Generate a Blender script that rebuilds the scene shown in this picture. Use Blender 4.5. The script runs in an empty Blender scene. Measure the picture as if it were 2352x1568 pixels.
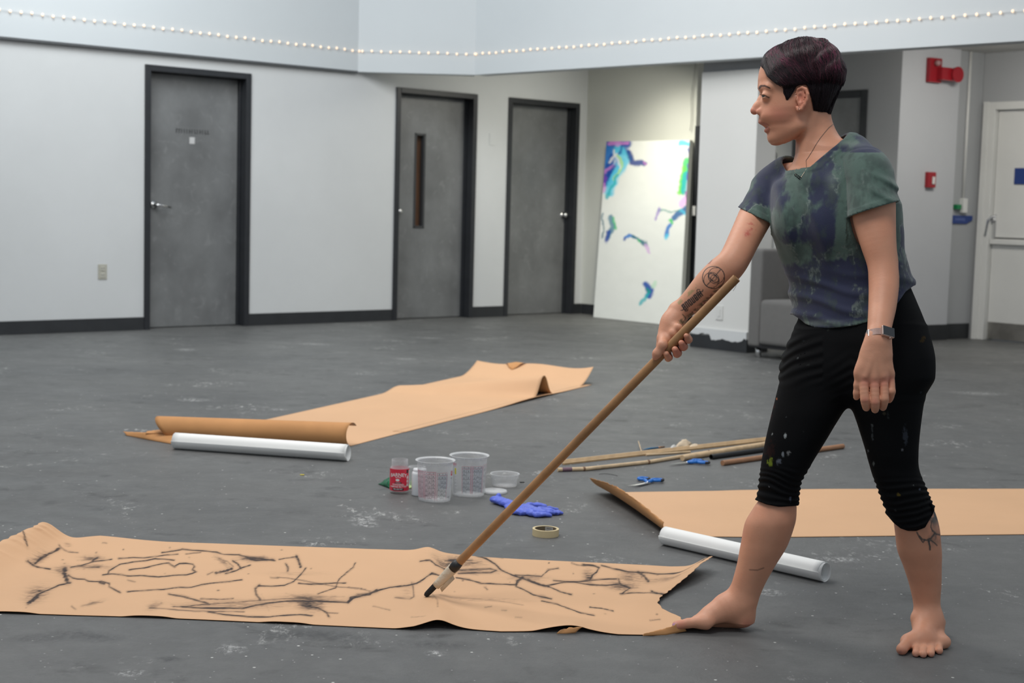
import bpy, bmesh, math, random
import numpy as np
from mathutils import Vector, Matrix, noise as mnoise

# ------------------------------------------------------------------ camera
F = 3400.0; CH = 1.09; PIT = math.atan(310 / 3400.0); RO = 0.027
_cp, _sp = math.cos(PIT), math.sin(PIT)
FW = np.array([0, _cp, -_sp]); _u0 = np.array([0, _sp, _cp]); _r0 = np.array([1., 0, 0])
RT = _r0 * math.cos(RO) + _u0 * math.sin(RO)
UP = _u0 * math.cos(RO) - _r0 * math.sin(RO)
CAM = np.array([0, 0, CH])

def ray(px, py): return FW + (px - 1176) / F * RT - (py - 784) / F * UP
def P(px, py, z): return CAM + z * ray(px, py)
def G(px, py, h=0.0):
    d = ray(px, py); return CAM + d * (h - CH) / d[2]
def hit(px, py, p0, n):
    d = ray(px, py); return CAM + d * (np.dot(np.array(p0) - CAM, n) / np.dot(d, n))
def project(w):
    d = np.asarray(w) - CAM; z = d @ FW
    return 1176 + F * (d @ RT) / z, 784 - F * (d @ UP) / z, z

scene = bpy.context.scene
col = scene.collection
cd = bpy.data.cameras.new('camera'); cam = bpy.data.objects.new('camera', cd); col.objects.link(cam)
cd.sensor_width = 36.0; cd.sensor_fit = 'HORIZONTAL'; cd.lens = F / 2352 * 36.0
cd.clip_start = 0.05; cd.clip_end = 200
cd.dof.use_dof = True; cd.dof.focus_distance = 3.86; cd.dof.aperture_fstop = 5.6
mw = Matrix(((RT[0], UP[0], -FW[0], CAM[0]), (RT[1], UP[1], -FW[1], CAM[1]), (RT[2], UP[2], -FW[2], CAM[2]), (0, 0, 0, 1)))
cam.matrix_world = mw
scene.camera = cam

# ------------------------------------------------------------------ world, lights, exposure
w = bpy.data.worlds.new('world'); scene.world = w; w.use_nodes = True
w.node_tree.nodes['Background'].inputs[0].default_value = (0.80, 0.90, 1.0, 1)
w.node_tree.nodes['Background'].inputs[1].default_value = 0.40
scene.view_settings.view_transform = 'Standard'
scene.view_settings.look = 'None'
scene.view_settings.gamma = 1.0
scene.view_settings.exposure = 0.0
scene.view_settings.use_curve_mapping = False

def area(name, loc, tgt, size, power, color=(1, 1, 1), sy=None):
    l = bpy.data.lights.new(name, 'AREA'); l.energy = power; l.color = color
    l.shape = 'RECTANGLE'; l.size = size; l.size_y = sy or size
    o = bpy.data.objects.new(name, l); col.objects.link(o)
    o.location = loc
    d = Vector(tgt) - Vector(loc)
    o.rotation_euler = d.to_track_quat('-Z', 'Y').to_euler()
    return o
LIGHTS = [
    area('ceiling_light', (-1.6, 5.8, 4.1), (-.9, 5.4, 0), 1.6, 105, (1.0, .97, .93), 2.4),
    area('ceiling_light', (-0.2, 2.6, 4.1), (0.5, 3.9, 0.6), 1.4, 58, (1.0, .97, .94), 1.4),
    area('ceiling_light', (-2.9, 9.6, 4.1), (-1.6, 13.0, 1.3), 1.6, 102, (.95, .99, 1.0), 1.4),
    area('ceiling_light', (0.2, 9.0, 4.1), (0.8, 11.0, 0), 1.6, 88, (1.0, .99, .96), 2.0),
    area('ceiling_light', (3.2, 6.2, 4.1), (2.6, 7.5, 0), 1.6, 38, (1.0, .98, .95), 1.6),
]

# ------------------------------------------------------------------ helpers
def tag(o, label=None, cat=None, group=None, kind=None):
    if label: o['label'] = label
    if cat: o['category'] = cat
    if group: o['group'] = group
    if kind: o['kind'] = kind
    return o

def empty(name, loc=(0, 0, 0), parent=None):
    o = bpy.data.objects.new(name, None); col.objects.link(o); o.empty_display_size = .05
    o.location = loc
    if parent: o.parent = parent
    bpy.context.view_layer.update() if False else None
    o['_loc'] = [float(v) for v in loc]
    return o

def link_mesh(name, me, mats, parent=None, smooth=False):
    o = bpy.data.objects.new(name, me); col.objects.link(o)
    for m in (mats if isinstance(mats, (list, tuple)) else [mats]):
        if m: me.materials.append(m)
    if smooth:
        me.polygons.foreach_set('use_smooth', np.ones(len(me.polygons), dtype=bool))
    if parent is not None:
        o.parent = parent
        off = Vector((0, 0, 0)); p = parent
        while p is not None:
            off += p.location; p = p.parent
        o.location = -off
    return o

def pack(o, base):
    """move the mesh so that the object's origin is at base (world)"""
    b = Vector(base); o.data.transform(Matrix.Translation(-b)); o.location = o.location + b
    return o

class MB:
    def __init__(s): s.v = []; s.f = []; s.m = []
    def add(s, vs, fs, mi=0):
        b = len(s.v); s.v += [tuple(float(c) for c in v) for v in vs]
        s.f += [tuple(b + i for i in f) for f in fs]; s.m += [mi] * len(fs); return s
    def hexa(s, p, mi=0):   # 8 corners: bottom 0-3 ccw, top 4-7
        return s.add(p, [(3, 2, 1, 0), (4, 5, 6, 7), (0, 1, 5, 4), (1, 2, 6, 5), (2, 3, 7, 6), (3, 0, 4, 7)], mi)
    def box(s, o, ax, ay, az, mi=0):   # centre, half-axis vectors
        o, ax, ay, az = [np.array(q, float) for q in (o, ax, ay, az)]
        return s.hexa([o - ax - ay - az, o + ax - ay - az, o + ax + ay - az, o - ax + ay - az,
                       o - ax - ay + az, o + ax - ay + az, o + ax + ay + az, o - ax + ay + az], mi)
    def tube(s, pts, rad, n=12, caps=True, mi=0, flat=None, up=None):
        pts = [np.array(p, float) for p in pts]
        if not hasattr(rad, '__len__'): rad = [rad] * len(pts)
        vs = []; prev = None
        for i, p in enumerate(pts):
            a = pts[max(i - 1, 0)]; b = pts[min(i + 1, len(pts) - 1)]
            t = b - a; t /= np.linalg.norm(t) + 1e-12
            if prev is None:
                r = np.array(up, float) if up is not None else (np.array([0, 0, 1.]) if abs(t[2]) < .9 else np.array([1., 0, 0]))
                u = np.cross(r, t); u /= np.linalg.norm(u)
            else:
                u = prev - t * np.dot(prev, t); u /= np.linalg.norm(u)
            prev = u; w_ = np.cross(t, u)
            fl = flat if flat else 1.0
            for k in range(n):
                a_ = 2 * math.pi * k / n
                vs.append(p + rad[i] * (math.cos(a_) * u + math.sin(a_) * w_ * fl))
        fs = []
        for i in range(len(pts) - 1):
            for k in range(n):
                k2 = (k + 1) % n
                fs.append((i * n + k, i * n + k2, (i + 1) * n + k2, (i + 1) * n + k))
        if caps:
            fs.append(tuple(reversed(range(n)))); fs.append(tuple((len(pts) - 1) * n + k for k in range(n)))
        return s.add(vs, fs, mi)
    def lathe(s, prof, o=(0, 0, 0), n=48, mi=0, close=False):
        vs = []; fs = []
        for r, z in prof:
            for k in range(n):
                a = 2 * math.pi * k / n; vs.append((o[0] + r * math.cos(a), o[1] + r * math.sin(a), o[2] + z))
        m = len(prof)
        for i in range(m - 1 + (1 if close else 0)):
            j = (i + 1) % m
            for k in range(n):
                k2 = (k + 1) % n
                fs.append((i * n + k, i * n + k2, j * n + k2, j * n + k))
        return s.add(vs, fs, mi)
    def poly_prism(s, pts, off, mi=0):   # planar polygon extruded by vector off
        pts = [np.array(p, float) for p in pts]; off = np.array(off, float); n = len(pts)
        vs = pts + [p + off for p in pts]
        fs = [tuple(reversed(range(n))), tuple(range(n, 2 * n))] + [(i, (i + 1) % n, n + (i + 1) % n, n + i) for i in range(n)]
        return s.add(vs, fs, mi)
    def build(s, name, mats, parent=None, smooth=False, bevel=0, seg=2, recalc=True):
        me = bpy.data.meshes.new(name); me.from_pydata(s.v, [], s.f)
        if bevel or recalc:
            bm = bmesh.new(); bm.from_mesh(me)
            for f, m in zip(bm.faces, s.m): f.material_index = m
            if recalc: bmesh.ops.recalc_face_normals(bm, faces=bm.faces)
            if bevel:
                es = [e for e in bm.edges if len(e.link_faces) == 2 and e.calc_face_angle(0) > .6]
                bmesh.ops.bevel(bm, geom=es, offset=bevel, segments=seg, affect='EDGES', profile=.6, clamp_overlap=True)
            bm.to_mesh(me); bm.free()
        me.update()
        o = link_mesh(name, me, mats, parent, smooth)
        if smooth and bevel == 0: pass
        return o

def smooth_angle(o, ang=.6):
    me = o.data
    me.polygons.foreach_set('use_smooth', np.ones(len(me.polygons), dtype=bool))
    bm = bmesh.new(); bm.from_mesh(me)
    for e in bm.edges:
        if len(e.link_faces) == 2 and e.calc_face_angle(0) > ang: e.smooth = False
    bm.to_mesh(me); bm.free()
    return o

def s2l(c): 
    return tuple(((x / 255.) / 12.92 if x / 255. <= .04045 else ((x / 255. + .055) / 1.055) ** 2.4) for x in c)

def mat(name, c, rough=.6, var=0.0, vs=6.0, bump=0.0, bs=80.0, metal=0.0, spec=.5, attr=None, stretch=None, coord='Object', sheen=0, sss=0, coat=0):
    m = bpy.data.materials.new(name); m.use_nodes = True
    nt = m.node_tree; b = nt.nodes['Principled BSDF']; N = nt.nodes.new; L = nt.links.new
    c = tuple(c)[:3]
    b.inputs['Base Color'].default_value = (*c, 1); b.inputs['Roughness'].default_value = rough
    b.inputs['Metallic'].default_value = metal; b.inputs['Specular IOR Level'].default_value = spec
    if coat: b.inputs['Coat Weight'].default_value = coat
    if sheen: b.inputs['Sheen Weight'].default_value = sheen
    if sss:
        b.inputs['Subsurface Weight'].default_value = sss; b.inputs['Subsurface Radius'].default_value = (1, .35, .2); b.inputs['Subsurface Scale'].default_value = .008
    tc = N('ShaderNodeTexCoord'); src = tc.outputs[coord]
    if stretch:
        mp = N('ShaderNodeMapping'); mp.inputs['Scale'].default_value = stretch; L(src, mp.inputs[0]); src = mp.outputs[0]
    colout = None
    if attr:
        a = N('ShaderNodeAttribute'); a.attribute_name = attr; colout = a.outputs['Color']
        L(colout, b.inputs['Base Color'])
    if var:
        nz = N('ShaderNodeTexNoise'); nz.inputs['Scale'].default_value = vs; nz.inputs['Detail'].default_value = 5; nz.inputs['Roughness'].default_value = .6
        L(src, nz.inputs['Vector'])
        rp = N('ShaderNodeValToRGB')
        rp.color_ramp.elements[0].position = .3; rp.color_ramp.elements[1].position = .7
        rp.color_ramp.elements[0].color = (1 - var, 1 - var, 1 - var, 1); rp.color_ramp.elements[1].color = (1 + var, 1 + var, 1 + var, 1)
        L(nz.outputs[0], rp.inputs[0])
        mx = N('ShaderNodeMix'); mx.data_type = 'RGBA'; mx.blend_type = 'MULTIPLY'; mx.inputs[0].default_value = 1
        if colout: L(colout, mx.inputs[6])
        else: mx.inputs[6].default_value = (*c, 1)
        L(rp.outputs[0], mx.inputs[7]); L(mx.outputs[2], b.inputs['Base Color'])
    if bump:
        n2 = N('ShaderNodeTexNoise'); n2.inputs['Scale'].default_value = bs; n2.inputs['Detail'].default_value = 4
        L(src, n2.inputs['Vector'])
        bp = N('ShaderNodeBump'); bp.inputs['Strength'].default_value = bump; bp.inputs['Distance'].default_value = .01
        L(n2.outputs[0], bp.inputs['Height']); L(bp.outputs[0], b.inputs['Normal'])
    return m

def emis(name, c, st):
    m = bpy.data.materials.new(name); m.use_nodes = True; nt = m.node_tree
    b = nt.nodes['Principled BSDF']; b.inputs['Base Color'].default_value = (*c, 1)
    b.inputs['Emission Color'].default_value = (*c, 1); b.inputs['Emission Strength'].default_value = st
    return m

def clear(name, c=(1, 1, 1), alpha=.3, rough=.2, tint=(1, 1, 1)):
    m = bpy.data.materials.new(name); m.use_nodes = True; nt = m.node_tree
    b = nt.nodes['Principled BSDF']; b.inputs['Base Color'].default_value = (*c, 1); b.inputs['Roughness'].default_value = rough
    t = nt.nodes.new('ShaderNodeBsdfTransparent'); t.inputs[0].default_value = (*tint, 1)
    fr = nt.nodes.new('ShaderNodeLayerWeight'); fr.inputs[0].default_value = .35
    mth = nt.nodes.new('ShaderNodeMath'); mth.operation = 'MULTIPLY_ADD'; mth.inputs[1].default_value = .42; mth.inputs[2].default_value = alpha; mth.use_clamp = True
    nt.links.new(fr.outputs['Facing'], mth.inputs[0])
    mx = nt.nodes.new('ShaderNodeMixShader'); nt.links.new(mth.outputs[0], mx.inputs[0])
    nt.links.new(t.outputs[0], mx.inputs[1]); nt.links.new(b.outputs[0], mx.inputs[2])
    nt.links.new(mx.outputs[0], nt.nodes['Material Output'].inputs[0])
    return m

def text_mesh(txt, size, bold=False, spacing=1.0):
    c = bpy.data.curves.new('lettering', 'FONT'); c.body = txt; c.size = size; c.align_x = 'CENTER'; c.align_y = 'CENTER'; c.space_character = spacing
    if bold: c.offset = size * .018
    c.resolution_u = 3
    o = bpy.data.objects.new('lettering', c); col.objects.link(o)
    dg = bpy.context.evaluated_depsgraph_get(); me = bpy.data.meshes.new_from_object(o.evaluated_get(dg))
    v = np.array([tuple(x.co) for x in me.vertices]).reshape(-1, 3); f = [tuple(p.vertices) for p in me.polygons]
    bpy.data.objects.remove(o); bpy.data.curves.remove(c); bpy.data.meshes.remove(me)
    return v, f

# ------------------------------------------------------------------ room shell (frame: s along the door wall, n out of it, z up)
_vp = ray(5100, 579.86); DA = np.array([_vp[0], _vp[1], 0]); DA /= np.linalg.norm(DA); NA = np.array([DA[1], -DA[0], 0])
A0 = G(571, 748)
Z3 = np.array([0, 0, 1.])
def S(s, n, z): return A0 + DA * s + NA * n + Z3 * z
def sn(px, py, plane, val):
    """pixel on plane s=val or n=val -> (s, n, z)"""
    nn = DA if plane == 's' else NA
    w_ = hit(px, py, A0 + nn * val, nn) - A0
    return float(w_ @ DA), float(w_ @ NA), float(w_[2])
def wbox(mb, s0, s1, n0, n1, z0, z1, mi=0):
    return mb.hexa([S(s0, n0, z0), S(s0, n1, z0), S(s1, n1, z0), S(s1, n0, z0), S(s0, n0, z1), S(s0, n1, z1), S(s1, n1, z1), S(s1, n0, z1)], mi)

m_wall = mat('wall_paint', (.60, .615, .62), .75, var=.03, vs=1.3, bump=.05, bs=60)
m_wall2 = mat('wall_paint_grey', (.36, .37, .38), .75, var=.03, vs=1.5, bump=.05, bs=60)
m_warm = mat('wall_paint_warm_lit', (.56, .57, .53), .75, var=.03, vs=1.3, bump=.05, bs=60)  # wall paint with the yellow lamplight tinted into its colour
m_ceil = mat('ceiling_paint', (.55, .55, .53), .85, var=.03)
m_black = mat('black_frame_paint', (.018, .020, .024), .45, var=.15, vs=8, bump=.1, bs=50)
m_base = mat('rubber_baseboard', (.022, .024, .027), .5, var=.2, vs=6, bump=.1, bs=30)
m_metal = mat('brushed_metal', (.72, .72, .72), .25, metal=1.0)
m_white = mat('white_enamel', (.66, .66, .64), .4, var=.03, vs=3)
m_dark = mat('dark_gap', (.01, .01, .012), .8)

def door_mat(name, c=(.165, .170, .172)):
    m = mat(name, c, .42, var=.22, vs=3.0, bump=.04, bs=90, stretch=(1, 1, .8))
    nt = m.node_tree; b = nt.nodes['Principled BSDF']
    src = b.inputs['Base Color'].links[0].from_socket
    tc = [n for n in nt.nodes if n.type == 'TEX_COORD'][0]
    nz = nt.nodes.new('ShaderNodeTexNoise'); nz.inputs['Scale'].default_value = 9; nz.inputs['Detail'].default_value = 6; nz.inputs['Distortion'].default_value = 1.8
    rp = nt.nodes.new('ShaderNodeValToRGB'); rp.color_ramp.elements[0].position = .58; rp.color_ramp.elements[1].position = .8
    rp.color_ramp.elements[0].color = (0, 0, 0, 1); rp.color_ramp.elements[1].color = (.35, .35, .35, 1)
    mx = nt.nodes.new('ShaderNodeMix'); mx.data_type = 'RGBA'; mx.inputs[7].default_value = (.32, .325, .325, 1)
    nt.links.new(tc.outputs['Object'], nz.inputs['Vector']); nt.links.new(nz.outputs[0], rp.inputs[0]); nt.links.new(rp.outputs[0], mx.inputs[0])
    nt.links.new(src, mx.inputs[6]); nt.links.new(mx.outputs[2], b.inputs['Base Color'])
    return m
m_door = door_mat('worn_grey_door_paint')

# floor
def floor_mat():
    m = bpy.data.materials.new('worn_painted_concrete'); m.use_nodes = True; nt = m.node_tree; N = nt.nodes.new; L = nt.links.new
    b = nt.nodes['Principled BSDF']; b.inputs['Roughness'].default_value = .5; b.inputs['Specular IOR Level'].default_value = .35
    tc = N('ShaderNodeTexCoord'); o = tc.outputs['Object']
    def noise(sc, det=6, rg=.6, dist=0, st=None, rot=0):
        v = o
        if st:
            mp = N('ShaderNodeMapping'); mp.inputs['Scale'].default_value = st; mp.inputs['Rotation'].default_value = (0, 0, rot); L(o, mp.inputs[0]); v = mp.outputs[0]
        n = N('ShaderNodeTexNoise'); n.inputs['Scale'].default_value = sc; n.inputs['Detail'].default_value = det; n.inputs['Roughness'].default_value = rg; n.inputs['Distortion'].default_value = dist
        L(v, n.inputs['Vector']); return n.outputs[0]
    def ramp(src, a, b_, ca=0.0, cb=1.0):
        r = N('ShaderNodeMapRange'); r.inputs[1].default_value = a; r.inputs[2].default_value = b_; r.inputs[3].default_value = ca; r.inputs[4].default_value = cb; L(src, r.inputs[0]); return r.outputs[0]
    def mul(a, b_):
        r = N('ShaderNodeMath'); r.operation = 'MULTIPLY'; L(a, r.inputs[0]); L(b_, r.inputs[1]); return r.outputs[0]
    def mix(f, a, b_):
        r = N('ShaderNodeMix'); r.data_type = 'RGBA'; L(f, r.inputs[0])
        for i, c in ((6, a), (7, b_)):
            if isinstance(c, tuple): r.inputs[i].default_value = (*c, 1)
            else: L(c, r.inputs[i])
        return r.outputs[2]
    base = mix(ramp(noise(.9), .35, .65), (.098, .100, .100), (.128, .129, .127))
    base = mix(ramp(noise(9, 8, .7), .45, .75, 0, .45), base, (.17, .172, .168))
    dk = mul(ramp(noise(2.3, 5, .6, 1.0, (1, 1.6, 1)), .56, .66, 0, .75), ramp(noise(14, 5, .7), .45, .6))
    base = mix(dk, base, (.052, .052, .052))
    # pale scuffs
    sc = mul(ramp(noise(2.6, 4, .5, .6), .60, .67), ramp(noise(34, 7, .8, .35, (1, .5, 1), .5), .53, .62, 0, .75))
    base = mix(sc, base, (.48, .48, .46))
    st = mul(ramp(noise(1.7, 3, .5), .5, .6), ramp(noise(26, 7, .8, .5, (.18, 1.5, 1), .9), .685, .73, 0, .5))
    base = mix(st, base, (.42, .42, .41))
    # flecks of paint
    vo = N('ShaderNodeTexVoronoi'); vo.inputs['Scale'].default_value = 26; L(o, vo.inputs['Vector'])
    vsep = N('ShaderNodeSeparateColor'); L(vo.outputs['Color'], vsep.inputs[0])
    sel = ramp(vsep.outputs[0], .84, .85); dot = ramp(vo.outputs['Distance'], .07, .12, 1, 0)
    base = mix(mul(sel, dot), base, (.55, .55, .52))
    vo2 = N('ShaderNodeTexVoronoi'); vo2.inputs['Scale'].default_value = 70; L(o, vo2.inputs['Vector'])
    vs2 = N('ShaderNodeSeparateColor'); L(vo2.outputs['Color'], vs2.inputs[0])
    base = mix(mul(ramp(vs2.outputs[1], .93, .94), ramp(vo2.outputs['Distance'], .1, .2, 1, 0)), base, (.38, .38, .37))
    grain = noise(55, 7, .8, .3, (1, .6, 1))
    def mark(px_, py_, rx, ry, c_, amt, thr=(.48, .60)):
        nonlocal base
        w_ = G(px_, py_); mp = N('ShaderNodeMapping'); mp.vector_type = 'POINT'
        mp.inputs['Scale'].default_value = (1 / rx, 1 / ry, 1); mp.inputs['Location'].default_value = (-w_[0] / rx, -w_[1] / ry, 0); L(o, mp.inputs[0])
        ln = N('ShaderNodeVectorMath'); ln.operation = 'LENGTH'; L(mp.outputs[0], ln.inputs[0])
        base = mix(mul(ramp(ln.outputs['Value'], .25, 1, 1, 0), ramp(grain, thr[0], thr[1], 0, amt)), base, c_)
    for a_ in ((835, 1192, .06, .12), (722, 790, .16, .10), (930, 824, .10, .07), (444, 918, .11, .09), (428, 803, .10, .10), (985, 776, .16, .08), (1105, 752, .2, .06), (640, 940, .06, .05), (2250, 903, .2, .12), (845, 1205, .05, .05), (530, 1490, .05, .05), (1930, 1285, .1, .05), (1765, 1360, .06, .05), (300, 1545, .05, .03), (1000, 1500, .03, .03), (1770, 1122, .05, .04)):
        mark(*a_, (.50, .50, .49), .85)
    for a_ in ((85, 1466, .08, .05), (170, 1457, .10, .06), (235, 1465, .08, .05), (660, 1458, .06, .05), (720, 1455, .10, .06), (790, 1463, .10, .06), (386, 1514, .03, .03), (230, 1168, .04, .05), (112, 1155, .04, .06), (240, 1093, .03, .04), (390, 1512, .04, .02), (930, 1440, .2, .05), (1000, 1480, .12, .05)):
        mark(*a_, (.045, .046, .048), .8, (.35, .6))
    L(base, b.inputs['Base Color'])
    L(ramp(noise(3, 6), .3, .7, .42, .62), b.inputs['Roughness'])
    bp = N('ShaderNodeBump'); bp.inputs['Strength'].default_value = .5; bp.inputs['Distance'].default_value = .004
    add = N('ShaderNodeMath'); add.operation = 'ADD'; L(noise(45, 8, .7, .6), add.inputs[0]); L(ramp(noise(11, 5, .6, .8), .3, .7, 0, .5), add.inputs[1])
    L(add.outputs[0], bp.inputs['Height']); L(bp.outputs[0], b.inputs['Normal'])
    return m
m_floor = floor_mat()
mb = MB(); mb.hexa([(-9, -4, -.1), (12, -4, -.1), (12, 22, -.1), (-9, 22, -.1), (-9, -4, 0), (12, -4, 0), (12, 22, 0), (-9, 22, 0)])
tag(mb.build('floor', m_floor), kind='structure')

ZT = 4.3; ZS = 2.255; ZC = 2.575
# door openings in the left wall: (outer frame x0, x1, inner x0, x1) read off the photograph
def s_at(px, py): return sn(px, py, 'n', 0)[0]
DO = [(s_at(331, 450), s_at(573, 450)), (s_at(905, 450), s_at(1090, 450)), (s_at(1162, 450), s_at(1324, 450))]
DZ = 2.155
SB = 3.97   # plane of the short wall behind the canvas
mb = MB(); cur = -6.0; zt = ZT
for a, b in DO:
    wbox(mb, cur, a + .03, -.2, 0, 0, zt)
    wbox(mb, a + .03, b - .03, -.2, 0, DZ - .03, zt)
    cur = b - .03
wbox(mb, cur, SB + .2, -.2, 0, 0, zt)
tag(mb.build('wall_left', m_wall), kind='structure')
# dark room behind the doors
mb = MB(); wbox(mb, -1.2, 4.1, -.6, -.45, 0, 2.3); tag(mb.build('trim_11', m_dark), kind='structure')

FJ = .05
for i, (a, b) in enumerate(DO):
    d = empty('door_%d' % (i + 1), S((a + b) / 2, 0, 0)); tag(d, kind='structure')
    mb = MB()
    wbox(mb, a, a + FJ, -.16, .018, 0, DZ); wbox(mb, b - FJ, b, -.16, .018, 0, DZ); wbox(mb, a + FJ, b - FJ, -.16, .018, DZ - FJ, DZ)
    # rebate stop
    wbox(mb, b - FJ - .012, b - FJ, -.16, -.075, 0, DZ - FJ)
    mb.build('door_frame', m_black, d, bevel=.004)
    mb = MB()
    z1 = DZ - FJ - .006
    if i == 1:
        wa, wb = sn(951, 400, 'n', -.11)[0], sn(976, 400, 'n', -.11)[0]
        wz0, wz1 = .89, 1.80
        wz0 = sn(962, 524, 'n', -.11)[2]; wz1 = sn(965, 306, 'n', -.11)[2]
        wbox(mb, a + FJ, wa, -.15, -.11, .008, z1); wbox(mb, wb, b - FJ - .012, -.15, -.11, .008, z1)
        wbox(mb, wa, wb, -.15, -.11, .008, wz0); wbox(mb, wa, wb, -.15, -.11, wz1, z1)
        mb.build('door_leaf', m_door, d)
        mb = MB(); e = .022
        wbox(mb, wa, wa + e, -.155, -.104, wz0, wz1); wbox(mb, wb - e, wb, -.155, -.104, wz0, wz1)
        wbox(mb, wa, wb, -.155, -.104, wz0, wz0 + e); wbox(mb, wa, wb, -.155, -.104, wz1 - e, wz1)
        mb.build('vision_panel_frame', mat('vision_frame', (.04, .042, .045), .4), d, bevel=.003)
        mb = MB(); wbox(mb, wa + e, wb - e, -.145, -.138, wz0 + e, wz1 - e)
        gl = mb.build('vision_glass', clear('dark_glass', (.05, .05, .05), .1, .05), d)
        mb = MB(); wbox(mb, wa + .045, wb + .02, -.24, -.2, wz0 - .1, wz1 + .1)
        mb.build('brown_panel_behind_glass', mat('brown_wood_panel', (.36, .16, .07), .6, var=.2, stretch=(8, 8, .5)), d)
    else:
        wbox(mb, a + FJ, b - FJ - .012, -.15, -.11, .008, z1)
        mb.build('door_leaf', m_door, d)
    # handle / knob
    if i == 0:
        s_, n_, z_ = sn(352, 470, 'n', -.11)
        mb = MB(); mb.tube([S(s_, -.11, z_), S(s_, -.10, z_)], .033, 20)
        mb.tube([S(s_, -.10, z_), S(s_, -.05, z_)], .013, 12)
        mb.tube([S(s_ - .01, -.055, z_), S(s_ + .03, -.05, z_ - .002), S(s_ + .135, -.055, z_ - .02)], [.012, .011, .008], 12)
        mb.build('lever_handle', m_metal, d, smooth=True)
        s_, n_, z_ = sn(441, 322, 'n', -.11); mb = MB(); wbox(mb, s_ - .024, s_ + .024, -.11, -.107, z_ - .03, z_ + .025)
        mb.build('white_sticker', mat('sticker', (.55, .55, .55), .5), d)
        # illegible stencilled name: short faint strokes
        mb = MB(); random.seed(5)
        x = 404
        while x < 482:
            if not (428 < x < 434):
                s_, n_, z_ = sn(x, 300 + (x - 404) * .055, 'n', -.1095)
                wbox(mb, s_, s_ + .009, -.1095, -.1085, z_ - .018, z_ + .018)
                if random.random() < .7:
                    zz = random.choice([-.014, 0, .014]); wbox(mb, s_, s_ + .018, -.1095, -.1085, z_ + zz - .004, z_ + zz + .004)
            x += 6
        mb.build('faint_stencilled_name', mat('faded_stencil', (.055, .056, .058), .6), d)
    else:
        px, py = ((915, 485) if i == 1 else (1296, 494))
        s_, n_, z_ = sn(px, py, 'n', -.08); mb = MB()
        mb.tube([S(s_, -.11, z_), S(s_, -.10, z_)], .032, 20)
        mb.tube([S(s_, -.10, z_), S(s_, -.075, z_)], .012, 12)
        mb.tube([S(s_, -.078, z_), S(s_, -.068, z_), S(s_, -.05, z_), S(s_, -.04, z_), S(s_, -.036, z_)], [.012, .024, .027, .02, .006], 20)
        mb.build('door_knob', m_metal, d, smooth=True)

def base_run(name, segs, h=.105, t=.012, ):
    mb = MB()
    for q in segs: wbox(mb, *q, 0.0, h)
    o = mb.build(name, m_base, bevel=.003); tag(o, kind='structure'); return o
base_run('baseboard_left', [(-6, DO[0][0], 0, .012), (DO[0][1], DO[1][0], 0, .012), (DO[1][1], DO[2][0], 0, .012), (DO[2][1], SB - .012, 0, .012)])

# short wall behind the canvas, dark gap, column, rear walls
nB1 = sn(1597, 330, 's', SB)[1]
mb = MB(); wbox(mb, SB, SB + .2, 0, nB1, 0, ZC + .02); tag(mb.build('wall_back', m_warm), kind='structure')
base_run('baseboard_back', [(SB - .012, SB, .012, nB1)])
cn0 = sn(1611, 200, 's', 2.28)[1]; cn1 = sn(1742, 200, 's', 2.28)[1]
mb = MB(); wbox(mb, 2.28, 2.52, cn0, cn1, .085, 2.195)
tag(mb.build('wall_column', mat('column_paint', (.67, .67, .65), .75, var=.02, vs=1.5), bevel=.006), kind='structure')
mb = MB(); wbox(mb, 2.30, 2.62, cn0 + .0, cn1 + .35, 2.195, ZC)   # beam over the column
tag(mb.build('trim_1', m_wall2), kind='structure')
mb = MB(); wbox(mb, 2.262, 2.52, cn0 - .004, cn1 + .004, 0, .105)
o = mb.build('baseboard_column', m_base, bevel=.003); tag(o, kind='structure')
# ragged white paint edge over the column's baseboard
mb = MB(); random.seed(3); k = 26
top = []; bot = []
for i in range(k + 1):
    n_ = cn0 + (cn1 - cn0) * i / k
    z_ = .118 - .03 * (i > k * .36) - .012 * random.random() + .02 * (i > k * .93) - .006 * math.sin(i * .7)
    bot.append(S(2.2605, n_, z_)); top.append(S(2.2605, n_, .16))
for i in range(k): mb.add([bot[i], bot[i + 1], top[i + 1], top[i]], [(0, 1, 2, 3)]); 
for i in range(k): mb.add([top[i], top[i + 1], S(2.2795, cn0 + (cn1 - cn0) * (i + 1) / k, .16), S(2.2795, cn0 + (cn1 - cn0) * i / k, .16)], [(0, 1, 2, 3)])
tag(mb.build('trim_2', m_wall), kind='structure')
# black-painted box standing for the shade in the gap behind the column
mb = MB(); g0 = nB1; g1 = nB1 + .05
wbox(mb, SB - .01, SB + .03, g0, g1, 0, 1.9); tag(mb.build('gap_shade_box', m_black), kind='structure')
s_, n_, z_ = sn(1594, 483, 's', SB - .02); mb = MB(); wbox(mb, SB - .035, SB - .01, n_ - .018, n_ + .018, z_ - .05, z_ + .04)
tag(mb.build('white_latch', m_white, bevel=.004), 'small white latch on the dark edge beside the canvas', 'latch')

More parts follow.
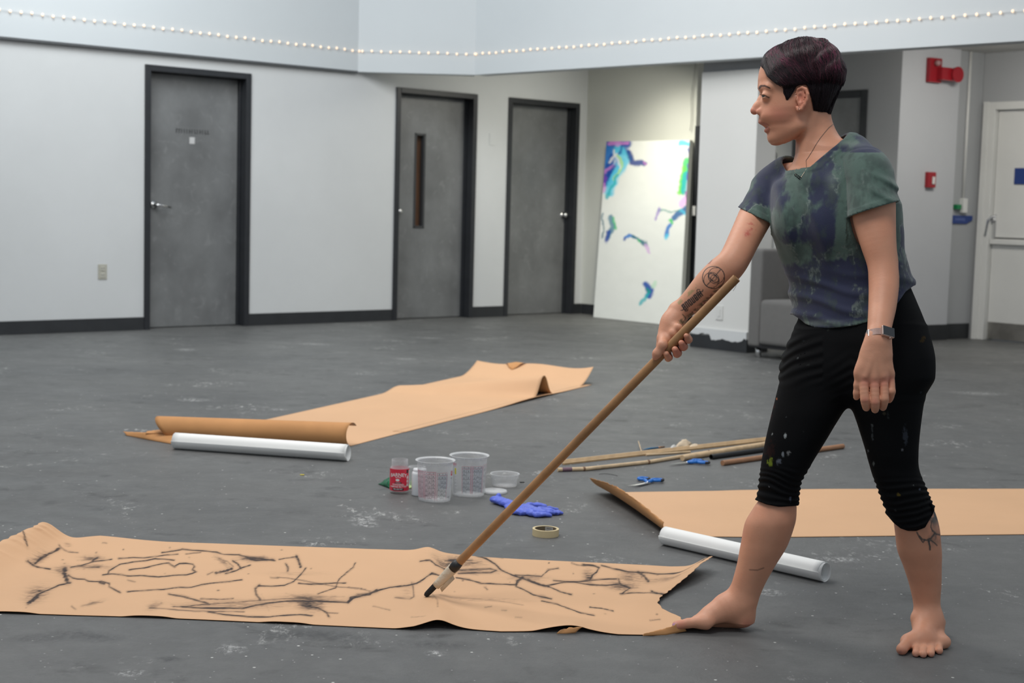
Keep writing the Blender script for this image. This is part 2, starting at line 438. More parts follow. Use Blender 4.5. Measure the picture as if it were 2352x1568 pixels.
SD = 4.28; nD1 = 3.57
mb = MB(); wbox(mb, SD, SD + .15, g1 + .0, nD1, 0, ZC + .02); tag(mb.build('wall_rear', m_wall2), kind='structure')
def quadwall(mb, a, b, z0, z1, t=.15):
    a = np.array(S(a[0], a[1], 0)); b = np.array(S(b[0], b[1], 0)); d = b - a; d /= np.linalg.norm(d); n = np.array([d[1], -d[0], 0])
    mb.hexa([a, b, b - n * t, a - n * t, a + Z3 * z1, b + Z3 * z1, b - n * t + Z3 * z1, a - n * t + Z3 * z1])
E1 = (5.0, 3.68); F0 = (5.0, 3.63); F1 = (5.36, 3.69)
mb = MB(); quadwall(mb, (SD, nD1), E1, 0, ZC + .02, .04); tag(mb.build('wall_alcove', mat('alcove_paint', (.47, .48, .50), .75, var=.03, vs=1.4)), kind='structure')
mb = MB(); quadwall(mb, F0, F1, 0, ZC + .02, .15); tag(mb.build('wall_passage', m_wall2), kind='structure')  # darker grey than the alcove: the shade here is put into the colour
SG = 5.37
base_run('baseboard_rear', [(SD - .012, SD, g1, nD1)])
def baseq(name, a, b):
    a = np.array(S(a[0], a[1], 0)); b = np.array(S(b[0], b[1], 0)); d = b - a; d /= np.linalg.norm(d); n = np.array([d[1], -d[0], 0]); t = .012
    mb = MB(); mb.hexa([a + n * t, b + n * t, b, a, a + n * t + Z3 * .14, b + n * t + Z3 * .14, b + Z3 * .14, a + Z3 * .14])
    tag(mb.build(name, m_base, bevel=.003), kind='structure')
baseq('baseboard_alcove', (SD, nD1), E1); baseq('baseboard_passage', F0, (5.34, 3.687))
# dark framed door on the rear wall, half hidden by the woman
rn1 = sn(1990, 300, 's', SD)[1]; rn0 = rn1 - .80; rz = sn(1950, 208, 's', SD)[2]
d = empty('door_4', S(SD, (rn0 + rn1) / 2, 0)); tag(d, kind='structure')
mb = MB(); f_ = .065
wbox(mb, SD - .02, SD + .001, rn0, rn0 + f_, 0, rz); wbox(mb, SD - .02, SD + .001, rn1 - f_, rn1, 0, rz); wbox(mb, SD - .02, SD + .001, rn0 + f_, rn1 - f_, rz - f_, rz)
mb.build('door_frame', m_black, d, bevel=.004)
mb = MB(); wbox(mb, SD - .009, SD, rn0 + f_, rn1 - f_, .01, rz - f_); mb.build('door_leaf', m_door, d)
# white strip on the rear wall
s_, n_, z_ = sn(1773, 420, 's', SD - .03); mb = MB(); wbox(mb, SD - .03, SD, n_ - .012, n_ + .012, 0, 1.66)
tag(mb.build('trim_4', m_white), kind='structure')

# white door on the right
wn0 = sn(2250, 300, 's', SG)[1]
wi = sn(2282, 400, 's', SG)[1]; wzt = sn(2300, 234, 's', SG)[2]; 
mb = MB(); wbox(mb, SG, SG + .15, 3.6, wi - .02, 0, ZC + .02); wbox(mb, SG, SG + .15, wi - .02, 5.6, wzt - .02, ZC + .02); wbox(mb, SG, SG + .15, 5.6, 9, 0, ZC + .02)
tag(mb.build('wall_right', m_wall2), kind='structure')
d = empty('door_5', S(SG, wi + .45, 0)); tag(d, kind='structure')
mb = MB(); wo = wi - .11
wbox(mb, SG - .03, SG + .1, wo, wi, 0, wzt); wbox(mb, SG - .03, SG + .1, wi, 5.6, wzt - .07, wzt)
wbox(mb, SG - .045, SG - .03, wo - .004, wo + .05, 0, wzt + .004); 
mb.build('door_frame', m_white, d, bevel=.006)
mb = MB(); zs = sn(2300, 547, 's', SG + .03)[2]
wbox(mb, SG + .03, SG + .07, wi + .004, 5.5, .01, zs - .006); wbox(mb, SG + .03, SG + .07, wi + .004, 5.5, zs + .006, wzt - .075)
mb.build('door_leaf', m_white, d, bevel=.003)
mb = MB(); wbox(mb, SG + .032, SG + .068, wi + .01, 5.5, zs - .01, zs + .01); mb.build('leaf_gap', m_dark, d)
mb = MB(); wbox(mb, SG - .012, SG + .03, wi + .004, 5.5, zs - .055, zs - .012); mb.build('shelf_edge', m_white, d, bevel=.004)
kz = sn(2300, 741, 's', SG + .03)[2]
mb = MB(); wbox(mb, SG + .026, SG + .03, wi + .01, 5.5, .012, kz); mb.build('kick_plate', mat('steel_kick_plate', (.28, .27, .25), .35, metal=.6, var=.2), d)
s_, n_, z_ = sn(2268, 505, 's', SG + .02); h_ = MB()
h_.tube([S(SG + .03, n_ + .06, z_ + .03), S(SG - .02, n_ + .065, z_ + .03), S(SG - .03, n_ + .04, z_ - .0), S(SG - .03, n_ + .015, z_ - .14), S(SG + .03, n_ + .01, z_ - .15)], .012, 10)
wbox(h_, SG + .02, SG + .03, n_ - .0, n_ + .085, z_ - .17, z_ + .05)
h_.tube([S(SG + .03, n_ + .06, z_), S(SG - .01, n_ + .06, z_)], .02, 14)
h_.build('door_pull', m_metal, d, smooth=False)
s0, n0_, z0_ = sn(2332, 386, 's', SG + .03); z1_ = sn(2332, 423, 's', SG + .03)[2]
m_blue = mat('blue_sign_plastic', (.016, .045, .20), .35)
mb = MB(); wbox(mb, SG + .018, SG + .03, n0_, n0_ + .22, z1_, z0_); mb.build('blue_sign', m_blue, d, bevel=.003)

# ceiling of the recess
mb = MB(); mb.hexa([S(2.3, -.1, ZC), S(9, -.1, ZC), S(9, 9.5, ZC), S(2.3, 9.5, ZC), S(2.3, -.1, ZC + .1), S(9, -.1, ZC + .1), S(9, 9.5, ZC + .1), S(2.3, 9.5, ZC + .1)])
mb.hexa([S(1.2, -.1, ZC), S(2.3, -.1, ZC), S(2.3, .8, ZC), S(1.2, 0, ZC), S(1.2, -.1, ZC + .1), S(2.3, -.1, ZC + .1), S(2.3, .8, ZC + .1), S(1.2, 0, ZC + .1)])
tag(mb.build('ceiling', m_ceil), kind='structure')

# fascia: flush over the door wall, then a short cant, then straight towards the viewer
m_fasc = mat('fascia_paint', (.56, .595, .615), .7, var=.02, vs=1.0, bump=.04, bs=40)
c1 = sn(822, 168, 'n', .04); c1 = (c1[0], .04)
_w = G(1090, 172, ZS) - A0; c2 = (float(_w @ DA), float(_w @ NA))
_w = G(2352, 94, ZS) - A0; c3s = float(_w @ DA); c3 = (c3s + (c3s - c2[0]) * .6, 9.2)
mb = MB()
wbox(mb, -6, c1[0], 0.0, .04, ZS, ZT)
tag(mb.build('trim_5', m_fasc), kind='structure')
def fas(a, b, name):
    mb = MB(); A_ = np.array(S(*a, 0)); B_ = np.array(S(*b, 0)); d = B_ - A_; d /= np.linalg.norm(d); n = np.array([d[1], -d[0], 0]); t = .14
    mb.hexa([A_ + Z3 * ZS, B_ + Z3 * ZS, B_ - n * t + Z3 * ZS, A_ - n * t + Z3 * ZS, A_ + Z3 * ZT, B_ + Z3 * ZT, B_ - n * t + Z3 * ZT, A_ - n * t + Z3 * ZT])
    tag(mb.build(name, m_fasc), kind='structure')
fas(c1, c2, 'trim_6'); fas(c2, c3, 'trim_7')
mb = MB(); wbox(mb, -6, c1[0] - .005, .0, .046, ZS - .012, ZS + .006)  # dark strip: the shadow line under the fascia, painted on
tag(mb.build('fascia_shade_strip', mat('painted_shadow_line', (.08, .085, .09), .6)), kind='structure')

# light string along the fascia
ls = empty('light_string', S(c1[0], .05, 2.44)); tag(ls, 'string of small warm bulbs running along the pale fascia', 'string lights')
m_bulb = emis('bulb_glow', (1.0, .74, .52), .9)
m_wire = mat('clear_wire', (.70, .72, .74), .4)
path = [(-3.0, .05), (c1[0], .055), c2, c3]
pts = []; 
def off(p, q, k):
    A_ = np.array(S(*p, 0)); B_ = np.array(S(*q, 0)); d = B_ - A_; d /= np.linalg.norm(d); n = np.array([d[1], -d[0], 0]); return A_ + n * .016 if k == 0 else B_ + n * .016
cable = MB(); bulbs = []; sp = .0845; carry = 0
bm_me = None
for i in range(3):
    A_ = off(path[i], path[i + 1], 0); B_ = off(path[i], path[i + 1], 1)
    if i == 0: A_ = np.array(S(-3.0, .056, 0)); B_ = np.array(S(c1[0], .056, 0))
    L_ = np.linalg.norm(B_ - A_); d = (B_ - A_) / L_
    k = int(L_ / sp); pl = []
    za, zb = [(2.462, 2.437), (2.437, 2.437), (2.437, 2.455)][i]
    for j in range(k + 1):
        t_ = min((j + .35) * sp / L_, 1)
        z_ = za + (zb - za) * t_
        p = A_ + d * L_ * t_ + Z3 * (z_ + .003 * math.sin(j * 1.7) + .002 * math.sin(j * .31)); q = project(p)
        bulbs.append(p)
    cable.tube([A_ + Z3 * (za + .002), B_ + Z3 * (zb + .002)], .0016, 6)
cable.build('wire', m_wire, ls)
bulbs = [p for p in bulbs if -40 < project(p)[0] < 2420]
mb = MB(); mb.lathe([(.0005, .010), (.005, .008), (.008, .002), (.0085, -.004), (.006, -.010), (.0005, -.012)], n=10)
me_b = bpy.data.meshes.new('bulb'); me_b.from_pydata(mb.v, [], mb.f); me_b.materials.append(m_bulb)
me_b.polygons.foreach_set('use_smooth', [True] * len(me_b.polygons))
for p in bulbs:
    o = bpy.data.objects.new('bulb', me_b); col.objects.link(o); o.parent = ls; o.location = Vector(p) - ls.location

# small things on the walls
def outlet(px, py, mkS, name, label, cat, c=(.62, .60, .50), w_=.035, h_=.058):
    pass
s_, n_, z_ = sn(235, 624, 'n', 0)
ou = empty('wall_outlet', S(s_, 0, z_)); tag(ou, 'beige duplex outlet low on the wall beside the first dark door', 'outlet')
mb = MB(); wbox(mb, s_ - .038, s_ + .038, 0, .006, z_ - .06, z_ + .06); mb.build('cover_plate', mat('beige_plastic', (.42, .41, .35), .4), ou, bevel=.002)
mp = mat('outlet_face', (.5, .49, .43), .4)
for dz in (-.027, .027):
    mb = MB(); wbox(mb, s_ - .018, s_ + .018, .006, .010, z_ + dz - .018, z_ + dz + .018); q = mb.build('receptacle', mp, ou, bevel=.003)
    mb = MB(); wbox(mb, s_ - .010, s_ - .006, .010, .0106, z_ + dz - .006, z_ + dz + .009); wbox(mb, s_ + .006, s_ + .010, .010, .0106, z_ + dz - .006, z_ + dz + .009)
    mb.build('slots', m_dark, q)
s_, n_, z_ = sn(1653, 718, 's', 2.28)
ou = empty('wall_socket', S(2.28, n_, z_)); tag(ou, 'white cover plate low on the white column near the armchair', 'outlet')
mb = MB(); wbox(mb, 2.272, 2.28, n_ - .036, n_ + .036, z_ - .057, z_ + .057); mb.build('cover_plate', m_white, ou, bevel=.003)
mb = MB(); wbox(mb, 2.268, 2.272, n_ - .012, n_ + .012, z_ - .03, z_ + .03); mb.build('rocker', m_white, ou, bevel=.002)
s_, n_, z_ = sn(1130, 320, 'n', 0)
ou = empty('blank_plate', S(s_, 0, z_)); tag(ou, 'pale blank cover plate high on the wall between two dark doors', 'wall plate')
mb = MB(); wbox(mb, s_ - .036, s_ + .036, 0, .006, z_ - .057, z_ + .057); mb.build('cover_plate', m_wall, ou, bevel=.002)

# fire alarm strobe + pull station on alcove wall (plane n ~ 3.63)
EN = 3.66
m_red = mat('alarm_red', (.30, .010, .018), .35)
_d = np.array(S(*E1, 0)) - np.array(S(SD, nD1, 0)); _d /= np.linalg.norm(_d); _n = np.array([_d[1], -_d[0], 0])
def onE(px, py):
    return hit(px, py, S(SD, nD1, 0), _n)
def ebox(mb, c, hx, hz, d0, d1, mi=0):
    return mb.box(np.array(c) + _n * (d0 + d1) / 2, _d * hx, _n * (d1 - d0) / 2, Z3 * hz, mi)
c = onE(2140, 162) + _n * .004
fa = empty('fire_alarm', c); tag(fa, 'red fire alarm horn and strobe high on the alcove wall near the ceiling', 'fire alarm')
mb = MB(); ebox(mb, c, .075, .105, 0, .045); mb.build('backbox', m_red, fa, bevel=.006)
c2_ = c + _d * .02
mb = MB(); ebox(mb, c2_ + _d * .10 + Z3 * (-.03), .11, .055, .03, .11)
mb.tube([c2_ + _d * .16 - Z3 * .03 + _n * .05, c2_ + _d * .16 - Z3 * .03 + _n * .14], [.055, .07], 18)
mb.build('horn', m_red, fa, bevel=.006)
mb = MB(); mb.tube([c + Z3 * .06 + _n * .045, c + Z3 * .06 + _n * .085], [.03, .02], 14); mb.build('strobe_lens', mat('strobe_lens', (.35, .2, .2), .1), fa, smooth=True)
c = onE(2133, 413)
fp = empty('fire_pull_station', c); tag(fp, 'small red manual fire alarm pull box halfway up the alcove wall', 'fire alarm')
mb = MB(); ebox(mb, c, .05, .068, 0, .04); mb.build('housing', m_red, fp, bevel=.006)
mb = MB(); ebox(mb, c - Z3 * .005 + _d * .012, .014, .032, .04, .052); mb.build('pull_handle', m_white, fp, bevel=.003)
_fd = np.array(S(*F1, 0)) - np.array(S(*F0, 0)); _fd /= np.linalg.norm(_fd); _fn = np.array([_fd[1], -_fd[0], 0])
def onF(px, py): return hit(px, py, S(*F0, 0), _fn)
def fbox(mb, c, hx, hz, d0, d1, mi=0): return mb.box(np.array(c) + _fn * (d0 + d1) / 2, _fd * hx, _fn * (d1 - d0) / 2, Z3 * hz, mi)
a_ = onF(2224, 130); b_ = onF(2209, 462)
cdt = empty('conduit', (b_[0], b_[1], b_[2])); tag(cdt, 'thin white surface conduit running down from the ceiling to a small box', 'conduit')
mb = MB(); mb.tube([np.array([b_[0], b_[1], ZC - .002]) + _fn * .014, b_ + _fn * .014], .012, 10); mb.build('pipe', m_white, cdt, smooth=True)
c = onF(2208, 472); mb = MB(); fbox(mb, c, .028, .064, 0, .05); mb.build('junction_box', m_white, cdt, bevel=.004)
c = onF(2194, 475); gb = MB(); fbox(gb, c, .028, .022, 0, .05)
gb = pack(gb.build('exit_button', mat('green_button', (.01, .20, .07), .3), bevel=.006), c)
tag(gb, 'small green button beside the white junction box', 'button')
c = onF(2201, 504)
sg = empty('directional_sign', c); tag(sg, 'dark blue narrow sign with one clipped corner under the green button', 'sign')
hx = .17; hz = .037
mb = MB(); pts_ = [(-hx, -hz), (hx * .55, -hz), (hx, -hz * .1), (hx, hz), (-hx, hz)]
mb.poly_prism([c + _fd * a + Z3 * b + _fn * .002 for a, b in pts_], _fn * .012); mb.build('sign_plate', m_blue, sg, bevel=.002)
mb = MB(); random.seed(2)
for k in range(9): mb.box(c + _fd * (-.05 + .0145 * k) + _fn * .0145 + Z3 * (.004 - random.random() * .004), _fd * .005, _fn * .0005, Z3 * (.008 + .004 * random.random()))
mb.build('lettering', mat('sign_lettering', (.10, .14, .34), .5), sg)
# ceiling pipe stub / sprinkler
w_ = G(2190, 116, ZC); sp_ = MB(); sp_.tube([w_, w_ - Z3 * .05], .012, 10); sp_.tube([w_ - Z3 * .05, w_ - Z3 * .055], .03, 14); sp_.tube([w_ - Z3 * .0, w_ - Z3 * .006], .035, 14)
tag(pack(sp_.build('sprinkler', mat('sprinkler_metal', (.16, .16, .16), .4, metal=.5)), w_), 'small grey ceiling sprinkler head above the red alarm', 'sprinkler')

# ------------------------------------------------------------------ canvas leaning on the short wall
def canvas_mat():
    m = bpy.data.materials.new('abstract_painting'); m.use_nodes = True; nt = m.node_tree
    b = nt.nodes['Principled BSDF']; b.inputs['Roughness'].default_value = .5
    a = nt.nodes.new('ShaderNodeAttribute'); a.attribute_name = 'paint'
    nt.links.new(a.outputs['Color'], b.inputs['Base Color'])
    tc = nt.nodes.new('ShaderNodeTexCoord'); n = nt.nodes.new('ShaderNodeTexNoise'); n.inputs['Scale'].default_value = 5; n.inputs['Detail'].default_value = 5
    bp = nt.nodes.new('ShaderNodeBump'); bp.inputs['Strength'].default_value = .10; bp.inputs['Distance'].default_value = .01
    nt.links.new(tc.outputs['Object'], n.inputs['Vector']); nt.links.new(n.outputs[0], bp.inputs['Height']); nt.links.new(bp.outputs[0], b.inputs['Normal'])
    return m
sb_, st_ = 3.70, 3.90
bl = sn(1363, 728, 's', sb_); cn_0 = bl[1]; tl = sn(1393, 326, 's', st_); 
cn_1 = sn(1566, 700, 's', sb_ + .02)[1]; zc1 = tl[2]
ntop0, ntop1 = tl[1], sn(1584, 322, 's', st_)[1]
def seg_dist(px, py, poly):
    d = np.full(px.shape, 1e9); tt = np.zeros(px.shape)
    n = len(poly) - 1
    for i in range(n):
        ax, ay = poly[i]; bx, by = poly[i + 1]; vx, vy = bx - ax, by - ay; L2 = vx * vx + vy * vy + 1e-9
        t = np.clip(((px - ax) * vx + (py - ay) * vy) / L2, 0, 1)
        q = np.hypot(px - ax - t * vx, py - ay - t * vy); m_ = q < d; d = np.where(m_, q, d); tt = np.where(m_, (i + t) / n, tt)
    return d, tt
def vnoise(p, scale, seed=0):
    """cheap 3-D value noise in numpy"""
    q = np.asarray(p, float) * scale + seed * 17.13; i = np.floor(q).astype(np.int64); f = q - i; f = f * f * (3 - 2 * f)
    def h(a, b, c):
        n = (a * 374761393 + b * 668265263 + c * 2147483647 + seed * 974711) & 0xffffffff
        n = ((n ^ (n >> 13)) * 1274126177) & 0xffffffff
        return ((n ^ (n >> 16)) & 0xffff) / 65535.0
    r = 0
    for dx in (0, 1):
        for dy in (0, 1):
            for dz in (0, 1):
                w_ = (f[..., 0] if dx else 1 - f[..., 0]) * (f[..., 1] if dy else 1 - f[..., 1]) * (f[..., 2] if dz else 1 - f[..., 2])
                r = r + w_ * h(i[..., 0] + dx, i[..., 1] + dy, i[..., 2] + dz)
    return r
def fbm(p, scale, oct=4, seed=0, g=.5):
    a = 1; s = 0; t = 0
    for k in range(oct):
        s = s + a * vnoise(p, scale * 2 ** k, seed + k); t += a; a *= g
    return s / t
def sstep(x, a, b):
    t = np.clip((x - a) / (b - a), 0, 1); return t * t * (3 - 2 * t)
def set_cols(me, name, cols):
    at = me.color_attributes.new(name, 'FLOAT_COLOR', 'POINT')
    at.data.foreach_set('color', np.c_[cols, np.ones(len(cols))].astype(np.float32).ravel())
cv = empty('painted_canvas', S(sb_, (cn_0 + cn_1) / 2, 0)); tag(cv, 'tall white canvas with blue, green and pink paint leaning against the wall', 'painting')
nu, nv = 130, 260
us = np.linspace(0, 1, nu); vs_ = np.linspace(0, 1, nv); Ug, Vg = np.meshgrid(us, vs_)
n_ = (cn_0 * (1 - Vg) + ntop0 * Vg) * (1 - Ug) + (cn_1 * (1 - Vg) + ntop1 * Vg) * Ug
s_ = sb_ + (st_ - sb_) * Vg; z_ = zc1 * Vg + .004
Wc = A0 + DA * s_[..., None] + NA * n_[..., None] + Z3 * z_[..., None]
dW = Wc - CAM; zz = dW @ FW; PX = 1176 + F * (dW @ RT) / zz; PY = 784 - F * (dW @ UP) / zz
cc = np.ones((nv, nu, 3)) * np.array([.80, .82, .79])
nz = fbm(np.stack([PX * .02, PY * .02, PX * 0], -1), 3, 4, 3) - .5
cc *= (1 + .06 * nz)[..., None]
def dab(poly, w_, c, a=.9, soft=.6, wob=6):
    global cc
    wx = (fbm(np.stack([PX * .03, PY * .03, PX * 0], -1), 2.5, 3, 11) - .5) * wob * 2
    wy = (fbm(np.stack([PX * .03, PY * .03, PX * 0 + 5], -1), 2.5, 3, 12) - .5) * wob * 2
    d, t = seg_dist(PX + wx, PY + wy, poly)
    m_ = (1 - sstep(d, w_ * (1 - soft), w_)) * a
    cc = cc * (1 - m_[..., None]) + np.array(s2l(c)) * m_[..., None]
B1, B2, TQ, GR, PK, CY, LG = (20, 70, 160), (35, 120, 200), (40, 180, 190), (60, 200, 110), (225, 140, 215), (90, 205, 235), (185, 225, 140)
for poly, w_, c, a in [
    ([(1398, 334), (1432, 338)], 18, B2, .75), ([(1396, 352), (1394, 410)], 16, B1, .7), ([(1412, 348), (1424, 372), (1404, 402)], 13, (60, 150, 215), .8), ([(1428, 345), (1440, 352)], 12, B1, .7), ([(1395, 332), (1410, 330)], 7, (190, 90, 200), .7), ([(1392, 380), (1390, 400)], 6, (200, 110, 205), .6),
        ([(1393, 330), (1440, 330)], 14, B1, .9), ([(1395, 345), (1400, 395), (1392, 420)], 18, B2, .9), ([(1420, 340), (1440, 365), (1415, 400), (1398, 440)], 15, CY, .85),
    ([(1405, 360), (1395, 400), (1388, 425)], 9, B1, .8), ([(1400, 330), (1440, 328)], 6, PK, .7), ([(1445, 352), (1452, 372), (1480, 378)], 10, (30, 60, 140), .9), ([(1420, 355), (1430, 380), (1412, 410)], 5, LG, .8),
    ([(1410, 345), (1425, 385)], 4, (235, 235, 235), .7), ([(1400, 370), (1420, 350)], 4, (235, 235, 235), .7), ([(1392, 395), (1408, 380)], 6, PK, .6), ([(1388, 420), (1390, 405)], 7, (130, 60, 180), .7),
    ([(1420, 400), (1405, 430), (1393, 455)], 5, TQ, .8), ([(1386, 440), (1388, 425)], 5, PK, .6), ([(1400, 400), (1410, 380)], 5, B1, .7), ([(1430, 335), (1425, 350)], 5, B1, .7), ([(1478, 374), (1484, 380)], 5, PK, .5),
    ([(1565, 330), (1582, 332)], 9, CY, .9), ([(1588, 340), (1584, 400), (1580, 480)], 8, PK, .8), ([(1582, 345), (1584, 370)], 5, B1, .8), ([(1578, 370), (1572, 400), (1566, 440)], 9, GR, .9), ([(1570, 385), (1562, 440), (1558, 445)], 6, (120, 220, 80), .8),
    ([(1574, 400), (1570, 440)], 8, TQ, .8), ([(1580, 380), (1578, 410)], 3, (100, 60, 190), .8), ([(1574, 455), (1565, 470)], 9, (240, 190, 240), .9), ([(1576, 440), (1582, 455)], 3, (60, 40, 110), .7),
    ([(1575, 480), (1560, 490), (1548, 500)], 11, (30, 100, 160), .9), ([(1572, 492), (1562, 484)], 5, CY, .7), ([(1512, 481), (1545, 484), (1560, 484)], 3, (70, 150, 140), .6), ([(1514, 480), (1505, 500)], 5, (150, 120, 200), .7), ([(1542, 512), (1538, 505)], 6, GR, .9),
    ([(1536, 518), (1530, 540)], 7, B2, .9), ([(1532, 540), (1528, 548)], 6, CY, .8),
    ([(1402, 500), (1408, 520), (1400, 545)], 8, (40, 120, 150), .8), ([(1408, 500), (1412, 525)], 5, GR, .6), ([(1398, 535), (1394, 552)], 8, B1, .9), ([(1384, 490), (1388, 520), (1384, 545)], 3, (60, 110, 130), .7),
    ([(1435, 545), (1445, 541), (1460, 545)], 5, B2, .9), ([(1455, 543), (1470, 552), (1482, 560)], 6, (30, 110, 130), .9), ([(1464, 550), (1472, 556)], 3, GR, .8), ([(1482, 562), (1490, 580)], 5, (215, 180, 225), .8), ([(1435, 548), (1434, 552)], 4, B1, .8),
    ([(1482, 652), (1494, 668), (1490, 680)], 10, (20, 80, 170), .95), ([(1490, 672), (1482, 686), (1470, 696)], 5, TQ, .8), ([(1504, 650), (1500, 660)], 6, (180, 225, 190), .6), ([(1486, 662), (1492, 672)], 4, (20, 150, 140), .8)]:
    dab(poly, w_, c, a)
relief = fbm(np.stack([PX * .03, PY * .03, PX * 0 + 2], -1), 3, 3, 5)
Wc = Wc - DA * (.0015 * relief)[..., None]
fs = []
idx = np.arange(nu * nv).reshape(nv, nu)
q = np.stack([idx[:-1, :-1], idx[1:, :-1], idx[1:, 1:], idx[:-1, 1:]], -1).reshape(-1, 4)
me = bpy.data.meshes.new('canvas_face'); me.from_pydata(Wc.reshape(-1, 3).tolist(), [], q.tolist()); set_cols(me, 'paint', cc.reshape(-1, 3))
link_mesh('canvas_face', me, canvas_mat(), cv, True)
mb = MB(); e = .004
mb.hexa([S(sb_ + e, cn_0, .002), S(sb_ + e, cn_1, .002), S(sb_ + .05, cn_1, .002), S(sb_ + .05, cn_0, .002),
         S(st_ + e, ntop0, zc1), S(st_ + e, ntop1, zc1), S(st_ + .05, ntop1, zc1), S(st_ + .05, ntop0, zc1)])
mb.build('stretcher_sides', mat('canvas_edge', (.45, .46, .42), .7, var=.05), cv)
# hanging cord over canvas
a_ = G(1597, 152, ZC - .0); a_ = S(SB - .06, sn(1594, 150, 's', SB - .06)[1], ZC)
mb = MB(); pts = []
for k in range(16):
    t = k / 15; z = ZC - t * .72; px_ = 1596 - 14 * t + 2 * math.sin(t * 9)
    s_, n_, _z = sn(px_, 150 + 200 * t, 's', SB - .03); pts.append(S(SB - .03, n_, z if k else ZC))
mb.tube(pts, .0035, 6)
tag(pack(mb.build('hanging_cord', mat('grey_cord', (.22, .22, .21), .6)), a_), 'thin grey cord hanging from the ceiling above the white canvas', 'cord')

# lamp in the recess washing the short wall (ceiling spot)
l = bpy.data.lights.new('recess_spot', 'SPOT'); l.energy = 75; l.color = (1.0, .95, .78); l.spot_size = 1.7; l.spot_blend = .9; l.shadow_soft_size = .08
lo = bpy.data.objects.new('recess_spot', l); col.objects.link(lo); lo.location = S(2.9, 1.6, ZC - .12)
lo.rotation_euler = (Vector(S(SB, 1.3, .9)) - Vector(lo.location)).to_track_quat('-Z', 'Y').to_euler()
area('recess_fill', S(3.9, 4.9, ZC - .05), S(4.9, 4.4, .6), .6, 36, (1.0, .97, .9))  # added fill without a fixture, brightens the rear wall and white door
area('recess_fill', S(2.9, 1.5, ZC - .05), S(2.7, .9, 0), .6, 26, (1.0, .97, .86))  # second added fill, lifts the dark doors inside the recess

# ------------------------------------------------------------------ grey armchair
m_up = mat('grey_upholstery', (.125, .122, .118), .8, var=.05, vs=30, bump=.25, bs=400, sheen=.2)
ch = empty('armchair', G(1760, 815)); tag(ch, 'boxy grey upholstered armchair behind the woman against the white column', 'armchair')
# frame: faces the room (towards -s), width along n
_w = G(1718, 820) - A0; as0, an0 = float(_w @ DA), float(_w @ NA)
aw = .86; adp = .78; leg_h = .085
an0 -= .02
def cushion(name, s0, s1, n0, n1, z0, z1, bev, par):
    mb = MB(); wbox(mb, s0, s1, n0, n1, z0, z1); o = mb.build(name, m_up, par, bevel=bev, seg=5); smooth_angle(o, .9); return o
aht = sn(1760, 567, 's', as0 + .55)[2]
cushion('arm', as0, as0 + adp, an0, an0 + .12, leg_h, aht - .0, .03, ch)
cushion('arm', as0, as0 + adp, an0 + aw - .12, an0 + aw, leg_h, aht - .0, .03, ch)
sh = sn(1780, 688, 's', as0 + .1)[2]
cushion('seat_cushion', as0 - .015, as0 + .62, an0 + .122, an0 + aw - .122, leg_h + .02, sh, .04, ch)
cushion('backrest', as0 + .52, as0 + adp - .01, an0 + .122, an0 + aw - .122, leg_h + .01, aht - .01, .05, ch)
mb = MB(); wbox(mb, as0 + .01, as0 + adp - .01, an0 + .01, an0 + aw - .01, leg_h - .005, leg_h + .03); mb.build('base_frame', m_dark, ch)
for ds in (.07, adp - .07):
    for dn in (.06, aw - .06):
        mb = MB(); mb.tube([S(as0 + ds, an0 + dn, 0), S(as0 + ds, an0 + dn, leg_h)], .022, 16); mb.build('leg', m_metal, ch, smooth=True)
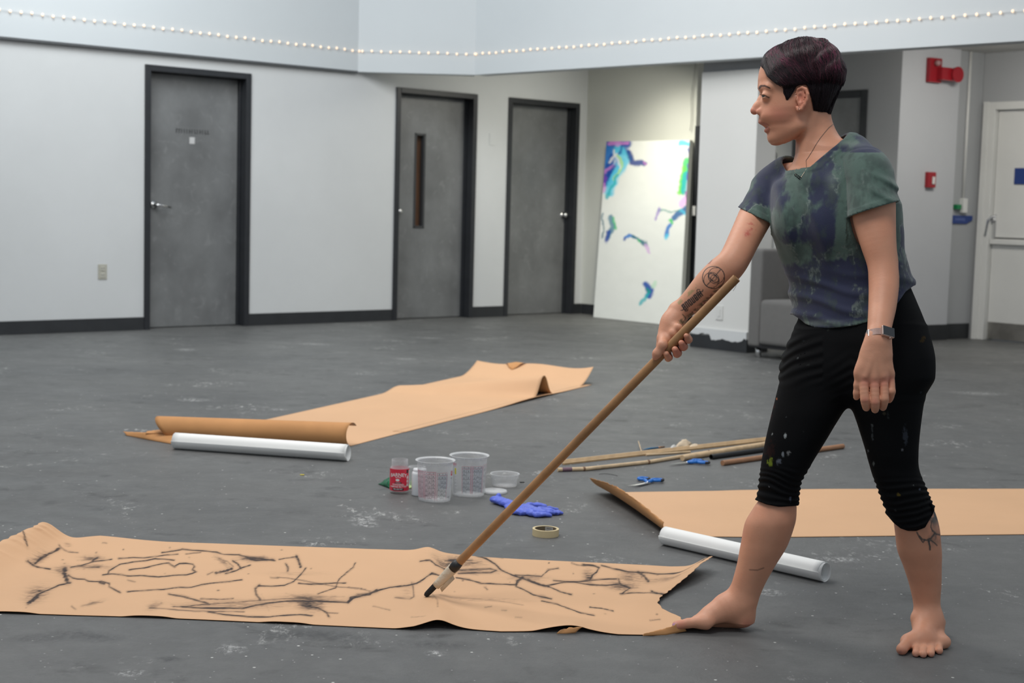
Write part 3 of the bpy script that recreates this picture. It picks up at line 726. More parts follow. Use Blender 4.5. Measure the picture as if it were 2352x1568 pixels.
# ------------------------------------------------------------------ implicit surfaces (union of tapered shapes, meshed as one skin)
NB = 20
class SDF:
    def __init__(s): s.ops = []
    def add(s, f, lo, hi, mode='u', k=.01): s.ops.append((mode, f, np.array(lo, float), np.array(hi, float), k)); return s
    def cone(s, a, b, ra, rb, k=.01, mode='u'):
        a = np.array(a, float); b = np.array(b, float); ba = b - a; L2 = ba @ ba + 1e-12
        def f(p):
            q = p - a; t = np.clip(q @ ba / L2, 0, 1)
            return np.linalg.norm(q - t[..., None] * ba, axis=-1) - (ra + t * (rb - ra))
        r = max(ra, rb); return s.add(f, np.minimum(a, b) - r, np.maximum(a, b) + r, mode, k)
    def chain(s, pts, rad, k=.01, k0=None, mode='u'):
        for i in range(len(pts) - 1):
            s.cone(pts[i], pts[i + 1], rad[i], rad[i + 1], (k0 if (i == 0 and k0 is not None) else k), mode)
        return s
    def limb(s, pts, rad, n=5, k=.004, k0=.02):
        P_ = np.array(pts, float); r_ = np.array(rad, float); m = len(P_)
        out = []; ro = []
        for i in range(m - 1):
            p0, p1, p2, p3 = P_[max(i - 1, 0)], P_[i], P_[i + 1], P_[min(i + 2, m - 1)]
            q0, q1, q2, q3 = r_[max(i - 1, 0)], r_[i], r_[i + 1], r_[min(i + 2, m - 1)]
            for t in np.linspace(0, 1, n, endpoint=False):
                cr = lambda a, b, c, d: .5 * (2 * b + (c - a) * t + (2 * a - 5 * b + 4 * c - d) * t * t + (3 * b - a - 3 * c + d) * t ** 3)
                out.append(cr(p0, p1, p2, p3)); ro.append(float(cr(q0, q1, q2, q3)))
        out.append(P_[-1]); ro.append(r_[-1])
        for i in range(len(out) - 1): s.cone(out[i], out[i + 1], ro[i], ro[i + 1], k0 if i == 0 else k)
        return s
    def fcone(s, a, b, ra, rb, u, fl, k=.01, mode='u'):
        """tapered capsule flattened by factor fl along direction u"""
        a = np.array(a, float); b = np.array(b, float); u = np.array(u, float); u /= np.linalg.norm(u)
        sc = 1 / fl
        def T(p): return p + (p @ u)[..., None] * u * (sc - 1)
        A = T(a[None])[0]; B = T(b[None])[0]; BA = B - A; L2 = BA @ BA + 1e-12
        def f(p):
            q = T(p) - A; t = np.clip(q @ BA / L2, 0, 1)
            return (np.linalg.norm(q - t[..., None] * BA, axis=-1) - (ra + t * (rb - ra))) * (fl if fl < 1 else 1)
        r = max(ra, rb) * max(1, fl); return s.add(f, np.minimum(a, b) - r, np.maximum(a, b) + r, mode, k)
    def ell(s, c, r, ax=None, k=.01, mode='u'):
        c = np.array(c, float); r = np.array(r, float); ax = np.eye(3) if ax is None else np.array(ax, float)
        def f(p):
            q = (p - c) @ ax.T / r; n = np.linalg.norm(q, axis=-1)
            g = np.linalg.norm(q / r, axis=-1) + 1e-9
            return n * (n - 1) / g
        R = np.abs(ax.T @ np.diag(r)).sum(1)
        return s.add(f, c - R, c + R, mode, k)
    def stack(s, ys, cx, cz, ru, rv, u, v, k=.01, n=2.0, mode='u'):
        """vertical stack of elliptical sections; ys metres (camera Y) any order"""
        o = np.argsort(ys); ys = np.array(ys, float)[o]
        arr = [np.array(q, float)[o] for q in (cx, cz, ru, rv)]
        yy = np.linspace(ys[0], ys[-1], 160)
        def smooth(a):
            h = np.diff(ys); d = np.diff(a) / h; m = np.zeros(len(a)); m[1:-1] = np.where(d[1:] * d[:-1] > 0, 2 * d[1:] * d[:-1] / (d[1:] + d[:-1] + 1e-12), 0)
            m[0] = d[0]; m[-1] = d[-1]
            i = np.clip(np.searchsorted(ys, yy) - 1, 0, len(h) - 1); t = (yy - ys[i]) / h[i]
            return (2*t**3-3*t*t+1)*a[i] + (t**3-2*t*t+t)*h[i]*m[i] + (-2*t**3+3*t*t)*a[i+1] + (t**3-t*t)*h[i]*m[i+1]
        T = [smooth(a) for a in arr]; u = np.array(u, float); v = np.array(v, float)
        def core(p, y):
            x0, z0, a, b = [np.interp(y, yy, t) for t in T]
            dx = p[..., 0] - x0; dz = p[..., 2] - z0
            du = (dx * u[0] + dz * u[2]) / a; dv = (dx * v[0] + dz * v[2]) / b
            q = (np.abs(du) ** n + np.abs(dv) ** n) ** (1 / n)
            g = np.sqrt((du / a) ** 2 + (dv / b) ** 2) / (np.sqrt(du * du + dv * dv) + 1e-9)
            d = (q - 1) / (g + 1e-9)
            return np.clip(d, -np.minimum(a, b), None)
        def f(p):
            y = p[..., 1]; d = core(p, y); sl = (core(p, y + .002) - d) / .002
            d = d / np.sqrt(1 + np.minimum(sl * sl, 16))
            e = np.maximum(ys[0] - y, y - ys[-1])
            return np.maximum(d, e)
        r = max(T[2].max(), T[3].max())
        return s.add(f, (min(T[0]) - r, ys[0], min(T[1]) - r), (max(T[0]) + r, ys[-1], max(T[1]) + r), mode, k)
    def group(s, sub, k=.01):
        us = [o for o in sub.ops if o[0] == 'u']
        return s.add(lambda p: sub.eval(p), np.min([o[2] for o in us], 0), np.max([o[3] for o in us], 0), 'u', k)
    def fun(s, f, lo, hi, mode='f', k=0): return s.add(f, lo, hi, mode, k)
    def eval(s, p, ops=None):
        d = np.full(p.shape[:-1], 1.0)
        for mode, f, lo, hi, k in (s.ops if ops is None else ops):
            if mode == 'f': d = f(p, d); continue
            e = f(p)
            if mode == 'u':
                h = np.maximum(k - np.abs(d - e), 0) / (k + 1e-9); d = np.minimum(d, e) - h * h * k * .25
            elif mode == 's':
                h = np.maximum(k - np.abs(d + e), 0) / (k + 1e-9); d = np.maximum(d, -e) + h * h * k * .25
            elif mode == 'i':
                h = np.maximum(k - np.abs(d - e), 0) / (k + 1e-9); d = np.maximum(d, e) + h * h * k * .25
        return d
    def mesh(s, h):
        us = [o for o in s.ops if o[0] == 'u']
        lo = np.min([o[2] for o in us], 0) - .02; hi = np.max([o[3] for o in us], 0) + .02
        n = np.ceil((hi - lo) / h).astype(int) + 2; B = NB
        nb = np.ceil(n / B).astype(int); NY_, NZ_ = n[1] + B + 2, n[2] + B + 2
        keys = []; pos = []; faces = []
        bs = B * h; rad = bs * .87 + 3 * h
        off = np.stack(np.meshgrid(*[np.arange(B + 1)] * 3, indexing='ij'), -1)
        off27 = np.stack(np.meshgrid(*[np.array([0, .5, 1.])] * 3, indexing='ij'), -1).reshape(-1, 3)
        for bi in range(nb[0]):
            for bj in range(nb[1]):
                for bk in range(nb[2]):
                    b0 = np.array([bi, bj, bk]) * B; l = lo + b0 * h; u_ = l + bs
                    ops = [o for o in s.ops if np.all(o[2] - 2.2 * o[4] - .004 - 2 * h < u_) and np.all(o[3] + 2.2 * o[4] + .004 + 2 * h > l)]
                    if not any(o[0] == 'u' for o in ops): continue
                    t27 = np.abs(s.eval(l + off27 * bs, ops)).min()
                    if t27 > bs * .45 + .004: continue
                    p = l + off * h
                    d = s.eval(p, ops)
                    if d.min() > 0 or d.max() < 0: continue
                    ins = d < 0
                    cnt = sum(ins[x:B + x, y:B + y, z:B + z].astype(int) for x in (0, 1) for y in (0, 1) for z in (0, 1))
                    act = (cnt > 0) & (cnt < 8)
                    I = np.argwhere(act)
                    if len(I):
                        acc = np.zeros((len(I), 3)); w_ = np.zeros(len(I))
                        for ax in range(3):
                            o1, o2 = [a for a in range(3) if a != ax]
                            for x in (0, 1):
                                for y in (0, 1):
                                    A_ = I.copy(); A_[:, o1] += x; A_[:, o2] += y; B_ = A_.copy(); B_[:, ax] += 1
                                    da = d[A_[:, 0], A_[:, 1], A_[:, 2]]; db = d[B_[:, 0], B_[:, 1], B_[:, 2]]
                                    m_ = (da < 0) != (db < 0); t = np.where(m_, da / np.where(m_, da - db, 1), 0)
                                    q = A_.astype(float); q[:, ax] += t
                                    acc += q * m_[:, None]; w_ += m_
                        pos.append(l + acc / w_[:, None] * h)
                        g = I + b0; keys.append((g[:, 0].astype(np.int64) * NY_ + g[:, 1]) * NZ_ + g[:, 2])
                    for ax in range(3):
                        sl = [slice(0, B)] * 3; s2 = list(sl); s2[ax] = slice(1, B + 1)
                        a_ = ins[tuple(sl)]; b_ = ins[tuple(s2)]
                        for flip, mm in ((0, a_ & ~b_), (1, ~a_ & b_)):
                            J = np.argwhere(mm) + b0
                            if not len(J): continue
                            o1, o2 = (ax + 1) % 3, (ax + 2) % 3
                            cs = []
                            for x, y in ((-1, -1), (0, -1), (0, 0), (-1, 0)):
                                q = J.copy(); q[:, o1] += x; q[:, o2] += y
                                cs.append((q[:, 0].astype(np.int64) * NY_ + q[:, 1]) * NZ_ + q[:, 2])
                            if flip: cs = cs[::-1]
                            faces.append(np.stack(cs, 1))
        K = np.concatenate(keys); V = np.concatenate(pos); Fq = np.concatenate(faces)
        K, ui = np.unique(K, return_index=True); V = V[ui]
        ix = np.searchsorted(K, Fq); ix = np.clip(ix, 0, len(K) - 1); ok = np.all(K[ix] == Fq, 1)
        return V, ix[ok]

def relax(V, Fq, it=1, lam=.5):
    n = len(V)
    for _ in range(it):
        acc = np.zeros_like(V); cnt = np.zeros(n)
        for i in range(4):
            a = Fq[:, i]; b = Fq[:, (i + 1) % 4]
            for x, y in ((a, b), (b, a)):
                for c in range(3): acc[:, c] += np.bincount(x, V[y, c], n)
                cnt += np.bincount(x, minlength=n)
        V = V + lam * (acc / np.maximum(cnt, 1)[:, None] - V)
    return V
def to_world(V): return CAM + V[:, :1] * RT + V[:, 1:2] * UP + V[:, 2:] * FW
def vpx(V): return 1176 + F * V[:, 0] / V[:, 2], 784 - F * V[:, 1] / V[:, 2]
def C3(px, py, z): return np.array([(px - 1176) * z / F, -(py - 784) * z / F, z])
def w2c(w):
    d = np.asarray(w, float) - CAM; return np.array([d @ RT, d @ UP, d @ FW])
GN = np.array([RT[2], UP[2], FW[2]])       # world up in camera coordinates
def gz(p): return p @ GN + CH              # height above the floor
def quad_mesh(name, V, Fq):
    me = bpy.data.meshes.new(name)
    me.vertices.add(len(V)); me.vertices.foreach_set('co', V.astype(np.float32).ravel())
    me.loops.add(Fq.size); me.loops.foreach_set('vertex_index', Fq.astype(np.int32).ravel())
    me.polygons.add(len(Fq)); me.polygons.foreach_set('loop_start', np.arange(0, Fq.size, 4, dtype=np.int32)); me.polygons.foreach_set('loop_total', np.full(len(Fq), 4, dtype=np.int32))
    me.update(); me.validate(); return me

# ------------------------------------------------------------------ the woman
zb = 3.85
person = empty('person', (float(G(1880, 1450)[0]), float(G(1880, 1450)[1]), 0))
tag(person, 'barefoot woman with short dark burgundy hair in tie-dye shirt drawing with a long stick', 'person')
LD = np.array([math.cos(math.radians(38)), 0, -math.sin(math.radians(38))])    # towards her left
FD = np.array([-math.sin(math.radians(38)), 0, -math.cos(math.radians(38))])   # her chest's forward
X1 = np.array([1., 0, 0]); Z1 = np.array([0, 0, 1.])
def stk(sd, rows, z, rz=.9, k=.01, n=2.0, u=X1, v=Z1, grow=0, grz=None, proj=1.0):
    """rows: (py, left px, right px[, depth])"""
    ys, cx, cz, ru, rv = [], [], [], [], []
    for r in rows:
        zz = r[3] if len(r) > 3 else z; a, b = C3(r[1], r[0], zz), C3(r[2], r[0], zz)
        hw = (b[0] - a[0]) / 2 * proj + grow
        ys.append(a[1]); cx.append((a[0] + b[0]) / 2); cz.append(zz); ru.append(hw); rv.append(hw * (r[4] if len(r) > 4 else rz))
    return sd.stack(ys, cx, cz, ru, rv, u, v, k, n)

HZD = 3.87                                       # head depth
def Hp(px, py, w=0): return C3(px, py, HZD + w * HZD / F)
hu = HZD / F

def head_ops(sd):
    # skull and face as horizontal sections with the photograph's profile
    rows = [(104, 1806, 1880), (110, 1788, 1898), (120, 1772, 1910), (135, 1758, 1920), (150, 1749, 1925), (165, 1744, 1927), (180, 1742, 1926), (195, 1743, 1922), (205, 1745, 1917), (214, 1749, 1911),
            (225, 1751, 1904), (240, 1751, 1895), (252, 1750, 1886), (262, 1748, 1879), (272, 1747, 1873), (282, 1751, 1868), (290, 1757, 1862), (298, 1760, 1855), (306, 1764, 1845), (314, 1766, 1835), (321, 1769, 1822), (327, 1776, 1806)]
    hw = [34, 46, 56, 62, 66, 68, 68, 67, 66, 65, 64, 62, 60, 57, 54, 50, 46, 43, 39, 34, 28, 20]
    ys = [C3(0, r[0], HZD)[1] for r in rows]
    cx = [C3((r[1] + r[2]) / 2, r[0], HZD)[0] for r in rows]
    sd.stack(ys, cx, [HZD] * len(rows), [(r[2] - r[1]) / 2 * hu for r in rows], [h * hu for h in hw], X1, Z1, .006, 2.25)
    # jaw line and chin
    for s in (-1, 1):
        sd.cone(Hp(1786, 314, 8 * s), Hp(1838, 288, 42 * s), 12 * hu, 13 * hu, .02)
        sd.cone(Hp(1752, 203, 14 * s), Hp(1768, 200, 40 * s), 6 * hu, 7 * hu, .018)  # brow ridge
    sd.cone(Hp(1780, 317, -5), Hp(1780, 317, 5), 11 * hu, 11 * hu, .018)
    # eye sockets
    for s in (-1, 1): sd.ell(Hp(1743, 221, 32 * s), np.array([14, 9, 16]) * hu, k=.014, mode='s')
    # nose
    sd.chain([Hp(1753, 212), Hp(1748, 228), Hp(1739, 244), Hp(1733, 254)], [5.5 * hu, 6.5 * hu, 8 * hu, 9.5 * hu], .008)
    for s in (-1, 1):
        sd.ell(Hp(1745.5, 257, 11 * s), np.array([9, 7, 5.6]) * hu, k=.004)
        sd.cone(Hp(1757, 238, 11 * s), Hp(1760, 264, 20 * s), 7 * hu, 7 * hu, .02)
    for s in (-1, 1): sd.ell(Hp(1740, 265.5, 8 * s), np.array([6.5, 4.0, 4.0]) * hu, k=.003, mode='s')
    # muzzle, open mouth, lips
    sd.ell(Hp(1758, 275, 0), np.array([13, 11, 22]) * hu, k=.014)
    sd.ell(Hp(1748, 290.5, 0), np.array([15, 5.6, 20]) * hu, k=.004, mode='s')
    for s in (-1, 1):
        sd.chain([Hp(1746.5, 280, 2 * s), Hp(1749, 280.5, 9 * s), Hp(1764, 286, 20 * s)], [3.6 * hu, 3.2 * hu, 1.5 * hu], .006)
        sd.chain([Hp(1760.5, 299.5, 2 * s), Hp(1761.5, 299, 9 * s), Hp(1768, 293.5, 19 * s)], [4.6 * hu, 4.3 * hu, 1.7 * hu], .006)
    _c, _s = math.cos(.22), math.sin(.22)
    sd.ell(Hp(1743.5, 289.5, 0), np.array([20.5, 5.0, 40]) * hu, ax=[[_c, -_s, 0], [_s, _c, 0], [0, 0, 1]], k=.0015, mode='s')
    # lids around the eyeball
    for s in (-1, 1):
        sd.ell(Hp(1762.5, 220, 29 * s), np.array([13.6, 12.2, 14]) * hu, k=.008)
        sd.ell(Hp(1747, 221.8, 30 * s), np.array([15, 2.2, 13]) * hu, k=.0012, mode='s')
    # ears
    for s in (-1, 1):
        w0 = 64 * s
        loop = [(1834, 226), (1830, 214), (1833, 205), (1842, 201), (1851, 205), (1855, 216), (1853, 229), (1848, 240), (1841, 250), (1834, 252), (1830, 246)]
        ww = [62, 64, 68, 71, 74, 76, 75, 73, 69, 66, 64]
        rr = [2.6, 3, 3.4, 3.7, 3.9, 3.9, 3.7, 3.7, 4.3, 4.6, 3.2]
        sd.ell(Hp(1842, 226, 66 * s), np.array([12, 23, 5.5]) * hu, k=.004)
        sd.ell(Hp(1838, 224, 74 * s), np.array([7, 11, 8]) * hu, k=.003, mode='s')
        sd.ell(Hp(1847, 214, 77 * s), np.array([3, 8, 5]) * hu, k=.003, mode='s')
        sd.chain([Hp(x, y, w_ * s) for (x, y), w_ in zip(loop, ww)], [r * hu for r in rr], .002)
        sd.chain([Hp(1845, 208, 71 * s), Hp(1847, 220, 71 * s), Hp(1844, 234, 70 * s), Hp(1837, 240, 67 * s)], [2.3 * hu] * 4, .002)
        sd.ell(Hp(1831, 228, 65 * s), np.array([3.6, 5, 4]) * hu, k=.003)

def neck_ops(sd):
    rows = [(250, 1824, 1906), (275, 1825, 1910), (295, 1828, 1917), (315, 1828, 1928), (340, 1828, 1942), (365, 1826, 1960), (392, 1812, 1985)]
    stk(sd, rows, 3.872, rz=.92, k=.022)
    # tendon from behind the ear to the collar pit, windpipe
    sd.chain([Hp(1868, 262, -38), Hp(1843, 372, -26)], [5 * hu, 5 * hu], .025)

# joints
SHL = C3(1998, 398, 3.72); ELL = C3(2028, 606, 3.66); WRL = C3(2019, 782, 3.555)
SHR = C3(1772, 432, 3.98); ELR = C3(1683, 601, 3.845); WRR = C3(1558, 716, 3.90)

def arm_left(sd):
    sd.limb([SHL, C3(2005, 455, 3.70), C3(2008, 500, 3.69), C3(2017, 555, 3.67), C3(2027, 606, 3.655), C3(2030, 648, 3.64), C3(2027, 700, 3.61), C3(2021, 745, 3.575), C3(2017, 785, 3.55)],
            [47.5 * 3.7 / F, 49 * 3.7 / F, 47.5 * 3.69 / F, 40 * 3.67 / F, 33.5 * 3.66 / F, 33.5 * 3.64 / F, 31 * 3.61 / F, 27 * 3.58 / F, 25 * 3.55 / F], 5, .003, .008)
    sd.ell(C3(2040, 607, 3.68), np.array([15, 18, 15]) * 3.66 / F, k=.03)      # elbow
    z = 3.545; q = z / F
    U3 = np.array([0, 0, 1.])
    sd.fcone(C3(2015, 785, 3.55), C3(2013, 812, z), 27 * q, 33 * q, U3, .62, .015)
    sd.fcone(C3(2012, 812, z), C3(2009, 850, z - .006), 32 * q, 36 * q, U3, .44, .012)
    sd.fcone(C3(1990, 850, z), C3(2030, 848, z), 22 * q, 20 * q, U3, .6, .01)
    fing = [ # base, pip, dip, tip
        ([(1985, 866, -.004), (1985, 893, -.012), (1987, 918, -.016), (1989, 932, -.008), (1990, 937, .004)], [10.8, 10.2, 10.2, 8.8, 7.6]),
        ([(2008, 868, -.008), (2009, 897, -.016), (2010, 924, -.020), (2010, 936, -.010), (2010, 941, .004)], [10.8, 10.4, 10.4, 9.2, 8.0]),
        ([(2029, 866, -.006), (2031, 894, -.014), (2031, 917, -.018), (2029, 930, -.008), (2028, 936, .004)], [10.5, 9.6, 9.8, 8.6, 7.6]),
        ([(2044, 860, .004), (2047, 882, -.002), (2047, 900, -.006), (2045, 912, .004), (2042, 919, .014)], [9.2, 8.4, 8.6, 7.8, 6.8])]
    for pts, r in fing:
        sd.limb([C3(a, b, z + c) for a, b, c in pts], [x * q for x in r], 3, .002, k0=.006)
        a, b, c = pts[0]; sd.ell(C3(a, b - 2, z + c - .004), np.array([9, 11, 8]) * q, k=.008)
        a, b, c = pts[2]; sd.ell(C3(a, b - 1, z + c - .002), np.array([9.5, 8, 9]) * q, k=.004)
    sd.chain([C3(1994, 828, z + .004), C3(1978, 858, z + .004), C3(1972, 884, z + .006), C3(1970, 902, z + .010), C3(1967, 912, z + .014)], [17 * q, 14 * q, 10.5 * q, 9.5 * q, 7 * q], .006, k0=.015)
    # tendons on the back of the hand
    for (a, b), (c, d) in (((2008, 812), (1988, 864)), ((2012, 812), (2009, 866)), ((2016, 812), (2028, 864))):
        sd.cone(C3(a, b, z - .0145), C3(c, d, z - .0175), 3 * q, 4 * q, .008)

# the long pole: from tip on the paper up past the forearm
PTOP = C3(1692, 638, 3.775); PTIP = w2c(G(978, 1369, .006))
PD = (PTIP - PTOP) / np.linalg.norm(PTIP - PTOP); PL = np.linalg.norm(PTIP - PTOP)
def pole_at(py):     # axis point whose image row is py
    lo, hi = 0.0, 1.0
    for _ in range(40):
        m = (lo + hi) / 2; p = PTOP + (PTIP - PTOP) * m
        if 784 - F * p[1] / p[2] < py: lo = m
        else: hi = m
    return PTOP + (PTIP - PTOP) * lo
PN = np.cross(PD, Z1); PN /= np.linalg.norm(PN)           # in-picture normal of the pole
if PN[0] < 0: PN = -PN                                     # points right/down
PF = np.cross(PN, PD); PF = PF if PF[2] < 0 else -PF      # towards the camera
PR = .0118

def arm_right(sd):
    q = 3.9 / F
    sd.limb([SHR, C3(1738, 492, 3.94), C3(1710, 548, 3.885), ELR, C3(1656, 628, 3.850), C3(1627, 655, 3.865), C3(1594, 688, 3.885), C3(1568, 710, 3.897), WRR],
            [40 * q, 39 * q, 35.5 * q, 34 * q, 36 * q, 34 * q, 28 * q, 23 * q, 21.5 * q], 5, .003, .01)
    # hand: palm left of and behind the pole, thumb along it, fingers round it
    P0 = pole_at(742); P1 = pole_at(762); P2 = pole_at(778); P3 = pole_at(794); P4 = pole_at(810)
    r1 = .0085
    def at(p, n_, f_): return p + PN * n_ + PF * f_
    sd.chain([C3(1558, 716, 3.90), C3(1546, 738, 3.895), C3(1537, 760, 3.893)], [22 * q, 22 * q, 21 * q], .014)
    sd.fcone(C3(1541, 742, 3.893), C3(1528, 785, 3.888), 24 * q, 20 * q, np.array([.6, -.35, -.7]), .78, .014)
    sd.chain([C3(1549, 741, 3.888), C3(1557, 748, 3.884), C3(1559, 750, 3.886)], [15 * q, 12 * q, 9.5 * q], .018, k0=.03)      # heel of the palm
    # thumb along the pole on the near side
    sd.chain([C3(1537, 752, 3.878), C3(1524, 776, 3.868), at(pole_at(800), -.017, .012), at(pole_at(816), -.012, .0155), at(pole_at(822.5), -.0085, .0155)],
             [15 * q, 12.5 * q, 10 * q, 9.6 * q, 6.8 * q], .008, k0=.018)
    # four fingers pass behind the pole and curl back towards the camera on its right side
    # (place down the pole, size)
    for py, sz, ext, curl in ((767, .98, .024, .006), (781, 1.10, .0275, .002), (796, 1.18, .0275, -.002), (811, 1.05, .019, 0)):
        p = pole_at(py - 3); r = r1 * sz
        k_ = at(p, -.016, -.019)
        m1 = at(p + PD * .002, .010, -.020)
        m2 = at(p + PD * .004, ext, -.008)
        m3 = at(p + PD * .004, ext - .001, .006)
        m4 = at(p - PD * .003, ext - .0135, .0155)
        sd.chain([C3(1530, py - 12 + (py - 785) * .1, 3.895), k_, m1, m2, m3, m4], [r * 1.25, r * 1.2, r * 1.12, r * 1.1, r, r * .86], .003, k0=.012)

FN = GN
def fr_foot():
    """ground frame helpers in camera coords"""
def gp(px, py, h): return w2c(G(px, py, 0) + np.array([0, 0, h]))
def leg_skin(sd):
    q = 3.89 / F
    rows = [(1030, 1775, 1858, 3.82), (1100, 1760, 1828, 3.83), (1140, 1749, 1826, 3.84), (1165, 1732, 1829, 3.845), (1203, 1711, 1825, 3.85), (1249, 1702, 1809, 3.86), (1300, 1692, 1779, 3.87), (1346, 1679, 1754, 3.88), (1376, 1670, 1742, 3.885), (1400, 1664, 1735, 3.887), (1425, 1672, 1730, 3.888)]
    stk(sd, rows, 3.87, rz=.98, k=.02)
    U = GN
    # right foot in profile (big toe on the near side)
    sd.ell(C3(1705, 1418, 3.885), np.array([25, 23, 27]) * q, k=.018)
    sd.chain([C3(1697, 1382, 3.885), C3(1668, 1396, 3.882), C3(1636, 1413, 3.872), C3(1604, 1426, 3.862)], [33 * q, 30 * q, 22 * q, 15.5 * q], .02)
    sd.cone(C3(1690, 1425, 3.905), C3(1622, 1432, 3.915), 16 * q, 12 * q, .018)      # outer edge
    sd.cone(C3(1624, 1426, 3.850), C3(1606, 1428, 3.90), 15 * q, 13 * q, .014)      # ball
    sd.ell(C3(1621, 1431, 3.846), np.array([17, 13, 14]) * q, k=.012)
    sd.ell(C3(1662, 1443, 3.85), np.array([27, 8, 26]) * q, k=.012, mode='s')       # arch
    sd.ell(C3(1700, 1392, 3.858), np.array([12, 12, 8]) * q, k=.014)                 # ankle bone
    for i, (dz, L, r) in enumerate(((3.848, 1554, 10.5), (3.868, 1556, 7.5), (3.884, 1562, 7), (3.898, 1570, 6.6), (3.912, 1580, 6.2))):
        a = C3(1606 + i * 2, 1428, dz); sd.chain([a, C3((1606 + L) / 2, 1431, dz), C3(L, 1436 - i * .6, dz - .003)], [(r + 3) * q, (r + .6) * q, r * q], .004, k0=.01)
    # left leg
    rows = [(1060, 2012, 2098, 3.775), (1100, 2024, 2108, 3.78), (1140, 2038, 2127, 3.785), (1180, 2052, 2148, 3.795), (1215, 2056, 2157, 3.80), (1258, 2061, 2161, 3.81), (1304, 2077, 2161.5, 3.82), (1346, 2090, 2161, 3.83), (1384, 2098, 2159, 3.835), (1412, 2101, 2160, 3.835), (1436, 2103, 2164, 3.83)]
    stk(sd, rows, 3.82, rz=.98, k=.02)
    def foot(sx, x, z):   # image x at ball line, depth offset -> on the floor
        return sx
    q = 3.7 / F
    H = lambda px, py, h: gp(px, py, h)
    heel = gp(2140, 1457, .028)
    sd.ell(heel, np.array([.031, .030, .032]), k=.018)
    sd.chain([C3(2132, 1425, 3.825), gp(2128, 1470, .050), gp(2118, 1487, .028)], [33 * q, 31 * q, 26 * q], .02)
    sd.fcone(gp(2092, 1489, .018), gp(2160, 1487, .015), 25 * q, 19 * q, GN, .8, .018)
    sd.fcone(gp(2140, 1472, .022), gp(2164, 1486, .016), 22 * q, 14 * q, GN, .8, .018)
    sd.ell(C3(2103, 1418, 3.825), np.array([10, 11, 11]) * q, k=.012); sd.ell(C3(2163, 1428, 3.84), np.array([8, 10, 10]) * q, k=.012)
    for (x0, y0, x1, y1, r) in ((2086, 1490, 2071, 1503, 13.2), (2106, 1493, 2103, 1508, 8.6), (2123, 1493, 2120, 1510, 8.4), (2140, 1492, 2138, 1508.5, 8.2), (2155, 1489, 2157, 1502, 8.6)):
        a = gp(x0, y0, r * 1.15 * q); b = gp((x0 + x1) / 2, (y0 + y1) / 2, r * 1.15 * q); c = gp(x1, y1, r * .98 * q)
        sd.chain([a, b, c], [(r + 2) * q, r * .95 * q, r * q], .003, k0=.008)
    # flat soles on the floor
    sd.fun(lambda p, d: np.maximum(d, .0008 - gz(p)), (-9, -9, 0), (9, 9, 9))

def torso(sd, grow=0.0, k=.02, lo=True):
    rows = [(352, 1850, 1930, 3.85), (372, 1832, 1958, 3.84), (395, 1815, 1985, 3.83), (430, 1785, 2032, 3.84), (480, 1780, 2052, 3.845), (530, 1786, 2056, 3.85), (575, 1799, 2058, 3.85), (615, 1815, 2068, 3.85), (655, 1826, 2082, 3.85), (700, 1832, 2090, 3.84), (752, 1838, 2096, 3.83)]
    ys = [C3(0, r[0], r[3])[1] for r in rows]; cx = [C3((r[1] + r[2]) / 2, r[0], r[3])[0] for r in rows]
    hw = np.array([(r[2] - r[1]) / 2 * r[3] / F for r in rows])
    ratio = .66
    den = math.sqrt(math.cos(math.radians(38)) ** 2 + (ratio * math.sin(math.radians(38))) ** 2)
    ru = hw / den + grow; rv = ru * ratio
    sd.stack(ys, cx, [r[3] for r in rows], ru, rv, LD, FD, k, 2.15)
    # yoke from neck to shoulders
    sd.chain([C3(1955, 352, 3.82), C3(1990, 385, 3.745)], [.040 + grow, .049 + grow], .03)
    sd.chain([C3(1880, 352, 3.87), C3(1950, 362, 3.83)], [.050 + grow, .048 + grow], .04)
    sd.chain([C3(1862, 392, 3.90), C3(1806, 410, 3.95), SHR + np.array([0, .002, 0])], [.048 + grow, .047 + grow, .046 + grow], .03)
    # chest
    sd.ell(C3(1838, 505, 3.83), np.array([.060, .058, .050]) + grow, k=.05)
    sd.ell(C3(1930, 515, 3.765), np.array([.065, .060, .046]) + grow, k=.05)

import time as _t; _t0 = _t.time()
body = SDF()
torso(body, -.014)
arm_left(body); arm_right(body)
neck_ops(body); head_ops(body)
body.chain([C3(1925, 800, 3.85), C3(1830, 1000, 3.82), C3(1800, 1060, 3.83)], [.065, .046, .038], .03)
body.chain([C3(2040, 800, 3.78), C3(2050, 1000, 3.77), C3(2066, 1090, 3.78)], [.065, .046, .038], .03)
leg_skin(body)
hb = .0019
V, Q = body.mesh(hb); V = relax(V, Q, 1, .4)
print('body', len(V), _t.time() - _t0)

# skin pigment: lips, blush, brows, tattoos
px, py = vpx(V); nrm_front = None
base = np.array(s2l((212, 152, 122)))
cols = np.ones((len(V), 3)) * base
nz = fbm(V, 40, 4, 21) - .5; cols *= (1 + .16 * nz)[:, None]
nz2 = fbm(V, 14, 3, 31); cols *= np.stack([1 + 0 * nz2, 1 - .14 * (nz2 - .5), 1 - .18 * (nz2 - .5)], 1)
def pig(mask, c, a):
    m_ = np.clip(mask, 0, 1) * a
    cols[:] = cols * (1 - m_[:, None]) + np.array(s2l(c)) * m_[:, None]
def blob(x, y, rx, ry=None): return np.exp(-(((px - x) / rx) ** 2 + ((py - y) / (ry or rx)) ** 2))
def near(zc, tol): return np.abs(V[:, 2] - zc) < tol
headm = (py < 330) & (px > 1700)
pig(blob(1790, 262, 30, 20) * headm, (205, 125, 105), .55)
pig(blob(1730, 255, 14, 12) * headm, (205, 120, 105), .5)
pig(blob(1842, 225, 16, 30) * headm * (V[:, 2] < HZD - .06), (205, 120, 100), .6)
hw_ = np.abs(V[:, 2] - HZD) / hu
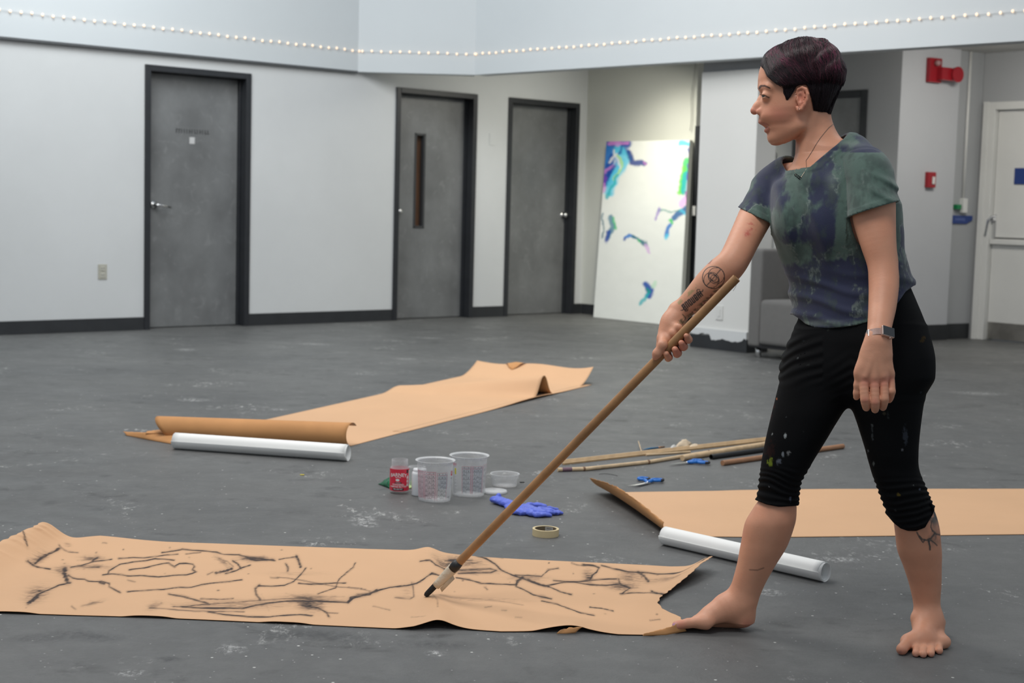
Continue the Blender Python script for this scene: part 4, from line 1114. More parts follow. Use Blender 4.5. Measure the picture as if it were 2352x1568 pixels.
lip = ((px > 1738) & (px < 1769) & (py > 277 + .30 * (px - 1743)) & (py < 288)) * (hw_ < 24) * (py > 276)
pig(lip.astype(float), (172, 92, 84), .5)
lip = ((px > 1750) & (px < 1768) & (py > 291) & (py < 304) & (hw_ < 22)).astype(float)
pig(lip, (176, 96, 86), .5)
pig(((px > 1752) & (px < 1775) & (py > 283) & (py < 296) & (hw_ < 17)).astype(float) * 0, (90, 40, 38), .8)
for sgn in (-1, 1):
    d_, t_ = seg_dist(px, py, [(1743, 203), (1748, 197.5), (1756, 197), (1768, 202)])
    pig(headm * (hw_ > 8) * (1 - sstep(d_, 1.6 + 0 * t_, 4.2 - 2.2 * t_)), (52, 36, 34), .9) if sgn < 0 else None
    d_, t_ = seg_dist(px, py, [(1744, 218), (1752, 218.5), (1760, 221), (1766, 224)])
    pig(headm * (hw_ > 16) * (hw_ < 48) * (1 - sstep(d_, .9, 2.4)), (60, 38, 34), .8) if sgn < 0 else None
# redness: knuckles, elbow, shins, toes
for x, y, r in ((1987, 876, 12), (2009, 880, 13), (2030, 876, 12), (2046, 870, 9), (2010, 922, 9), (1987, 918, 8), (1716, 535, 10), (1570, 800, 16), (1552, 812, 14), (1566, 775, 12)):
    pig(blob(x, y, r), (200, 110, 98), .45)
for x, y, r in ((2072, 1500, 12), (2103, 1510, 8), (2120, 1511, 8), (2138, 1510, 8), (2157, 1504, 9), (1560, 1436, 16), (1715, 1435, 14)):
    pig(blob(x, y, r), (200, 118, 100), .5)
# burn-red marks above the elbow
rm = (py > 500) & (py < 545) & (px > 1700) & (px < 1745)
pig(rm * sstep(fbm(V, 160, 3, 8), .5, .6) * (blob(1725, 520, 10, 12) + blob(1716, 538, 6, 6)), (190, 90, 78), .8)
# forearm tattoos (inner side)
fore = (V[:, 2] < 4.05) & (px < 1700) & (px > 1520) & (py > 570) & (py < 770)
ink = (48, 50, 52)
def ring(cx, cy, r, w_, a=.9, ang=0, rx=1.0):
    dx = px - cx; dy = py - cy; ca, sa = math.cos(ang), math.sin(ang); x_ = (dx * ca + dy * sa) / rx; y_ = -dx * sa + dy * ca
    d_ = np.abs(np.hypot(x_, y_) - r); pig(fore * (1 - sstep(d_, w_ * .4, w_ * 1.2)), ink, a)
ring(1639, 637, 25.5, 1.2); ring(1645, 633, 18.5, 1.0); ring(1634, 643, 17.5, 1.0); ring(1639, 638, 7.5, 1.1, .9, math.radians(40), 1.75); ring(1639, 638, 6.5, 1.0)
def line(pts, w_, a=.9, c=ink, m_=None):
    d_, t_ = seg_dist(px, py, pts); pig((fore if m_ is None else m_) * (1 - sstep(d_, w_ * .5, w_ * 1.3)), c, a)
line([(1655, 619), (1624, 655)], 1.2)
# black-letter word along the forearm
def L(u, v):   # u along the word (0..1), v across (-1..1)
    return (1568 + (1612 - 1568) * u + 6.2 * v, 708 + (672 - 708) * u + 9.2 * v)
for u in np.linspace(.04, .96, 13):
    line([L(u, -.55), L(u, .55)], 1.9, .92)
for a, b, v in ((.04, .12, -.6), (.04, .12, 0), (.04, .12, .6), (.2, .27, -.6), (.35, .43, -.6), (.35, .43, .6), (.5, .58, .6), (.66, .73, -.6), (.66, .73, .6), (.66, .72, 0.1), (.81, .96, -.1), (.81, .88, -.6)):
    line([L(a, v), L(b, v)], 1.5, .92)
line([L(-.1, .1), L(-.04, .3), L(.04, .2)], 1.4); line([L(.96, -.4), L(1.05, -.1), L(1.1, -.3)], 1.4); line([L(.02, .8), L(.1, 1.0), L(.16, .8)], 1.3); line([L(.86, -.9), L(.93, -1.1), L(1.0, -.8)], 1.3)
side = fore * np.clip(1 - np.abs((py - 700) + (px - 1606) * .92 - 6) / 26, 0, 1)
d_, t_ = seg_dist(px, py, [(1660, 662), (1630, 688), (1605, 712), (1580, 735), (1566, 742)])
pn = fbm(V, 150, 3, 41)
pig(fore * (1 - sstep(d_, 6, 13)) * sstep(pn, .35, .6), (95, 92, 60), .7)
pig(fore * (1 - sstep(d_, 5, 11)) * sstep(fbm(V, 170, 3, 45), .55, .65), (120, 50, 55), .6)
pig(fore * (1 - sstep(d_, 5, 11)) * sstep(fbm(V, 190, 3, 47), .58, .66), (50, 70, 50), .6)
d_, t_ = seg_dist(px, py, [(1605, 652), (1585, 672), (1566, 688), (1560, 695)])
pig(fore * (1 - sstep(d_, 2, 6)) * sstep(fbm(V, 120, 3, 49), .4, .55), (150, 140, 95), .7)
d_, t_ = seg_dist(px, py, [(1568, 722), (1575, 730), (1568, 742), (1563, 735)])
pig(fore * (1 - sstep(d_, .8, 2)), (70, 66, 50), .7)
d_, t_ = seg_dist(px, py, [(1617, 604), (1628, 592), (1635, 597), (1630, 604), (1617, 607)])
pig(fore * (1 - sstep(d_, .6, 1.8)), (90, 72, 60), .7); pig(fore * blob(1626, 600, 6), (205, 110, 105), .6)
# flower tattoo on the left calf
calf = (px > 2090) & (py > 1150) & (py < 1290) & (V[:, 2] < 4.2)
tn = fbm(V, 70, 4, 61)
def cl(pts, w_, a, c=(62, 66, 66)):
    d_, t_ = seg_dist(px, py, pts); pig(calf * (1 - sstep(d_, w_ * .6, w_ * 1.2)), c, a)
for m_, a in ((blob(2145, 1188, 16, 20) * 1.3, .85), (blob(2130, 1202, 12, 14), .7), (blob(2150, 1232, 9, 14), .7), (blob(2136, 1244, 7, 10), .9), (blob(2124, 1240, 8, 5), .6)):
    pig(calf * m_ * sstep(tn, .3, .55), (78, 84, 82), a)
cl([(2112, 1231), (2118, 1238), (2128, 1240), (2138, 1236), (2146, 1226)], 2.2, .8); cl([(2106, 1222), (2112, 1234), (2120, 1245), (2124, 1240)], 2, .8)
cl([(2133, 1242), (2136, 1255), (2136, 1262)], 2.4, .9); cl([(2138, 1240), (2146, 1246), (2152, 1252)], 1.6, .8); cl([(2142, 1218), (2150, 1226), (2158, 1228)], 2, .8)
cl([(2140, 1196), (2138, 1210), (2142, 1220)], 1.6, .8); cl([(2138, 1170), (2146, 1178), (2150, 1190)], 3, .7)
cl([(1698 + 440, 1168), (2142, 1160)], 2, .6)
# charcoal smear on the shin, toenail polish, nails
d_, t_ = seg_dist(px, py, [(1722, 1308), (1740, 1309), (1754, 1304)]); pig((V[:, 2] < 4.2) * (1 - sstep(d_, .6, 2.5)), (95, 70, 60), .6)
pig(blob(1548, 1434, 6, 4) * (gz(V) < .05), (175, 150, 190), .8)
for x, y in ((2067, 1497), ): pig(blob(x, y, 5, 4), (150, 100, 95), .6)
for x, y in ((2102, 1505), (2119, 1507), (2137, 1505), (2157, 1499)): pig(blob(x, y, 4, 2.6), (225, 175, 160), .6)
for x, y in ((1497, 820), ): pig(blob(x, y, 5, 5), (215, 150, 140), .6)
skin = mat('skin', base, .5, bump=.05, bs=260, attr='pigment', sss=.12, spec=.42)
Vw = to_world(V)
me = quad_mesh('body', Vw, Q); set_cols(me, 'pigment', np.clip(cols, 0, 1)); link_mesh('body', me, skin, person, True)

# ------------------------------------------------------------------ t-shirt
shT = SDF(); torso(shT, .004)
BIG = ((-9, -9, 0), (9, 9, 9))
slv = SDF(); slv.limb([C3(1975, 385, 3.76), C3(1994, 398, 3.725), C3(2002, 440, 3.705), C3(2010, 500, 3.68), C3(2018, 560, 3.66)], [.052, .0595, .0615, .0640, .066], 4, .003)
slr = SDF(); slr.limb([SHR + np.array([.012, .004, 0]), C3(1752, 468, 3.955), C3(1728, 515, 3.925), C3(1702, 566, 3.88)], [.054, .0515, .0525, .053], 4, .003)
_hn = np.array([.29, -.95, -.03]); _hn /= np.linalg.norm(_hn)
_e = C3(1780, 518, 3.93) - C3(1712, 484, 3.93); _rn = np.cross(_e, C3(1746, 500, 3.94)); _rn /= np.linalg.norm(_rn); _rn = -_rn if _rn[1] > 0 else _rn
# lower flare
rows = [(700, 1829, 2092, 3.84), (730, 1835, 2096, 3.835), (772, 1846, 2098, 3.83)]
def folds(p, d):
    qx = 1176 + F * p[..., 0] / p[..., 2]; qy = 784 - F * p[..., 1] / p[..., 2]
    a = np.zeros_like(d)
    # long drape folds falling from the shoulders, broken up by noise
    wob = (vnoise(p, 9, 3) - .5) * 60
    a += .0068 * (np.abs(np.sin((qx + wob * .7 - (qy - 400) * .22) * .052)) ** 5 - .3) * sstep(qy, 380, 460) * (1 - sstep(qy, 560, 640)) * (qx < 1945)
    # sleeve folds
    sl = sstep(qx, 1985, 2010) * sstep(qy, 345, 375) * (1 - sstep(qy, 455, 475))
    a += .0062 * (np.abs(np.sin((qx * .62 - qy * .95 + wob * .4) * .085)) ** 4 - .3) * sl
    # waist bunching
    wb = sstep(qy, 610, 660) * (1 - sstep(qy, 735, 752))
    a += .0060 * (np.abs(np.sin((qy + wob * .5 - (qx - 1900) * .22) * .075)) ** 4 - .3) * wb
    a += .0035 * (fbm(p, 16, 2, 5) - .5)
    a *= sstep(qy, 385, 420)
    return d - a
# hems: bottom edge and both sleeves; neckline
ax_ = np.array([-.62, .74, -.10]); ax_ /= np.linalg.norm(ax_)
NC = C3(1887, 341, 3.862)
def shirt_f(p):
    qx = 1176 + F * p[..., 0] / p[..., 2]; qy = 784 - F * p[..., 1] / p[..., 2]
    dT = shT.eval(p); dL = slv.eval(p); dR = slr.eval(p)
    def sm(a, b, k):
        h = np.maximum(k - np.abs(a - b), 0) / k; return np.minimum(a, b) - h * h * k * .25
    d = sm(sm(dT, dL, .012), dR, .018)
    d = folds(p, d)
    # armhole seam of the near sleeve, thickened hems and collar
    d = d + .0016 * np.exp(-((dT - dL - .002) / .0018) ** 2) * (qy < 500) * (qx > 1900)
    cL = (p - C3(2006, 481, 3.68)) @ _hn; cR = (p - C3(1746, 501, 3.94)) @ _rn
    edge = np.interp(qx, [1820, 1838, 1850, 1872, 1900, 1935, 1965, 1994, 2046, 2066, 2080, 2100], [722, 733, 744, 752, 754, 751, 747, 739, 716, 690, 670, 655])
    cB = (qy - edge) * p[..., 2] / F * .9
    for c_, sel in ((cL, dL < dT), (cR, dR < dT), (cB, np.ones_like(dT, bool))):
        d = d - np.where(sel, .0014 * sstep(c_ + .0155, 0, .0015) * (c_ > -.03), 0)
    q = p - NC; t = q @ ax_; r = np.linalg.norm(q - t[..., None] * ax_, axis=-1)
    d = d - .0018 * sstep(t + .007 + .017, 0, .0018) * (r < .12)
    d = np.maximum(d, -(d + .0078))
    cN = np.minimum(t + .007, .105 - r)
    d = np.maximum(d, cN); d = np.maximum(d, cB)
    d = np.maximum(d, np.minimum(cL, dT - dL)); d = np.maximum(d, np.minimum(cR, dT - dR))
    return d
us_ = shT.ops + slv.ops + slr.ops
sh = SDF(); sh.add(shirt_f, np.min([o[2] for o in us_], 0), np.max([o[3] for o in us_], 0), 'u', .001)
VS, QS = sh.mesh(.0029); VS = relax(VS, QS, 1, .35)
print('shirt', len(VS), _t.time() - _t0)
sx, sy = vpx(VS)
n1 = fbm(VS * [1, .8, 1], 13, 5, 71, .6); n2 = fbm(VS, 30, 4, 75, .6); n3 = fbm(VS * [1.5, .5, 1], 22, 5, 79, .65)
def sb(x, y, rx, ry=None): return np.exp(-(((sx - x) / rx) ** 2 + ((sy - y) / (ry or rx)) ** 2))
navy = np.array(s2l((38, 44, 72))); green = np.array(s2l((80, 102, 93))); dkg = np.array(s2l((52, 66, 62))); pale = np.array(s2l((128, 140, 132)))
tc_ = np.ones((len(VS), 3)) * green
bias = -.17 + .95 * sb(1785, 425, 34, 55) + .75 * sb(1890, 440, 34, 85) + .45 * sb(1905, 520, 25, 60) + .95 * sstep(sy, 575, 640) * (sx > 1780) * (1 - .5 * sstep(sy, 722, 745)) + .5 * sb(1960, 340, 45, 16) + .3 * sb(1760, 400, 18, 20) \
    - .35 * sb(1835, 470, 22, 60) - .9 * (sx > 1935) * (sy < 500) * (sy > 350) - .35 * sb(1850, 585, 60, 25) - .7 * sb(2082, 690, 14, 30) - .45 * sb(1735, 490, 30, 25)
n4 = fbm(VS * [2.2, .5, 1.5], 60, 3, 83, .6)
f_ = sstep(n1 + .45 * (n3 - .5) + .16 * (n4 - .5) + bias * .42, .41, .57)
tc_ = tc_ * (1 - f_[:, None]) + navy * f_[:, None]
g_ = sstep(n2 + .3 * (n4 - .5), .46, .68) * .6; tc_ = tc_ * (1 - g_[:, None]) + dkg * g_[:, None] * 1.0
edge_ = np.exp(-((n1 + .45 * (n3 - .5) + bias * .42 - .475) / .018) ** 2) * sstep(n3, .45, .62)
vein = np.exp(-((n3 - .5) / .028) ** 2) * sstep(n2, .5, .6) * (sy > 560) * .5
pl = np.clip(edge_ * .75 + vein + .5 * sb(1985, 425, 10, 50) * sstep(n3, .45, .6) + .5 * sb(1955, 330, 25, 8) + .45 * sb(1880, 742, 60, 7) + .35 * sb(1910, 415, 14, 20), 0, .8)
tc_ = tc_ * (1 - pl[:, None]) + pale * pl[:, None]
m_fab = mat('tie_dye_jersey', green, .85, bump=.2, bs=700, attr='dye', sheen=.25)
me = quad_mesh('t_shirt', to_world(VS), QS); set_cols(me, 'dye', np.clip(tc_, 0, 1)); link_mesh('t_shirt', me, m_fab, person, True)

# ------------------------------------------------------------------ leggings
lg = SDF()
def legrows(sd, rows, z, rz, k): stk(sd, rows, z, rz, k)
lg.stack([C3(0, y, 3.82)[1] for y in (640, 690, 740, 790, 830, 865, 900)],
         [C3(x, 0, 3.82)[0] for x in (1972, 1974, 1977, 1974, 1968, 1965, 1962)], [3.83] * 7,
         [v * 3.82 / F for v in (112, 132, 150, 168, 180, 184, 150)], [v * 3.82 / F for v in (76, 86, 96, 104, 104, 98, 80)], LD, FD, .03, 2.2)
# right thigh (left in the picture)
legrows(lg, [(760, 1836, 1985, 3.85), (800, 1816, 1990, 3.85), (850, 1799, 1985, 3.845), (908, 1784, 1957, 3.84), (960, 1771, 1926, 3.83), (1020, 1757, 1890, 3.825), (1070, 1748, 1860, 3.825), (1110, 1743, 1839, 3.83), (1135, 1740, 1835, 3.835), (1158, 1733, 1833, 3.84)], 3.84, .95, .03)
legrows(lg, [(760, 1960, 2118, 3.79), (820, 1955, 2133, 3.78), (865, 1946, 2131, 3.775), (908, 1950, 2123, 3.77), (984, 1974, 2112, 3.77), (1040, 1990, 2108, 3.77), (1077, 2001, 2110, 3.775), (1123, 2017, 2128, 3.78), (1161, 2031, 2143, 3.785), (1200, 2046, 2156, 3.79), (1222, 2052, 2158, 3.80)], 3.78, .95, .03)
def wr(p, d):
    qx = 1176 + F * p[..., 0] / p[..., 2]; qy = 784 - F * p[..., 1] / p[..., 2]
    isR = qx < 1945 - (qy > 908) * 0
    wob = (vnoise(p, 14, 7) - .5) * 26
    kneeR = sstep(qy, 1060, 1100) * (qx < 1930); kneeL = sstep(qy, 1085, 1120) * (qx > 1960)
    a = .0022 * np.sin((qy + wob - (qx - 1790) * .12) * .48) * kneeR + .0022 * np.sin((qy + wob - (qx - 2080) * -.1) * .46) * kneeL
    hip = sstep(qy, 755, 790) * (1 - sstep(qy, 850, 900)) * (qx < 1890)
    a += .0022 * np.sin((qy + wob * .8 + (qx - 1830) * .35) * .26) * hip
    crotch = np.exp(-((qx - 1960) / 50) ** 2 - ((qy - 860) / 40) ** 2)
    a += .0018 * np.sin((qy - abs(qx - 1955) * .6 + wob) * .25) * crotch
    a += .002 * (fbm(p, 18, 2, 15) - .5)
    d = d - a
    cR = (qy - np.interp(qx, [1725, 1735, 1760, 1790, 1833, 1840], [1141, 1148, 1158, 1164, 1161, 1160]))
    cL = (qy - np.interp(qx, [2040, 2052, 2068, 2085, 2105, 2125, 2140, 2158], [1186, 1200, 1213, 1219, 1219, 1211, 1185, 1150]))
    c = np.where(qx < 1945, cR, cL) * 3.8 / F * .9
    roll = np.exp(-((np.where(qx < 1945, cR, cL) + 9) / 5) ** 2) * .0016
    return np.maximum(d - roll, c)
lg.fun(wr, (-9, -9, 0), (9, 9, 9))
lg.fun(lambda p, d: np.maximum(d, (p[..., 1] - C3(0, 652, 3.82)[1])), (-9, -9, 0), (9, 9, 9))
lg.fun(lambda p, d: np.maximum(d, -(d + .006)), (-9, -9, 0), (9, 9, 9))
VL, QL = lg.mesh(.0028); VL = relax(VL, QL, 1, .35)
print('leggings', len(VL), _t.time() - _t0)
lx, ly = vpx(VL)
blk = np.ones((len(VL), 3)) * np.array([.0040, .0042, .0048])
blk *= (1 + .5 * (fbm(VL, 12, 3, 3) - .5))[:, None]
def splat(x, y, r, c, a=.8, n=1.0):
    nn = fbm(VL, 180, 3, int(x) % 97); d_ = np.hypot((lx - x), (ly - y) / n) + (nn - .5) * r * 2.2
    m_ = (1 - sstep(d_, r * .5, r)) * a; blk[:] = blk * (1 - m_[:, None]) + np.array(s2l(c)) * m_[:, None]
for a in [(1769, 1059, 7, (110, 125, 40), .9, 1.6), (1774, 997, 3, (170, 175, 175), .8), (1803, 1000, 3.4, (170, 175, 175), .8, 2), (1789, 1060, 5, (95, 100, 110), .8, 2), (1798, 1043, 3, (130, 135, 140), .8, 2), (1811, 1040, 4, (150, 150, 150), .6, 1.6), (1763, 975, 4, (70, 90, 70), .7), (1770, 1035, 14, (45, 22, 18), .5, 1.6),
          (1775, 925, 5, (60, 25, 25), .7, 2.5), (1784, 916, 2, (150, 90, 60), .8), (1766, 950, 8, (50, 24, 24), .6, 2), (2080, 1000, 7, (58, 62, 70), .8, 3), (2004, 1000, 3, (70, 74, 76), .7, 5), (2003, 975, 3, (95, 98, 98), .6, 2), (1994, 1034, 3, (110, 112, 112), .7, 1.6), (2072, 1033, 2.6, (110, 110, 115), .7), (2006, 1064, 3.2, (110, 115, 112), .7, 1.4),
          (2030, 950, 4, (70, 66, 52), .6), (2097, 1114, 3, (120, 125, 122), .7), (2112, 1124, 3, (105, 110, 125), .6), (2063, 1136, 5, (95, 80, 30), .7, .7), (2058, 1172, 3, (50, 54, 54), .6), (1815, 1146, 3, (90, 95, 110), .7, 3), (1766, 1118, 2, (130, 130, 130), .8, .7), (1745, 1072, 3, (120, 125, 100), .6), (2120, 780, 6, (60, 45, 15), .6, 1.4), (2124, 775, 4, (70, 52, 18), .6),
          (1902, 758, 3, (50, 54, 50), .5), (1845, 783, 5, (38, 42, 44), .6, .6), (1833, 822, 2, (85, 88, 88), .7), (1855, 838, 5, (40, 44, 44), .5, .5), (2115, 900, 3, (50, 54, 64), .6), (1781, 905, 2, (100, 120, 100), .6), (1806, 958, 2, (70, 72, 74), .7), (1845, 990, 2, (60, 62, 64), .7), (2040, 955, 3, (55, 60, 60), .5, 3)]:
    splat(*a)
m_leg = mat('black_leggings_knit', (.008, .008, .009), .8, attr='stain', bump=.1, bs=500, sheen=.0, spec=.12)
me = quad_mesh('leggings', to_world(VL), QL); set_cols(me, 'stain', np.clip(blk, 0, 1)); link_mesh('leggings', me, m_leg, person, True)
# torn strap of cloth at the side of the left knee
def wpt(px_, py_, z_): return to_world(C3(px_, py_, z_)[None])[0]
mb = MB(); mb.tube([wpt(2132, 1150, 3.755), wpt(2139, 1160, 3.745), wpt(2143, 1172, 3.742), wpt(2139, 1182, 3.74), wpt(2128, 1190, 3.742)], [.003, .0035, .003, .0032, .004], 8)
mb.build('torn_knee_strip', m_leg, person, smooth=True)

# ------------------------------------------------------------------ hair
hr = SDF()
rows = [(93, 1826, 1880), (98, 1810, 1896), (105, 1796, 1907), (113, 1776, 1915), (121, 1763, 1921), (131, 1754, 1928), (145, 1748, 1935), (160, 1741, 1938), (172, 1739, 1940), (185, 1738, 1939), (195, 1739, 1935), (205, 1741, 1931), (220, 1746, 1924), (240, 1748, 1914), (266, 1760, 1905)]
hwid = [30, 44, 54, 62, 68, 72, 75, 77, 78, 78, 77, 75.5, 73, 67, 50]
ys = [C3(0, r[0], HZD)[1] for r in rows]; cx = [C3((r[1] + r[2]) / 2, r[0], HZD)[0] for r in rows]
hr.stack(ys, cx, [HZD] * len(rows), [(r[2] - r[1]) / 2 * hu for r in rows], [h * hu for h in hwid], X1, Z1, .004, 2.2)
def hcut(p, d):
    qx = 1176 + F * p[..., 0] / p[..., 2]; qy = 784 - F * p[..., 1] / p[..., 2]
    w_ = np.abs(p[..., 2] - HZD) / hu
    wav = .0016 * np.sin((qx * .5 + qy * .9 + 8 * np.sin(qx * .06)) * .16) * (qy < 190)
    d = d - wav
    edge = np.interp(qx, [1740, 1752, 1760, 1768, 1778, 1788, 1797, 1799, 1806, 1809, 1815, 1824, 1830, 1838, 1850, 1857, 1860, 1866, 1869, 1880, 1905, 1910],
                         [150, 156, 170, 180, 187, 194, 199, 220, 234, 234, 226, 212, 201, 198, 199, 206, 222, 240, 260, 263, 267, 262])
    c = (qy - edge) * hu * .8
    # inner region towards the face on the forehead (between the two sides) stays clear below the hairline
    fr = (w_ < 46) * (qx < 1800)
    edge2 = np.interp(w_, [0, 20, 46], [156, 160, 176]) + (qx - 1750) * 3
    c = np.where(fr, np.maximum(c, (qy - np.minimum(edge, edge2)) * hu * .8), c)
    return np.maximum(d, c)
hr.fun(hcut, (-9, -9, 0), (9, 9, 9))
# shorter sides below the long top layer
def under(p, d):
    qx = 1176 + F * p[..., 0] / p[..., 2]; qy = 784 - F * p[..., 1] / p[..., 2]
    lay = np.interp(qx, [1780, 1797, 1835, 1860, 1880, 1910, 1940], [196, 199, 194, 188, 182, 184, 192])
    return d + .0048 * sstep(qy, lay - 2, lay + 5) * (np.abs(p[..., 2] - HZD) > .03)
hr.fun(under, (-9, -9, 0), (9, 9, 9))
VH, QH = hr.mesh(.0022); VH = relax(VH, QH, 1, .3)
hx, hy_ = vpx(VH)
hc = np.ones((len(VH), 3)) * np.array([.010, .006, .008])
topm = 1 - sstep(hy_, 120, 200)
sn_ = fbm(np.stack([VH[:, 0] * .4 + VH[:, 1] * .5, VH[:, 1] * 1.2 - VH[:, 0] * .6, VH[:, 2]], -1), 90, 3, 5)
hc = hc * (1 - topm[:, None]) + np.array([.028, .008, .013]) * (topm * (.4 + 1.2 * sstep(sn_, .4, .65)))[:, None] + hc * .3
m_hair = mat('hair', (.01, .005, .006), .5, attr='tone', bump=.15, bs=200, spec=.15)
me = quad_mesh('hair', to_world(VH), QH); set_cols(me, 'tone', hc); hair_o = link_mesh('hair', me, m_hair, person, True)
# strands
rng = np.random.default_rng(4)
def hair_project(Pt, off):
    for _ in range(5):
        d0 = hr.eval(Pt); e = 1e-3
        g = np.stack([hr.eval(Pt + np.eye(3)[i] * e) - d0 for i in range(3)], -1) / e
        gn = np.linalg.norm(g, axis=-1, keepdims=True) + 1e-6
        Pt = Pt - g / gn * np.clip((d0 - off) / gn[..., 0], -.01, .01)[..., None]
    return Pt
SV, SF_, SC = [], [], []
def strands(starts, ends, mids, N, w0=(-18, 60), col_f=None, rad=.0009, jit=3, off=.0012, ns=12):
    base_n = sum(len(v) for v in SV)
    t = np.linspace(0, 1, ns)
    sel = rng.random(N)
    S0 = np.array([np.interp(sel, np.linspace(0, 1, len(starts)), [q[i] for q in starts]) for i in range(3)]).T
    M0 = np.array([np.interp(sel, np.linspace(0, 1, len(mids)), [q[i] for q in mids]) for i in range(3)]).T
    E0 = np.array([np.interp(sel, np.linspace(0, 1, len(ends)), [q[i] for q in ends]) for i in range(3)]).T
    S0 += rng.normal(0, jit, S0.shape) * [1, 1, 2]; M0 += rng.normal(0, jit, S0.shape); E0 += rng.normal(0, jit, S0.shape)
    T = t[None, :, None]
    K = S0[:, None] * (1 - T) ** 2 + 2 * M0[:, None] * T * (1 - T) + E0[:, None] * T ** 2      # px, py, w
    ph = (sel * 23) + rng.normal(0, .25, N); K[..., 1] += 2.2 * np.sin(ph[:, None] + t * 5) * t; K[..., 0] += 2.2 * np.cos(ph[:, None] * 1.3 + t * 4) * t
    z = HZD + K[..., 2] * hu; C_ = np.stack([(K[..., 0] - 1176) * z / F, -(K[..., 1] - 784) * z / F, z], -1)
    offs = np.full(C_.shape[:2], off) + rng.uniform(-.0008, .0016, N)[:, None]
    C_ = hair_project(C_, offs)
    tan = np.gradient(C_, axis=1); tan /= np.linalg.norm(tan, axis=-1, keepdims=True) + 1e-9
    u = np.cross(tan, np.array([.3, .2, -1.])); u /= np.linalg.norm(u, axis=-1, keepdims=True) + 1e-9; v = np.cross(tan, u)
    r = rad * (.35 + .65 * np.sin(np.clip(t * .92 + .08, 0, 1) * math.pi) ** .5) * rng.uniform(.6, 1.25, N)[:, None]
    ring_ = [C_ + r[..., None] * (math.cos(a) * u + math.sin(a) * v) for a in (0, 2.094, 4.188)]
    VV = np.stack(ring_, 2)             # N, ns, 3, 3
    SV.append(VV.reshape(-1, 3))
    i = np.arange(N)[:, None, None] * ns * 3; j = np.arange(ns - 1)[None, :, None] * 3; k = np.arange(3)[None, None, :]; k2 = (k + 1) % 3
    fa = np.stack([i + j + k, i + j + k2, i + j + 3 + k2, i + j + 3 + k], -1).reshape(-1, 4) + base_n
    SF_.append(fa)
    cf = col_f(sel, N); SC.append(np.repeat(cf, ns * 3, axis=0))
def dark(sel, N): return np.array([.012, .006, .008]) * rng.uniform(.5, 1.6, (N, 1))
def burg(sel, N):
    a = rng.random((N, 1)); b = np.where(a < .55, np.array([[.016, .006, .009]]), np.where(a < .86, np.array([[.040, .008, .014]]), np.array([[.11, .030, .045]])))
    return b * rng.uniform(.6, 1.3, (N, 1))
def plum(sel, N): return np.array([.16, .035, .07]) * rng.uniform(.5, 1.3, (N, 1))
# top layer: from the parting down and forward over the temple
strands([(1860, 92, -12), (1830, 96, -10), (1805, 104, -10), (1780, 112, -6)], [(1868, 176, -78), (1850, 188, -77), (1826, 190, -76), (1796, 190, -72)], [(1800, 108, -60), (1775, 118, -56), (1756, 132, -50), (1744, 150, -46)], 900, col_f=burg)
strands([(1830, 94, -6), (1778, 112, -4)], [(1840, 192, -76), (1780, 180, -68)], [(1770, 120, -56), (1744, 140, -44)], 450, col_f=dark)
strands([(1800, 103, -10), (1768, 118, -10)], [(1850, 156, -76), (1800, 150, -72)], [(1768, 122, -52), (1750, 142, -44)], 220, col_f=plum)
strands([(1770, 116, -6), (1762, 120, -14)], [(1796, 196, -70), (1774, 182, -64)], [(1742, 140, -34), (1738, 156, -40)], 320, col_f=dark)
# crown to the back of the head
strands([(1842, 92, -6), (1870, 90, -6), (1890, 97, -6)], [(1864, 188, -76), (1898, 186, -70), (1934, 190, -30)], [(1816, 124, -64), (1880, 116, -60), (1920, 126, -34)], 900, col_f=burg)
strands([(1885, 94, -6), (1900, 102, -2)], [(1938, 176, -14), (1932, 196, -28)], [(1926, 120, -20), (1934, 140, -26)], 260, col_f=burg)
strands([(1850, 92, -8), (1888, 98, -8)], [(1880, 160, -74), (1922, 172, -48)], [(1872, 112, -50), (1916, 124, -44)], 160, col_f=plum)
# far side
strands([(1838, 92, 4), (1784, 112, 2)], [(1850, 180, 74), (1764, 160, 56)], [(1830, 120, 56), (1758, 126, 34)], 250, col_f=dark)
# undercut around the ear and nape
strands([(1862, 186, -76), (1900, 186, -64), (1928, 190, -30)], [(1872, 258, -58), (1890, 260, -44), (1904, 262, -14)], [(1868, 220, -72), (1900, 225, -58), (1918, 230, -24)], 600, col_f=dark, rad=.0007, off=.0004)
strands([(1798, 190, -72), (1832, 190, -74)], [(1807, 232, -64), (1812, 226, -66)], [(1802, 205, -70), (1826, 204, -72)], 140, col_f=dark, rad=.0006, off=.0002)
SVa = np.concatenate(SV); SFa = np.concatenate(SF_); SCa = np.concatenate(SC)
m_str = mat('hair_strands', (.02, .008, .01), .36, attr='tone', spec=.32)
me = quad_mesh('hair_strands', to_world(SVa), SFa); set_cols(me, 'tone', SCa)
so = link_mesh('hair_strands', me, m_str, None, True); so.parent = hair_o; so['kind'] = 'stuff'

